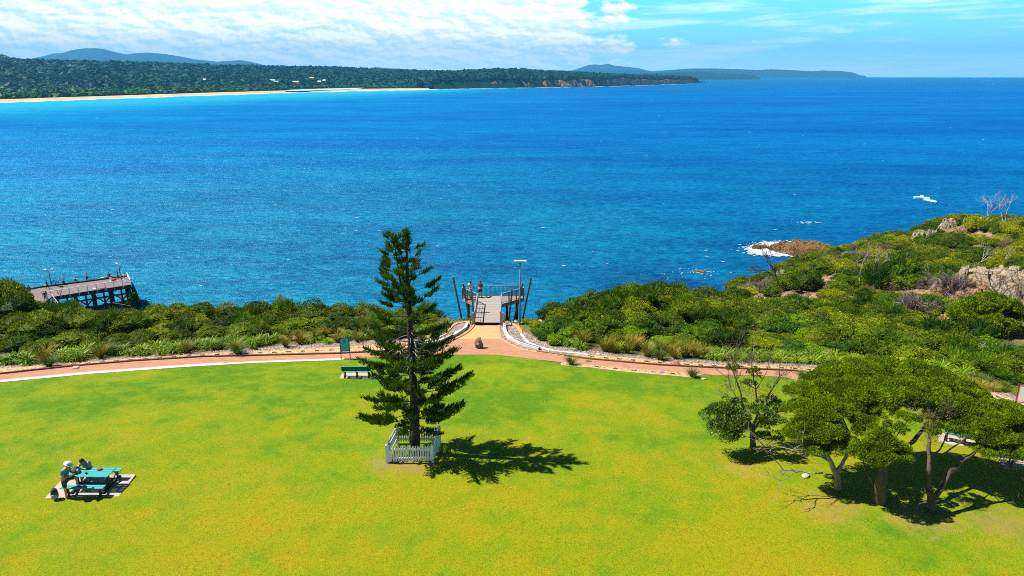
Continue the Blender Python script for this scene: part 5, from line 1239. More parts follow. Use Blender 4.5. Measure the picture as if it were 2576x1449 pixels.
# ------------------------------------------------------------------ boulder monument
def rock_mesh(name, seed, mat, n=ICO4, cuts=9, rough=.16, sq=(1, 1, 1)):
    rs = np.random.RandomState(seed); v, f = n; V = v.copy()
    for _ in range(cuts):
        d = unit(rs.randn(3)); c = rs.uniform(.55, .85); q = V @ d; over = np.clip(q - c, 0, None); V = V - over[:, None] * d * .92
    r = 1 + rough * fbm(v[:, 0] * 2 + seed, v[:, 1] * 2, v[:, 2] * 2, s=seed, o=5) + rough * .5 * np.abs(fbm(v[:, 0] * 6, v[:, 1] * 6, v[:, 2] * 6 + seed, s=seed + 3, o=3))
    return mk_mesh(name, V * r[:, None] * sq, f, mat, False)
m_rockb = M_('brown_boulder', (.26, .15, .08), .9, .5, 3, .8, bdist=.04, col2=(.10, .055, .035))
p = G(1205, 876); BZ = p[2] + .03
o = thing('monument_boulder', (p[0], p[1], BZ), 'brown boulder with two dark plaques on the brick path below the lookout', 'boulder', None, 0.1)
me = rock_mesh('rock', 4, m_rockb, rough=.10, cuts=12)
V = np.array([q.co[:] for q in me.vertices]); V = V / np.abs(V).max(0) * (.39, .30, .50); V[:, 2] += .44; V[:, 0] += np.where(V[:, 2] > .45, (V[:, 2] - .45) * .22, 0); V[:, 0] *= 1 - .32 * np.clip((V[:, 2] - .35) / .6, 0, 1)
me.vertices.foreach_set('co', V.astype(np.float32).ravel()); link('rock', me, o)
m_pl = M_('plaque_metal', (.10, .13, .17), .35, .2, 6, .1, metal=.5); Mx = Matrix.Rotation(radians(-16), 3, 'X')
MB().box((.08, -.285, .64), (.28, .03, .20), 0, Mx).obj('plaque', m_pl, o); MB().box((-.17, -.30, .26), (.26, .03, .22), 0, Mx).obj('plaque', m_pl, o)
# ------------------------------------------------------------------ small stones
m_red = M_('red_stone', (.36, .13, .07), .9, .4, 6, .5); m_pale = M_('pale_stone', (.50, .42, .34), .9, .3, 6, .5)
rk = [rock_mesh('stone', 20 + k, m_red if k == 0 else m_pale, ICO2, 5, .2, (1, .7, .5)) for k in range(4)]
for u, v, k, s, lab in [(1701, 917, 0, .32, 'flat red-brown stone in the yellow gravel of the right path'), (192, 927, 1, .28, 'pale stone beside the grass tuft left of the path'), (612, 892, 2, .30, 'pale stone at the foot of the grass tuft in the middle of the left path'),
                        (2025, 1200, 3, .24, 'flat pale stone on the lawn left of the pale-trunked tree'), (1770, 955, 1, .2, 'small stone beside the right tuft on the lawn edge'), (1310, 816, 2, .32, 'pale stone at the foot of the tall light post'), (1296, 812, 3, .3, 'second pale stone left of the light post foot'),
                        (1505, 893, 1, .22, 'small pale stone among the reed clumps'), (1358, 812, 1, .4, 'orange-pale block in the shrubs right of the light post')]:
    q = G(u, v); tag(link('stone', rk[k], None, (q[0], q[1], q[2] + s * .25), R.rand() * 6, s), lab, 'stone')
mb = MB(); q = G(1664, 938)
mf = M_('purple_petals', (.30, .12, .55), .7, .2, 8, 0)
for _ in range(40): mb.box((R.randn() * .10, R.randn() * .06, .05 + .03 * R.rand()), (.05, .04, .012), R.rand() * 3)
tag(mb.obj('flowers', mf, None, loc=q), 'small purple flowers lying in the gravel beside the right path', 'flowers')
# ------------------------------------------------------------------ spreading trees
bark_p = M_('pale_bark', (.30, .25, .215), .85, .35, 3, .5, stretch=(1, 1, .4), bdist=.03); bark_g = M_('grey_brown_bark', (.12, .085, .06), .95, .45, 4, .9, stretch=(1, 1, .3), bdist=.05)
L_tea = leaf_mat('tea_tree_leaf', (.032, .075, .003), (.215, .32, .003), (.52, .56, .006), rough=.6, trans=.3, hue=0, big=.9, spec=.12)
L_glossy = leaf_mat('glossy_tree_leaf', (.03, .075, .008), (.15, .24, .02), (.42, .50, .14), rough=.42, trans=.15, hue=0, big=.9, spec=.3)
L_dead = leaf_mat('grey_dead_foliage', (.10, .07, .04), (.20, .14, .09), (.30, .22, .16), rough=.8, trans=0, hue=0)
CROWNK = 1.20
def branch_path(a, b, rs, sag=0.0, wob=.08, n=8):
    a = np.asarray(a, float); b = np.asarray(b, float); L = np.linalg.norm(b - a); s = np.linspace(0, 1, n)[:, None]; off = np.cumsum(rs.randn(n, 3) * wob * L / n, 0); off -= s * off[-1]; off -= off[0] * (1 - s)
    return a * (1 - s) + b * s + off + np.array((0, 0, 1)) * sag * L * s * (1 - s) * 4
def tree(name, bpix, label, stems, lobes, leafmat, barkm, rs, leaf=(.13, .030), dens=190, group=None, cat='tree', dead=None, bare=None, twigs=9):
    """stems: list of (list of (u,v,Y) joints, r0, r1); lobes: (u, v, Y, radius in picture units, flattening)"""
    b = G(*bpix); o = thing(name, b, label, cat, group)
    mb = MB(); ends = []
    for joints, r_0, r_1 in stems:
        pts = [np.zeros(3) if j is None else (atY(*j) - b) for j in joints]
        if joints[0] is None: pts[0] = np.array((0, 0, -.1))
        P = [pts[0]]
        for p, q in zip(pts[:-1], pts[1:]): P += list(branch_path(p, q, rs, 0, .10, 6)[1:])
        rr_ = np.linspace(r_0, r_1, len(P)); 
        if joints[0] is None: rr_[0] *= 1.35; rr_[1] *= 1.1
        mb.tube(P, rr_ * (1 + .08 * rs.randn(len(P))), 9); ends.append((P, rr_))
    trunk = mb.obj('trunk', barkm, o, True)
    LB = []
    for (u, v, Y, rp, fl) in lobes:
        c = atY(u, v, Y); d = proj(c)[2][0]; r = rp * d / F * CROWNK; LB.append((*(c - b), r, r, r * fl * 1.05))
    allp = np.concatenate([np.array(e[0])[3:] for e in ends]); allr = np.concatenate([e[1][3:] for e in ends])
    for L in LB:                                  # limbs from the stems to every clump, with twigs below it
        mb = MB(); c = np.array(L[:3]); score = np.linalg.norm(allp - c, axis=1) + np.where(allp[:, 2] > c[2] - .1, 1.5, 0); k = int(np.argmin(score))
        e = c - (0, 0, L[5] * .35); mb.tube(branch_path(allp[k], e, rs, .04, .12, 8), np.linspace(min(allr[k] * .7, .09), .022, 8), 6, False)
        for _ in range(twigs):
            d = unit(rs.randn(3) * (1, 1, .55) + (0, 0, .25)); q = allp[k] * .25 + e * .75 if rs.rand() < .4 else e; mb.tube(branch_path(q, c + d * (L[3], L[4], L[5]) * .92, rs, .02, .15, 5), np.linspace(.02, .006, 5), 4, False)
        mb.obj('limb', barkm, o, True)
    # every clump breaks up into many small heads
    SM = []
    for L in LB:
        n = max(12, int(26 * (L[3] / .8) ** 2))
        for _ in range(n):
            d = unit(rs.randn(3)); d[2] = abs(d[2]) * 1.0 - .25; r = L[3] * rs.uniform(.20, .44); SM.append((L[0] + d[0] * L[3] * .82, L[1] + d[1] * L[4] * .82, L[2] + d[2] * L[5] * .82, r, r, r * .7))
    P, N = lobe_pts(SM, dens * 6.5, rs, zmin=-.55, thick=.45, rough=.2, cull=False)
    V, Q, t = leaves(P, N * .8 + (0, 0, .5), leaf[0], leaf[1], rs, .55)
    link('crown', mk_mesh('crown', V, Q, leafmat, False, t), o); nq = len(Q)
    if dead:
        SMd = []
        for (u, v, Y, rp) in dead:
            c = atY(u, v, Y); r = rp * proj(c)[2][0] / F; SMd.append((*(c - b), r, r, r))
        P, N = lobe_pts(SMd, 240, rs, zmin=-.9, thick=.8, cull=False); V, Q, t = leaves(P, N + (0, 0, .6), .17, .012, rs, .6, diamond=False); link('dead_foliage', mk_mesh('dead_foliage', V, Q, L_dead, False, t), o)
    if bare:
        def grow(p, d, L, r, k):
            q = p + d * L + rs.randn(3) * L * .08; mb.tube(branch_path(p, q, rs, 0, .2, 4), np.linspace(r, r * .62, 4), 5, False)
            if k == 0: return
            for _ in range(rs.randint(2, 4)): grow(q if rs.rand() < .7 else p * .4 + q * .6, unit(d + rs.randn(3) * .55 + (0, 0, .18)), L * rs.uniform(.55, .8), r * .6, k - 1)
        for (j0, j1, r, k) in bare:
            mb = MB(); a = atY(*j0) - b; c = atY(*j1) - b; grow(a, unit(c - a), np.linalg.norm(c - a), r, k); mb.obj('bare_branch', bark_p if barkm is bark_p else bark_g, o, True)
    print(name, nq); return o
rs = np.random.RandomState(21)
TG = 'spreading trees on the right lawn'
# pale trunk
tree('spreading_tree', (2112, 1229), 'spreading tree with pale leaning trunk and low silvery branches reaching left', [([None, (2106, 1195, 26.2), (2086, 1155, 26.3), (2062, 1110, 26.6)], .15, .07), ([(2104, 1190, 26.2), (2128, 1150, 26.4), (2140, 1100, 26.6)], .10, .05)],
     [(2020, 985, 28.6, 36, .55), (2062, 960, 29.4, 38, .5), (2008, 1035, 27.8, 32, .7), (2050, 1030, 27.6, 44, .6), (2020, 1085, 26.9, 38, .75), (2075, 1085, 26.6, 42, .7), (2050, 1125, 26.3, 30, .6), (2120, 1120, 26.2, 36, .65), (2100, 1030, 27.4, 44, .6)],
     L_tea, bark_p, rs, group=TG, bare=[((2070, 1190, 26.1), (1990, 1183, 25.9), .040, 3), ((2085, 1160, 26.3), (2015, 1140, 26.2), .045, 3), ((2015, 1140, 26.2), (1955, 1118, 26.3), .03, 3), ((2085, 1155, 26.4), (2040, 1128, 26.5), .04, 2)])
# thick central trunk
tree('spreading_tree', (2214, 1262), 'largest spreading tree with thick furrowed trunk and broad flat crown', [([None, (2218, 1210, 25.0), (2222, 1160, 25.2)], .26, .16), ([(2220, 1165, 25.2), (2190, 1095, 26.2), (2140, 1040, 27.4)], .10, .05), ([(2220, 1165, 25.2), (2205, 1085, 26.5), (2196, 1030, 27.6)], .10, .05), ([(2222, 1170, 25.2), (2290, 1115, 26.0), (2335, 1070, 27.0), (2360, 1030, 28)], .12, .05), ([(2195, 1215, 25), (2176, 1180, 25.2), (2165, 1130, 25.6)], .06, .03)],
     [(2105, 950, 29.6, 44, .5), (2165, 935, 30.0, 46, .5), (2225, 932, 30.2, 46, .5), (2285, 938, 30.0, 46, .5), (2345, 952, 29.6, 44, .5), (2400, 972, 29.2, 42, .5), (2448, 1000, 28.8, 36, .55), (2150, 985, 28.4, 50, .5), (2215, 985, 28.4, 52, .5), (2285, 985, 28.4, 50, .5), (2350, 1000, 28.2, 46, .5), (2410, 1025, 27.8, 44, .55), (2460, 1035, 28.0, 34, .6),
      (2160, 1035, 27.4, 40, .55), (2215, 1030, 27.6, 36, .5), (2385, 1050, 27.6, 36, .6), (2330, 1025, 27.8, 34, .5), (2170, 1075, 26.6, 30, .6)],
     L_tea, bark_g, rs, group=TG)
# near central clump belongs to a small stem beside the big trunk
tree('spreading_tree', (2222, 1236), 'low bushy tree crown standing just in front of the thickest trunk', [([None, (2216, 1200, 25.9), (2210, 1165, 25.7)], .07, .04)],
     [(2165, 1140, 25.3, 34, .7), (2205, 1140, 25.0, 40, .7), (2250, 1135, 25.0, 34, .7), (2215, 1105, 25.3, 34, .6), (2255, 1075, 26.0, 26, .6), (2285, 1050, 26.4, 22, .6)], L_tea, bark_g, rs, group=TG, dens=210)
# forked right tree
tree('spreading_tree', (2344, 1284), 'forked tree with one upright and one slanting dark trunk at right', [([None, (2338, 1235, 24.6)], .20, .13), ([(2340, 1245, 24.6), (2336, 1190, 24.9), (2335, 1130, 25.3), (2338, 1090, 25.7)], .11, .06), ([(2346, 1255, 24.6), (2388, 1190, 25.2), (2435, 1150, 25.8), (2480, 1115, 26.2)], .12, .06), ([(2335, 1137, 25.3), (2372, 1143, 25.5), (2430, 1100, 26.0)], .05, .03), ([(2435, 1150, 25.8), (2490, 1160, 25.9), (2540, 1175, 25.9)], .04, .015), ([(2336, 1150, 25.2), (2370, 1120, 25.8), (2385, 1085, 26.5)], .04, .025)],
     [(2470, 1060, 26.9, 40, .6), (2520, 1040, 27.2, 42, .6), (2570, 1045, 27.2, 40, .6), (2440, 1085, 26.6, 32, .6), (2490, 1095, 26.4, 40, .6), (2540, 1085, 26.6, 40, .6), (2590, 1090, 26.8, 40, .6), (2530, 1125, 26.0, 34, .5), (2580, 1130, 26.2, 34, .5), (2475, 1130, 26.0, 28, .5), (2620, 1060, 27.4, 40, .6), (2395, 1075, 26.9, 26, .6), (2340, 1060, 26.3, 22, .7), (2345, 1085, 25.9, 20, .7)],
     L_tea, bark_g, rs, group=TG, dead=[(2335, 1050, 26.0, 20), (2330, 1085, 25.7, 24), (2345, 1110, 25.5, 20), (2300, 1035, 26.8, 18), (2530, 1150, 25.7, 26), (2570, 1155, 25.8, 24), (2495, 1150, 25.7, 22), (2380, 1030, 27.0, 22)],
     bare=[((2520, 1165, 25.8), (2550, 1195, 25.7), .018, 3), ((2500, 1160, 25.8), (2530, 1205, 25.6), .018, 3), ((2540, 1160, 25.8), (2590, 1170, 25.9), .018, 3)])
# sparse tree
tree('sparse_tree', (1894, 1130), 'sparse half-dead tree with bare upward twigs and separate leafy clumps left of the spreading trees', [([None, (1893, 1095, 30.6), (1890, 1070, 30.7)], .16, .10), ([(1890, 1075, 30.7), (1872, 1030, 31.0), (1862, 985, 31.4), (1845, 935, 31.8)], .08, .025), ([(1892, 1080, 30.7), (1908, 1040, 31.0), (1902, 990, 31.4), (1895, 930, 31.8)], .07, .025), ([(1895, 1085, 30.6), (1925, 1040, 31.2), (1930, 1000, 31.6), (1965, 950, 32.0)], .06, .02)],
     [(1800, 1050, 30.2, 32, .9), (1820, 1085, 29.9, 34, .8), (1850, 1050, 30.3, 34, .8), (1862, 1070, 30.0, 24, .8), (1920, 1068, 30.0, 22, .7), (1955, 1060, 30.5, 20, .7), (1815, 1035, 30.4, 26, .9), (1838, 1060, 30.0, 30, .8), (1815, 1075, 29.8, 24, .8), (1850, 1085, 29.9, 24, .8), (1905, 1035, 29.8, 26, .7), (1932, 1050, 29.8, 24, .7), (1935, 1012, 31.6, 24, .7), (1958, 1030, 31.8, 18, .8), (1845, 925, 32.0, 16, .9), (1896, 940, 31.6, 16, 1.1), (1885, 965, 31.5, 14, .9), (1832, 1010, 31.0, 16, .8), (1920, 1100, 30.0, 22, .5), (1950, 1095, 30.0, 20, .5), (1862, 1010, 31.0, 14, .8)],
     L_glossy, bark_g, rs, leaf=(.11, .05), dens=62, twigs=8, dead=[(1848, 960, 31.5, 24), (1885, 985, 31.3, 26), (1935, 985, 31.5, 24), (1968, 945, 32, 20), (1846, 905, 32, 18), (1893, 905, 32, 18), (1870, 1030, 31, 22), (1830, 985, 31.2, 20)],
     bare=[((1862, 985, 31.4), (1845, 940, 31.7), .03, 4), ((1845, 940, 31.8), (1848, 890, 32.2), .022, 4), ((1895, 940, 31.8), (1890, 885, 32.4), .024, 4), ((1902, 990, 31.4), (1925, 940, 31.9), .026, 4), ((1955, 965, 32.0), (1972, 905, 32.6), .022, 4), ((1930, 1000, 31.6), (1960, 950, 32.0), .028, 4), ((1872, 1030, 31.0), (1835, 960, 31.6), .028, 4), ((1900, 1100, 30.4), (1950, 1130, 29.9), .025, 3), ((1950, 1130, 29.9), (2000, 1135, 29.6), .018, 3), ((1895, 950, 31.8), (1905, 860, 32.6), .022, 4), ((1848, 900, 32), (1862, 850, 32.5), .015, 3)])
# ------------------------------------------------------------------ dead and living small trees on the headland
m_silver = M_('silver_dead_wood', (.34, .31, .30), .85, .25, 5, .3); m_dkwood = M_('dark_dead_wood', (.09, .065, .055), .9, .3, 5, .3)
def dead_tree(u, v, h, lean, mat, label, seed, depth=4, spread=.6, r=.09):
    rs = np.random.RandomState(seed); b = G(u, v); mb = MB()
    def grow(p, d, L, r, k):
        q = p + d * L; mb.tube(branch_path(p, q, rs, 0, .22, 5), np.linspace(r, r * .62, 5), 5, False)
        if k == 0: return
        for _ in range(rs.randint(2, 4)): grow(q if rs.rand() < .75 else p * .4 + q * .6, unit(d + rs.randn(3) * spread + (0, 0, .12)), L * rs.uniform(.6, .85), r * .62, k - 1)
    grow(np.array((0, 0, -.2)), unit(np.array(lean, float)), h * .36, r, depth)
    return tag(mb.obj('dead_tree', mat, None, True, loc=b), label, 'dead tree')
dead_tree(1968, 728, 6.0, (-.5, .1, 1), m_dkwood, 'dark leaning dead tree at the cove edge of the headland', 3, 5, .45, .14)
dead_tree(1945, 716, 4.5, (-.6, 0, .8), m_silver, 'silvery dead tree at the cove edge beside a dark leaning one', 4, 4)
dead_tree(2165, 720, 6.0, (-.15, 0, 1), m_silver, 'pale slender two-stemmed tree standing above the sand track', 15, 4, .35)
dead_tree(2185, 716, 5.5, (.25, 0, 1), m_silver, 'pale slender tree right of the two-stemmed one above the sand track', 16, 4, .35)
dead_tree(2258, 700, 4.2, (.1, 0, 1), m_silver, 'silvery dead branches in the middle of the headland', 7, 4, .6)
dead_tree(2440, 722, 6.0, (-1.2, 0, .35), m_silver, 'large fallen silvery dead tree on the orange rocks', 8, 5, .5, .15)
dead_tree(2462, 716, 3.5, (-.4, 0, .9), m_silver, 'small silvery dead tree rising from the fallen one', 28, 4, .6)
dead_tree(2480, 574, 7.5, (0, 0, 1), m_silver, 'left leafless tree on the far crest against the sea', 9, 5, .5, .12)
dead_tree(2520, 578, 8.0, (.1, 0, 1), m_silver, 'right leafless tree on the far crest against the sea', 10, 5, .55, .12)
dead_tree(2500, 770, 4.2, (.5, 0, .9), m_dkwood, 'dark crooked dead tree in front of the pale rock outcrop', 11, 5, .55, .13)
dead_tree(2530, 655, 3.0, (0, 0, 1), m_silver, 'small white dead shrub on the right headland slope', 12, 3, .6)
dead_tree(2460, 668, 4.0, (.3, 0, .6), m_silver, 'pale dead branches on the middle headland slope', 13, 4, .6)
dead_tree(2560, 872, 3.0, (.7, 0, .5), m_silver, 'grey dead branches at the right edge behind the thicket', 14, 4, .6)
dead_tree(2425, 900, 2.4, (.5, 0, .8), m_silver, 'pale dead branch in front of the round-crowned tree', 18, 3, .5)
rs = np.random.RandomState(33)
tree('round_tree', (2470, 872), 'round-crowned green tree with fanned limbs at the right edge of the thicket', [([None, (2472, 850, 62.5), (2474, 835, 62.8)], .22, .14), ([(2473, 845, 62.6), (2440, 815, 63), (2420, 795, 63.2)], .1, .04), ([(2473, 840, 62.6), (2500, 815, 63), (2530, 800, 63.4)], .1, .04)],
     [(2420, 790, 63, 26, .6), (2455, 768, 63.5, 30, .6), (2495, 760, 64, 32, .6), (2535, 772, 64, 30, .6), (2560, 795, 63.5, 24, .6), (2405, 818, 62.5, 22, .6), (2440, 805, 62.5, 28, .55), (2480, 800, 62.5, 30, .55), (2525, 815, 62.5, 28, .55), (2550, 830, 62.3, 20, .5), (2500, 835, 62, 22, .5)], L_tea, bark_g, rs, leaf=(.2, .1), dens=45, twigs=4)
tree('pale_tree', (1602, 795), 'slender pale-leaved sapling rising above the thicket against the sea', [([None, (1602, 775, 66), (1601, 755, 66)], .04, .02)], [(1597, 757, 66, 6, .9), (1606, 750, 66, 6, .9), (1598, 745, 66, 5, .9), (1608, 760, 66, 6, .9)], L_bright, bark_g, rs, leaf=(.2, .09), dens=60, twigs=2)
tree('pale_tree', (333, 795), 'slender pale-leaved sapling beside the right end of the wharf', [([None, (333, 770, 67), (334, 750, 67)], .05, .02)], [(329, 755, 67, 7, .9), (338, 750, 67, 7, .9), (334, 742, 67, 6, .9), (341, 760, 67, 7, .9), (326, 765, 67, 7, .9)], L_bright, bark_g, rs, leaf=(.22, .1), dens=60, twigs=2)

# ------------------------------------------------------------------ rocks
def rockm(name, c1, c2, c3):
    m, g, out = new_mat(name); P = g.add('ShaderNodeNewGeometry').outputs['Position']
    c = g.mix(g.rng(g.noise(P, .55, 7, .68), .38, .62), c1, c2); c = g.mix(g.rng(g.noise(g.mapv(P, (1, 1, 2)), 2.2, 7, .7), .52, .62), c, c3)
    vo = g.add('ShaderNodeTexVoronoi', i_Scale=.9, feature='DISTANCE_TO_EDGE'); wv = g.add('ShaderNodeVectorMath', operation='ADD'); g.l.new(P, wv.inputs[0]); nn = g.add('ShaderNodeTexNoise', i_Scale=1.2, i_Detail=4.0); g.l.new(P, nn.inputs['Vector']); g.l.new(nn.outputs['Color'], wv.inputs[1]); g.l.new(g.mapv(wv.outputs[0], (1.6, .7, 1.2), (0, .3, .5)), vo.inputs['Vector'])
    c = g.mix(g.rng(vo.outputs['Distance'], .10, .02, 0, .75), c, tuple(q * .45 for q in c3))
    b = g.add('ShaderNodeBsdfPrincipled', i_Roughness=.9); g.set(b.inputs['Base Color'], c); b.inputs['Specular IOR Level'].default_value = .2
    g.l.new(g.bump(g.noise(P, 2.5, 9, .75), 1.0, .35), b.inputs['Normal']); g.l.new(b.outputs[0], out.inputs[0]); return m
rk_pale = rockm('lichened_rock', (.40, .36, .27), (.42, .29, .17), (.10, .09, .075)); rk_or = rockm('orange_rock', (.42, .24, .11), (.32, .20, .13), (.10, .06, .04)); rk_sea = rockm('wet_brown_rock', (.26, .14, .045), (.17, .09, .04), (.03, .02, .015))
def strata(name, seed, mat, sq=(1, 1, .7)):
    """cracked, layered block: an ico sphere pushed towards tilted slabs"""
    rs = np.random.RandomState(seed); v, f = ICO4; V = v.copy()
    for _ in range(14):
        d = unit(rs.randn(3)); c = rs.uniform(.5, .82); q = V @ d; V = V - np.clip(q - c, 0, None)[:, None] * d
    ax = unit(np.array((.5, .2, 1.))); s = (v @ ax) * 5 + fbm(v[:, 0] * 2, v[:, 1] * 2, v[:, 2] * 2, s=seed, o=3) * 1.5; st = np.abs((s % 1) - .5) * 2
    r = 1 + .10 * (st ** .5 - .6) + .15 * fbm(v[:, 0] * 3, v[:, 1] * 3, v[:, 2] * 3 + seed, s=seed + 1, o=4)
    return mk_mesh(name, V * r[:, None] * sq, f, mat, False)
def crag(name, seed, mat, w, d, h, n=64, flat=True):
    """jagged outcrop: tilted slabs cut by cracks, standing on an uneven base"""
    rs = np.random.RandomState(seed); m_ = int(n * d / w); x, y = np.meshgrid(np.linspace(-1, 1, n), np.linspace(-1, 1, m_)); X = x * w; Y = y * d
    wx = X + .5 * fbm(X / 2, Y / 2, s=seed, o=3); wy = Y + .5 * fbm(X / 2, Y / 2, s=seed + 9, o=3)
    a = .6; cx_ = np.floor((wx * cos(a) + wy * sin(a)) / (w * .16)); cy_ = np.floor((-wx * sin(a) + wy * cos(a)) / (w * .42) + cx_ * .37)
    hh = _h(cx_, cy_, cx_ * 0, seed); tx = _h(cx_, cy_, cx_ * 0 + 1, seed); fr = ((wx * cos(a) + wy * sin(a)) / (w * .16)) % 1
    env = np.clip(1 - np.sqrt(x * x + y * y) ** 2.2 + .35 * fbm(X / (w * .35), Y / (w * .35), s=seed + 4, o=3), -.3, 1.0)
    z = h * (np.clip(env, -.3, .75) / .75 * (.66 + .16 * hh) + .22 * (fr - .5) * (env > .05) + .12 * np.abs(fbm(X / (w * .2), Y / (w * .2), s=seed + 7, o=4))) - .12 * h
    jx = rs.randn(*X.shape) * w / n * .5; id_ = np.arange(n * m_).reshape(m_, n); q = np.stack([id_[:-1, :-1], id_[:-1, 1:], id_[1:, 1:], id_[1:, :-1]], -1).reshape(-1, 4)
    return mk_mesh(name, np.stack([X + jx, Y + jx[::-1] * .5, z], -1).reshape(-1, 3), q, mat, False)
RKP = [strata('rock_outcrop', 40 + k, rk_pale) for k in range(3)]; RKO = [strata('rock_outcrop', 50 + k, rk_or) for k in range(3)]; RKS = [strata('sea_rock', 60 + k, rk_sea, (1, .8, .6)) for k in range(3)]
for u, v, w_, d_, h_, mt_, rz_, lab in [(2500, 730, 8.5, 4.4, 3.9, rk_pale, -.35, 'largest pale lichened rock outcrop of the headland with a dark cleft'), (2575, 738, 6.0, 4.0, 3.8, rk_pale, .3, 'pale rock outcrop at the right edge beside the largest one'),
                       (2425, 744, 6.0, 2.8, 2.4, rk_or, -.2, 'orange rock ledge under the fallen dead tree'), (2465, 764, 6.0, 2.4, 2.2, rk_or, -.3, 'orange rock ledge at the foot of the pale outcrop'), (2390, 752, 2.4, 1.4, 1.2, rk_or, 0, 'leftmost small orange rock ledge beside the dead tree'), (2580, 790, 3, 2, 2.2, rk_or, 0, 'orange rock at the right edge below the outcrop'),
                       (2388, 818, 2.6, 1.2, 1.5, rk_or, -.2, 'smooth orange rock right of the grey-purple bush'), (2240, 802, .8, .6, 1.2, rk_or, 0, 'small square orange rock at the left of the grey-purple bush'), (2180, 800, .8, .6, 1.0, rk_or, 0, 'small orange rock among the thicket tops'),
                       (2395, 572, 4.6, 3.0, 2.6, rk_pale, .2, 'pale rock crowning the far crest'), (2422, 590, 4.0, 2.5, 2.0, rk_or, .1, 'pinkish rock just below the far crest'), (2318, 603, 4.6, 2.2, 2.4, rk_pale, .5, 'pale rocks nearest the breaking waves'), (2345, 596, 3.0, 1.6, 2.0, rk_pale, .4, 'pale rock on the shore slope under the crest'), (2462, 574, 3.0, 2.0, 2.0, rk_pale, 0, 'pale rock between the crest and the leafless trees'),
                       (2548, 655, 1.6, 1.2, 1.6, rk_pale, 0, 'grey rock on the right headland slope'), (2440, 640, 1.6, 1.2, 1.5, rk_pale, .4, 'grey rock among the bushes of the middle slope'), (1962, 714, 2.6, 1.6, 2.6, rk_pale, .6, 'pale rock at the cove edge beside the dead trees')]:
    p = G(u, v); k_ = R.randint(999); o = link('rock_outcrop', crag('rock_outcrop', k_, mt_, w_ * .62, d_ * .62, h_, 56), None, (p[0], p[1] + d_ * .2, p[2] - .1), rz_); tag(o, lab, 'rock')
for k, (u, v, w_, d_, h_, rz_, lab) in enumerate([(2022, 630, 9.0, 7.5, 3.0, .12, 'long jagged brown reef running out from the bushes'), (1957, 630, 2.6, 3.2, 2.4, .4, 'jagged brown rock at the sea end of the reef'), (1903, 626, 1.5, 1.3, 1.7, .3, 'leftmost small dark rock in the surf'), (1921, 625, 1.5, 1.0, 1.4, .2, 'second small rock in the surf'), (1936, 626, 1.0, .8, .8, 0, 'third and lowest small rock in the surf'),
                                  (1668, 756, 1.4, 1.0, .9, 0, 'rock just awash off the thicket'), (1762, 684, 1.8, 1.2, .6, .2, 'low rock awash among dark water in the cove'), (1725, 751, 1.4, .8, .8, 0, 'flat pale rock at the near shore of the cove')]):
    p = atZ(u, v, SEA); o = link('sea_rock', crag('sea_rock', 300 + k, rk_sea, w_, d_, h_, 72 if w_ > 3 else 36), None, (p[0], p[1], SEA - .05), rz_); tag(o, lab, 'rock')
# foam round the rocks
pts = []; sz = []
def foam_at(u, v, su, sv, n, s0=.35):
    for _ in range(n):
        p = atZ(u + R.randn() * su, v + R.randn() * sv, SEA); pts.append(p[:2]); sz.append(s0 * (.5 + R.rand()))
foam_at(1930, 629, 20, 3.5, 520, .20); foam_at(1925, 636, 18, 3, 420, .20); foam_at(1960, 614, 26, 3.5, 420, .18); foam_at(1990, 620, 20, 4, 260, .22); foam_at(1980, 640, 22, 2.5, 260, .2); foam_at(1900, 624, 16, 4, 140, .15)
foam_at(2305, 599, 16, 3, 260, .26); foam_at(2290, 603, 14, 3, 120, .2); foam_at(2350, 582, 20, 4, 120, .2); foam_at(1762, 684, 14, 2, 40, .10); foam_at(1740, 690, 40, 6, 40, .08); foam_at(2035, 560, 12, 1.5, 34, .12); foam_at(1700, 745, 26, 5, 50, .08); foam_at(1668, 757, 5, 1.5, 20, .1)
foam('sea_foam', pts, sz, 2.0, 'white foam washing round the rocks of the headland')

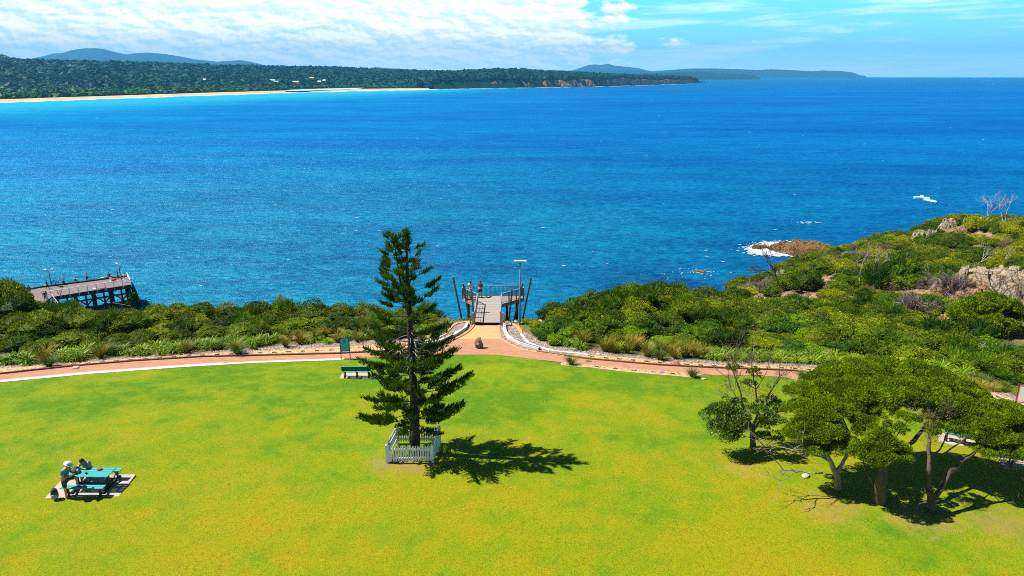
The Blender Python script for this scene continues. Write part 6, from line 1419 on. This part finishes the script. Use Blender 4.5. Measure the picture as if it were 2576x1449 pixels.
# ------------------------------------------------------------------ lookout platform
def lookout():
    z = -3.80; m_deck = planks('deck_planks', (.42, .37, .335), (.27, .235, .215), .14, 1)
    def W(u, v, zz=z): return atZ(u, v, zz)
    nl, nr = W(1196.7, 811.3), W(1256.8, 811.3); fl_, fr_ = W(1206, 765), W(1264, 765); wl, wr = W(1164, 749), W(1317, 749)
    y0 = (nl[1] + nr[1]) / 2; y1 = fl_[1]; y2 = wl[1]; y3 = y2 + .8; xc = (nl[0] + nr[0]) / 2; hw = (nr[0] - nl[0]) / 2 + .05; XL = wl[0] - xc; XR = wr[0] - xc; HW = 3.0
    o = thing('lookout_platform', (xc, y0, z), 'grey timber lookout platform with railings projecting over the sea edge', 'lookout')
    d = lambda x, y: (x, y - y0)
    outl = [d(-hw, y0), d(hw, y0), d(hw, y1), d(XR, y2), d(XR * .95, y3), d(XL * .95, y3), d(XL, y2), d(-hw, y1)]
    m = MB(); m.poly([outl[0], outl[1], outl[2], outl[7]], -.06, .0); m.poly([outl[7], outl[2], outl[3], outl[4], outl[5], outl[6]], -.06, .0); m.obj('deck', m_deck, o)
    m = MB()
    ring = [outl[0], outl[7], outl[6], outl[5], outl[4], outl[3], outl[2], outl[1]]
    for a, b in zip(ring[:-1], ring[1:]): m.bar((*a, -.22), (*b, -.22), .09, .26)
    m.obj('fascia', m_grey_t, o)
    m = MB()
    for x in (-hw + .25, 0, hw - .25): m.bar((x, .2, -.22), (x, y3 - y0 - .1, -.22), .1, .25)
    for y in (y1 - y0, y2 - y0, y3 - y0 - .4): m.bar((XL * .85 if y > y1 - y0 else -hw, y, -.45), (XR * .85 if y > y1 - y0 else hw, y, -.45), .14, .22)
    m.obj('joists', m_grey_d, o)
    # balustrade: timber posts, steel top rail, dark bar infill
    def run(a, b, npost, infill=True, post=m_grey_t, first=True):
        a = np.array((*a, 0.)); b = np.array((*b, 0.))
        for k in range(0 if first else 1, npost):
            p = a + (b - a) * k / (npost - 1); MB().box(p + (0, 0, .44), (.12, .12, 1.18)).obj('post', post, o)
        MB().bar(a + (0, 0, 1.06), b + (0, 0, 1.06), .09, .05).obj('top_rail', m_steel, o)
        if infill:
            mm = MB(); n = int(np.linalg.norm(b - a) / .13)
            for k in range(1, n): p = a + (b - a) * k / n; mm.box(p + (0, 0, .55), (.02, .02, .92))
            mm.bar(a + (0, 0, .12), b + (0, 0, .12), .03, .03); mm.bar(a + (0, 0, .98), b + (0, 0, .98), .03, .03); mm.obj('bar_infill', m_black, o)
    i = .04
    run((-hw - i, .1), (-hw - i, y1 - y0), 5, False); run((-hw - i, y1 - y0), (XL, y2 - y0), 4, True, first=False); run((XL, y2 - y0), (XL * .95, y3 - y0), 2, True, first=False)
    run((hw + i, .1), (hw + i, y1 - y0), 5, False); run((hw + i, y1 - y0), (XR, y2 - y0), 4, True, first=False); run((XR, y2 - y0), (XR * .95, y3 - y0), 2, True, first=False)
    a, b = np.array((XL * .95, y3 - y0)), np.array((XR * .95, y3 - y0)); run(a, b, 2, True, post=m_black, first=False)
    for s in (-1, 1):
        MB().tube([(s * (hw - .06), .15, .92), (s * (hw - .06), y1 - y0 - .1, .92), (s * (hw - .06), y1 - y0 + .05, .75), (s * (hw - .06), y1 - y0, .6)], .022, 8).obj('handrail', m_steel, o)
        m = MB()
        for k in range(5): m.bar((s * (hw - .02), .2 + k * .95, .30), (s * (hw - .02), .9 + k * .95, .30), .02, .03); m.bar((s * (hw - .02), .2 + k * .95, .62), (s * (hw - .02), .9 + k * .95, .62), .02, .03)
        m.obj('mid_rail', m_black, o)
    # pair of heavy entrance posts with dark rub rails
    for s in (-1, 1):
        MB().box((s * (hw + .20), .05, .36), (.20, .20, 1.1)).obj('post', m_grey_t, o)
        MB().box((s * (hw + .42), .10, .26), (.12, .12, .9)).obj('post', m_grey_t, o)
    # raking poles
    m_pole = M_('grey_pole_timber', (.17, .18, .215), .7, .2, 3, .3, stretch=(1, 1, .2))
    yl = [(y2 + .9), y2 - .4, y1 - 1.2]
    for (ut, vt, ub, vb), Y in zip([(1140, 696.6, 1157.8, 784), (1165, 713, 1179, 790), (1185.6, 725, 1193, 809), (1336.5, 697.5, 1318, 787), (1315, 712, 1297.6, 788), (1288.4, 727, 1282, 790)], [yl[0], yl[1], yl[2] - 1, yl[0], yl[1], yl[2]]):
        t = atY(ut, vt, Y); b = atY(ub, vb, Y - .15); b = b + (b - t) * .25; MB().bar(b - (xc, y0, z), t - (xc, y0, z), .19, .17).obj('raking_pole', m_pole, o)
    for x, y in ((XL * .8, y2), (XR * .8, y2), (XL * .5, y3 - .3), (XR * .5, y3 - .3)): MB().tube([(x, y - y0, -7), (x, y - y0, -.3)], .14, 10).obj('support_pile', m_grey_d, o)
    for k in range(6):                                        # seat posts along the flare (seen behind the rails)
        pass
    # people at the rail
    person((*W(1184.5, 748)[:2] , z), 0.0 + .1, pose(elR=(.20, .14, 1.20), wrR=(.08, .22, 1.48), belly=(0, .02, 1.1), elL=(-.22, .16, 1.18), wrL=(-.12, .32, 1.12)), dict(top=CL['white'], bottom=CL['pale'], hair='black', long_sleeve=True, long=True), 'person in white at the left lookout rail, hand raised to dark hair', 'people on the lookout')
    person((W(1208.5, 746.5)[0], y3 - .6, z), .05, pose(pelvis=(0, -.12, .93), belly=(0, -.04, 1.08), chest=(0, .12, 1.24), neck=(0, .26, 1.36), jaw=(0, .35, 1.40), brow=(0, .37, 1.49), crown=(0, .34, 1.54), shL=(-.18, .18, 1.33), shR=(.18, .18, 1.33), elL=(-.25, .34, 1.10), elR=(.25, .34, 1.10), wrL=(-.14, .50, 1.12), wrR=(.12, .50, 1.12), hipL=(-.1, -.12, .92), hipR=(.1, -.12, .92), kneeL=(-.11, -.06, .5), kneeR=(.11, -.06, .5)),
           dict(top=CL['black'], bottom=CL['black'], short=True, hair='black'), 'person dressed in black leaning on the far rail of the lookout', 'people on the lookout')
lookout()
# ------------------------------------------------------------------ light posts
p = G(1308, 817); top = atY(1310.5, 659, p[1]); h = top[2] - p[2]
o = thing('light_post', p, 'tall thin grey light post with a flat white bar head right of the lookout', 'light post')
MB().tube([(0, 0, -.1), (0, 0, h)], [.075, .055], 12).obj('pole', m_galv, o, True); MB().box((0, 0, h + .06), (1.08, .28, .10)).obj('lamp_head', m_white, o); m = MB(); m.box((0, -.146, h + .055), (.8, .006, .05)); m.obj('lens_strip', m_black, o); MB().box((0, 0, h - .02), (.12, .12, .08)).obj('bracket', m_galv, o)
p = G(1182, 800); o = thing('bin_sign', (p[0], 58.6, -4.2), 'small bright blue notice on a short post left of the lookout entrance', 'sign'); 
MB().box((0, 0, .5), (.10, .10, 1.5)).obj('post', m_grey_t, o); MB().box((0, -.07, 1.05), (.24, .03, .36)).obj('panel', M_('blue_panel', (.03, .30, .62), .4, .05, 2, 0), o)
o.name = 'notice_post'

# ------------------------------------------------------------------ wharf
def wharf():
    z = -23.0; W = lambda x, y, zz=z: atZ(x * .15626, 637.3 + y * .15626, zz)
    F0, F1, N0, N1 = W(-420, 690), W(2045, 375), W(826, 702), W(2115, 500)
    A0, A1 = W(655, 860), W(-420, 1100)
    dirv = unit((N1 - N0)[:2]); nrm = np.array((-dirv[1], dirv[0])); ang = math.atan2(dirv[1], dirv[0])
    c = N0; o = thing('timber_wharf', c, 'old timber wharf on dark piles with a white railed edge, full of anglers', 'wharf')
    L = lambda p: (np.asarray(p, float) - c)
    m_deck = planks('wharf_planks', (.27, .215, .20), (.17, .135, .13), .26, 1, -ang + 0.0, .12)
    far = F1 - F0; m = MB(); m.poly([L(p)[:2] for p in (F0, A1, A0, N0, N1, F1)], -.16, 0.); m.obj('deck', m_deck, o)
    MB().bar(L(F0) + (0, 0, .14), L(F1) + (0, 0, .14), .28, .28).obj('edge_beam', m_grey_d, o)
    m = MB(); m.bar(L(N0) + (0, 0, -.46), L(N1) + (0, 0, -.46), .14, .60); m.bar(L(N1) + (0, 0, -.46), L(F1) + (0, 0, -.46), .14, .60); m.obj('fascia_beam', m_grey_d, o)
    ln = np.linalg.norm(N1 - N0); d3 = np.array((*dirv, 0)); n3 = np.array((*nrm, 0)); wid = abs(np.dot((F1 - N1)[:2], nrm))
    k = 0; s = ln - .4
    while s > -12:
        for t in (.25, wid * .5, wid - .3):
            b = d3 * s + n3 * t; MB().tube([b + (0, 0, -7.0), b + (0, 0, -.5)], .19, 9).obj('pile', m_grey_d, o)
        m = MB(); a = d3 * s + n3 * .1; b = d3 * s + n3 * (wid - .2); m.bar(a + (0, 0, -.85), b + (0, 0, -.85), .25, .3); m.bar(a + (0, 0, -1.1), b + (0, 0, -4.2), .10, .2); m.bar(b + (0, 0, -1.1), a + (0, 0, -4.2), .10, .2); m.obj('cross_brace', m_grey_d, o)
        if s > 0:
            a = d3 * s + n3 * .02; b = d3 * (s - 3.1) + n3 * .02; m = MB(); m.bar(a + (0, 0, -1.3), b + (0, 0, -4.4), .12, .24); m.bar(a + (0, 0, -3.6), b + (0, 0, -3.6), .14, .24); m.bar(a + (0, 0, -4.4), b + (0, 0, -1.3), .12, .24); m.obj('long_brace', m_grey_d, o)
        s -= 3.1
    for zz_ in (-1.7, -3.3):
        MB().bar(L(N0) + d3 * -6 + (0, 0, zz_) - n3 * .12, L(N1) + (0, 0, zz_) - n3 * .12, .16, .34).obj('waling', m_grey_d, o)
    for s_ in np.arange(ln - 1.95, -8, -3.1): b = d3 * s_ + n3 * .2; MB().tube([b + (0, 0, -7.0), b + (0, 0, -.5)], .17, 8).obj('pile', m_grey_d, o)
    m = MB()
    for t in np.arange(.1, wid - .2, .55): b = L(N1) + n3 * t + d3 * .25; m.bar(b + (0, 0, -.1) , b + d3 * .9 + (0, 0, -5.0), .3, .3)
    m.obj('fender_planks', m_grey_d, o)
    # white railing on the near side and round the end
    m_rail = M_('white_rail_paint', (.74, .76, .76), .5, .1, 4, 0)
    r = MB().obj if False else None
    e = -n3 * .1; npst = 10
    for q in range(npst):
        p = (L(N1) - L(N0)) * q / (npst - 1) + e; MB().box(p + (0, 0, .35), (.10, .10, 1.75)).obj('rail_post', m_rail, o)
    MB().bar(L(N0) + e + (0, 0, 1.2), L(N1) + e + (0, 0, 1.2), .12, .09).obj('top_rail', m_rail, o)
    m = MB()
    for h in (.25, .5, .75, .98): m.bar(L(N0) + e + (0, 0, h), L(N1) + e + (0, 0, h), .03, .03)
    m.obj('rail_wires', m_rail, o)
    a, b = L(N1), L(F1) + (-(L(F1) - L(N1))) * .12
    for q in range(1, 4): p = a + (b - a) * q / 3; MB().box(p + (0, 0, .6), (.08, .08, 1.2)).obj('rail_post', m_rail, o)
    m = MB(); [m.bar(a + (0, 0, h), b + (0, 0, h), .05, .05) for h in (.3, .6, .9, 1.18)]; m.obj('end_rail', m_rail, o)
    st0 = L(W(700, 720)) ; m = MB()                          # gangway with white hand rails at the near left corner
    g0 = L(N0); g1 = g0 + (L(A0) - g0) * .9
    for h in (.5, 1.1): m.bar(g0 + (0, 0, h), g0 - d3 * 1.3 + n3 * 1.3 + (0, 0, h), .08, .07)
    for q in (0, .5, 1): m.box(g0 + (-d3 * 1.3 + n3 * 1.3) * q + (0, 0, .55), (.08, .08, 1.1))
    for h in (.0, .9): m.bar(g0 + (0, 0, h), g0 + d3 * .9 - n3 * 2.6 + (0, 0, h - 1.9), .12, .07)
    for q in (.3, .6, .9): m.box(g0 + (d3 * .9 - n3 * 2.6 + np.array((0, 0, -1.9))) * q + (0, 0, .45), (.07, .07, .95))
    m.obj('gangway_rail', m_rail, o)
    # life ring
    rp = W(872, 640) ; q = (L(N1) - L(N0)) * .105 + e + n3 * .12 + np.array((0, 0, .7)); th = np.linspace(0, 2 * pi, 19)
    o2 = thing('life_ring', c + q, 'red and white life ring hung on the wharf railing', 'life ring', None, ang)
    mb = MB(); mb.tube([(cos(a_) * .33, 0, sin(a_) * .33) for a_ in th], .08, 8, False); mb.obj('ring', CL['white'], o2, True)
    mb = MB()
    for k in range(4):
        tt_ = np.linspace(k * pi / 2 + .2, k * pi / 2 + .9, 6); mb.tube([(cos(a_) * .33, 0, sin(a_) * .33) for a_ in tt_], .088, 8)
    mb.obj('red_band', CL['red'], o2, True)
    # ladder rails at the far edge
    for x in (845, 905):
        p = L(W(x, 525)); m = MB(); [m.tube([p + (s_, 0, 0), p + (s_, 0, 1.15), p + (s_, .3, 1.2), p + (s_, .35, .2)], .035, 6) for s_ in (0, .42)]; m.obj('ladder_rail', m_grey_d, o)
    # lamps
    for x, y, yt, lab in ((832, 520, 268, 'double-headed lamp post at the left of the wharf'), (1940, 357, 178, 'double-headed lamp post at the far right end of the wharf')):
        p = W(x, y); t = atY(x * .15626 - 5, 637.3 + yt * .15626, p[1]); h = t[2] - z
        q = thing('wharf_lamp', p, lab, 'lamp post', 'lamp posts on the wharf', .3 if x < 1000 else -.5)
        MB().tube([(0, 0, 0), (0, 0, h)], [.10, .07], 10).obj('pole', m_galv, q, True)
        for s_ in (-1, 1): MB().tube([(0, 0, h - .1), (s_ * .35, 0, h + .08)], .035, 6).obj('arm', m_galv, q); MB().box((s_ * .62, 0, h + .14), (.62, .28, .09), 0, Matrix.Rotation(radians(-14 * s_), 3, 'Y')).obj('lamp_head', m_white, q)
        MB().box((0, 0, .1), (.3, .3, .2)).obj('base', m_galv, q)
    # anglers and visitors
    SIT = pose(pelvis=(0, 0, .42), belly=(0, .04, .56), chest=(0, .12, .75), neck=(0, .19, .92), jaw=(0, .26, .99), brow=(0, .26, 1.08), crown=(0, .22, 1.13), hipL=(-.1, .03, .40), hipR=(.1, .03, .40), kneeL=(-.14, .42, .46), kneeR=(.14, .42, .46), ankL=(-.14, .46, .09), ankR=(.14, .46, .09), toeL=(-.15, .6, .035), toeR=(.15, .6, .035), shL=(-.18, .13, .85), shR=(.18, .13, .85), elL=(-.22, .28, .62), elR=(.22, .28, .62), wrL=(-.08, .50, .66), wrR=(.08, .50, .66))
    GS_ = {k: tuple(np.array(v) - (0, 0, .28)) for k, v in SIT.items()}; GS_.update(ankL=(-.16, .62, .09), ankR=(.16, .62, .09), toeL=(-.18, .70, .17), toeR=(.18, .70, .17), kneeL=(-.16, .36, .36), kneeR=(.16, .36, .36))
    WALK = pose(kneeL=(-.11, .18, .52), ankL=(-.11, .22, .09), toeL=(-.12, .38, .04), kneeR=(.11, -.06, .50), ankR=(.11, -.26, .12), toeR=(.12, -.12, .04), elL=(-.24, -.12, 1.14), wrL=(-.24, -.06, .90), wrR=(.22, .22, .98))
    HOLD = pose(elL=(-.24, .08, 1.14), wrL=(-.08, .30, 1.10), elR=(.24, .08, 1.14), wrR=(.08, .30, 1.14)); KID = .68; gp = 'people on the wharf'
    folk = [(262, 600, HOLD, .3, dict(top=CL['navy'], bottom=CL['black'], hair='fair', hat=CL['pink']), 'person in a pink hat half hidden by bushes at the left wharf end', 1),
            (468, 585, GS_, .5, dict(top=CL['blue'], bottom=CL['navy'], hair='black', long_sleeve=True), 'person in blue sitting on the wharf edge at left', 1),
            (770, 572, WALK, -1.2, dict(top=CL['black'], bottom=CL['black'], hair='black', long_sleeve=True), 'person in black walking past the left lamp on the wharf', 1.05),
            (1025, 508, SIT, .3, dict(top=CL['black'], bottom=CL['charcoal'], hair='black', long_sleeve=True), 'angler in black sitting right of the left wharf lamp', 1),
            (1207, 478, SIT, -.6, dict(top=CL['black'], bottom=CL['black'], hair='black', long_sleeve=True), 'angler in black crouched between the seated one and the standing one in white', 1),
            (1412, 445, HOLD, .6, dict(top=CL['white'], bottom=CL['navy'], hair='black'), 'standing person in a white shirt on the middle of the wharf edge', 1.05),
            (1768, 402, SIT, .7, dict(top=CL['brown'], bottom=CL['charcoal'], hair='black', long_sleeve=True), 'angler in dark brown sitting near the right wharf lamp', 1.1),
            (1908, 410, HOLD, 1.8, dict(top=CL['black'], bottom=CL['black'], hair='black'), 'person in black standing just left of the right wharf lamp', 1),
            (1893, 432, STAND, 2.2, dict(top=CL['pale'], bottom=CL['pink'], hair='fair', short=True), 'small child in pale pink beside the person in black', KID),
            (1960, 432, STAND, 2.6, dict(top=CL['maroon'], bottom=CL['brown'], hair='black'), 'child in maroon standing under the right wharf lamp', KID * 1.15),
            (2012, 425, HOLD, 2.9, dict(top=CL['white'], bottom=CL['grey'], hair='grey'), 'person in white at the far right corner of the wharf', .85),
            (735, 752, HOLD, 1.0, dict(top=CL['black'], bottom=CL['black'], hair='black', long_sleeve=True), 'person in black at the near left corner of the wharf rail', 1),
            (760, 735, HOLD, 1.3, dict(top=CL['pink'], bottom=CL['white'], hair='brown'), 'person in pink beside the black-clad one at the near rail corner', .95)]
    for x, y, P, rz, lk, lab, s in folk:
        p = W(x, y); person((p[0], p[1], z), rz, P, lk, lab, gp, s)
    v, f = ICO2
    for x, y, nm, d_, mt_, lab in [(520, 575, 'bag', (.5, .3, .2), CL['blue'], 'light blue bag beside the person in blue on the wharf'), (1837, 442, 'bag', (.55, .3, .25), CL['red'], 'red bag near the right end of the wharf'), (1648, 562, 'towel', (.5, .3, .07), CL['red'], 'red cloth by the near wharf railing'), (1710, 405, 'bag', (.4, .3, .22), CL['teal'], 'teal bag left of the angler in brown'),
                             (1655, 405, 'box', (.4, .25, .15), CL['white'], 'white box on the far edge of the wharf'), (1800, 395, 'bag', (.25, .25, .25), CL['white'], 'small white bag right of the angler in brown'), (1530, 576, 'box', (.45, .2, .1), CL['white'], 'white tray by the near wharf railing'), (1150, 478, 'bag', (.6, .25, .12), CL['black'], 'flat black bag between the two anglers in black'),
                             (570, 565, 'bag', (.4, .2, .12), CL['black'], 'small black bag right of the light blue bag on the wharf'), (990, 545, 'tackle_box', (.4, .25, .16), CL['charcoal'], 'dark tackle box in front of the left seated angler')]:
        p = W(x, y); V = np.sign(v) * np.abs(v) ** .6 * np.array(d_); V[:, 2] += d_[2]; o3 = MB().add(V, [], f).obj(nm, mt_, None, True, loc=(p[0], p[1], z)); tag(o3, lab, nm.replace('_', ' '))
    for x, y, lab in ((1790, 462, 'white folding chair left of the red bag on the wharf'), (2030, 470, 'white folding chair at the right end of the wharf')):
        p = W(x, y); ch = thing('folding_chair', p, lab, 'chair', 'folding chairs on the wharf', .4)
        MB().box((0, 0, .42), (.45, .42, .05)).obj('seat', m_rail, ch); MB().box((0, .2, .72), (.45, .05, .40)).obj('backrest', m_rail, ch)
        for sx in (-1, 1):
            for sy in (-1, 1): MB().bar((sx * .2, sy * .19, 0), (sx * .2, -sy * .15, .42), .03, .03).obj('leg', m_rail, ch)
wharf()
# ------------------------------------------------------------------ motor boat
p = atZ(2318, 501.5, SEA); o = thing('motor_boat', (p[0], p[1], SEA), 'small white motor boat under way on the open bay, trailing a wake', 'boat', None, pi + .05 - .35)
hull = []; xs_ = np.linspace(-2.7, 2.9, 14)
for x in xs_:
    s = (x + 2.7) / 5.6; w = 1.05 * (1 - np.clip((s - .45) / .55, 0, 1) ** 2.2) + .02; sh = .75 + .35 * s ** 2; ke = -.25 + .35 * np.clip((s - .6) / .4, 0, 1) ** 2
    hull.append([(x, -w, sh), (x, -w * .93, .25), (x, -w * .45, ke + .1), (x, 0, ke), (x, w * .45, ke + .1), (x, w * .93, .25), (x, w, sh)])
H = np.array(hull); id_ = np.arange(14 * 7).reshape(14, 7); q = np.stack([id_[:-1, :-1], id_[1:, :-1], id_[1:, 1:], id_[:-1, 1:]], -1).reshape(-1, 4)
mb = MB(); mb.add(H.reshape(-1, 3), list(map(tuple, q)) + [(0, 1, 5, 6), (1, 2, 4, 5)]); mb.obj('hull', m_white, o, True)
D = H[:, [0, 3, 6]].copy(); D[:, 1, 2] = D[:, 0, 2] - .08; D[:, :, 2] -= .06; id_ = np.arange(42).reshape(14, 3); q = np.stack([id_[:-1, :-1], id_[1:, :-1], id_[1:, 1:], id_[:-1, 1:]], -1).reshape(-1, 4); MB().add(D.reshape(-1, 3), q).obj('boat_deck', m_white, o)
mb = MB(); mb.add([(-.6, -.7, .75), (1.1, -.6, .85), (1.1, .6, .85), (-.6, .7, .75), (-.4, -.55, 1.5), (.5, -.5, 1.5), (.5, .5, 1.5), (-.4, .55, 1.5)], [(4, 5, 6, 7), (0, 1, 5, 4), (1, 2, 6, 5), (2, 3, 7, 6), (3, 0, 4, 7)]); mb.obj('cabin', m_white, o)
MB().box((.83, 0, 1.2), (.02, .9, .4), 0, Matrix.Rotation(radians(-42), 3, 'Y')).obj('windscreen', m_black, o); MB().box((-2.85, 0, .7), (.35, .4, .8)).obj('outboard_motor', m_black, o)
pts = []; sz = []
for k in range(260):
    s = R.rand() ** .8; q = atZ(2328 + 26 * s + R.randn() * 1.0, 503 + 4.5 * s + R.randn() * (.35 + .9 * s), SEA); pts.append(q[:2]); sz.append(.28 * (.5 + R.rand()) * (1.4 - s))
foam('wake', pts, sz, 2.4, 'white wake behind the small motor boat')
# ------------------------------------------------------------------ haze
def haze():
    m, g, out = new_mat('haze_air')
    pv = g.add('ShaderNodeVolumePrincipled'); g.set(pv.inputs['Color'], (.12, .50, 1.0)); pv.inputs['Density'].default_value = HAZE; pv.inputs['Anisotropy'].default_value = 0.0
    g.l.new(pv.outputs[0], out.inputs['Volume'])
    o = MB().box((0, 0, (800 - 40) / 2.0), (42000, 42000, 840)).obj('haze', m); tag(o, kind='stuff')
if HAZE > 0: haze()
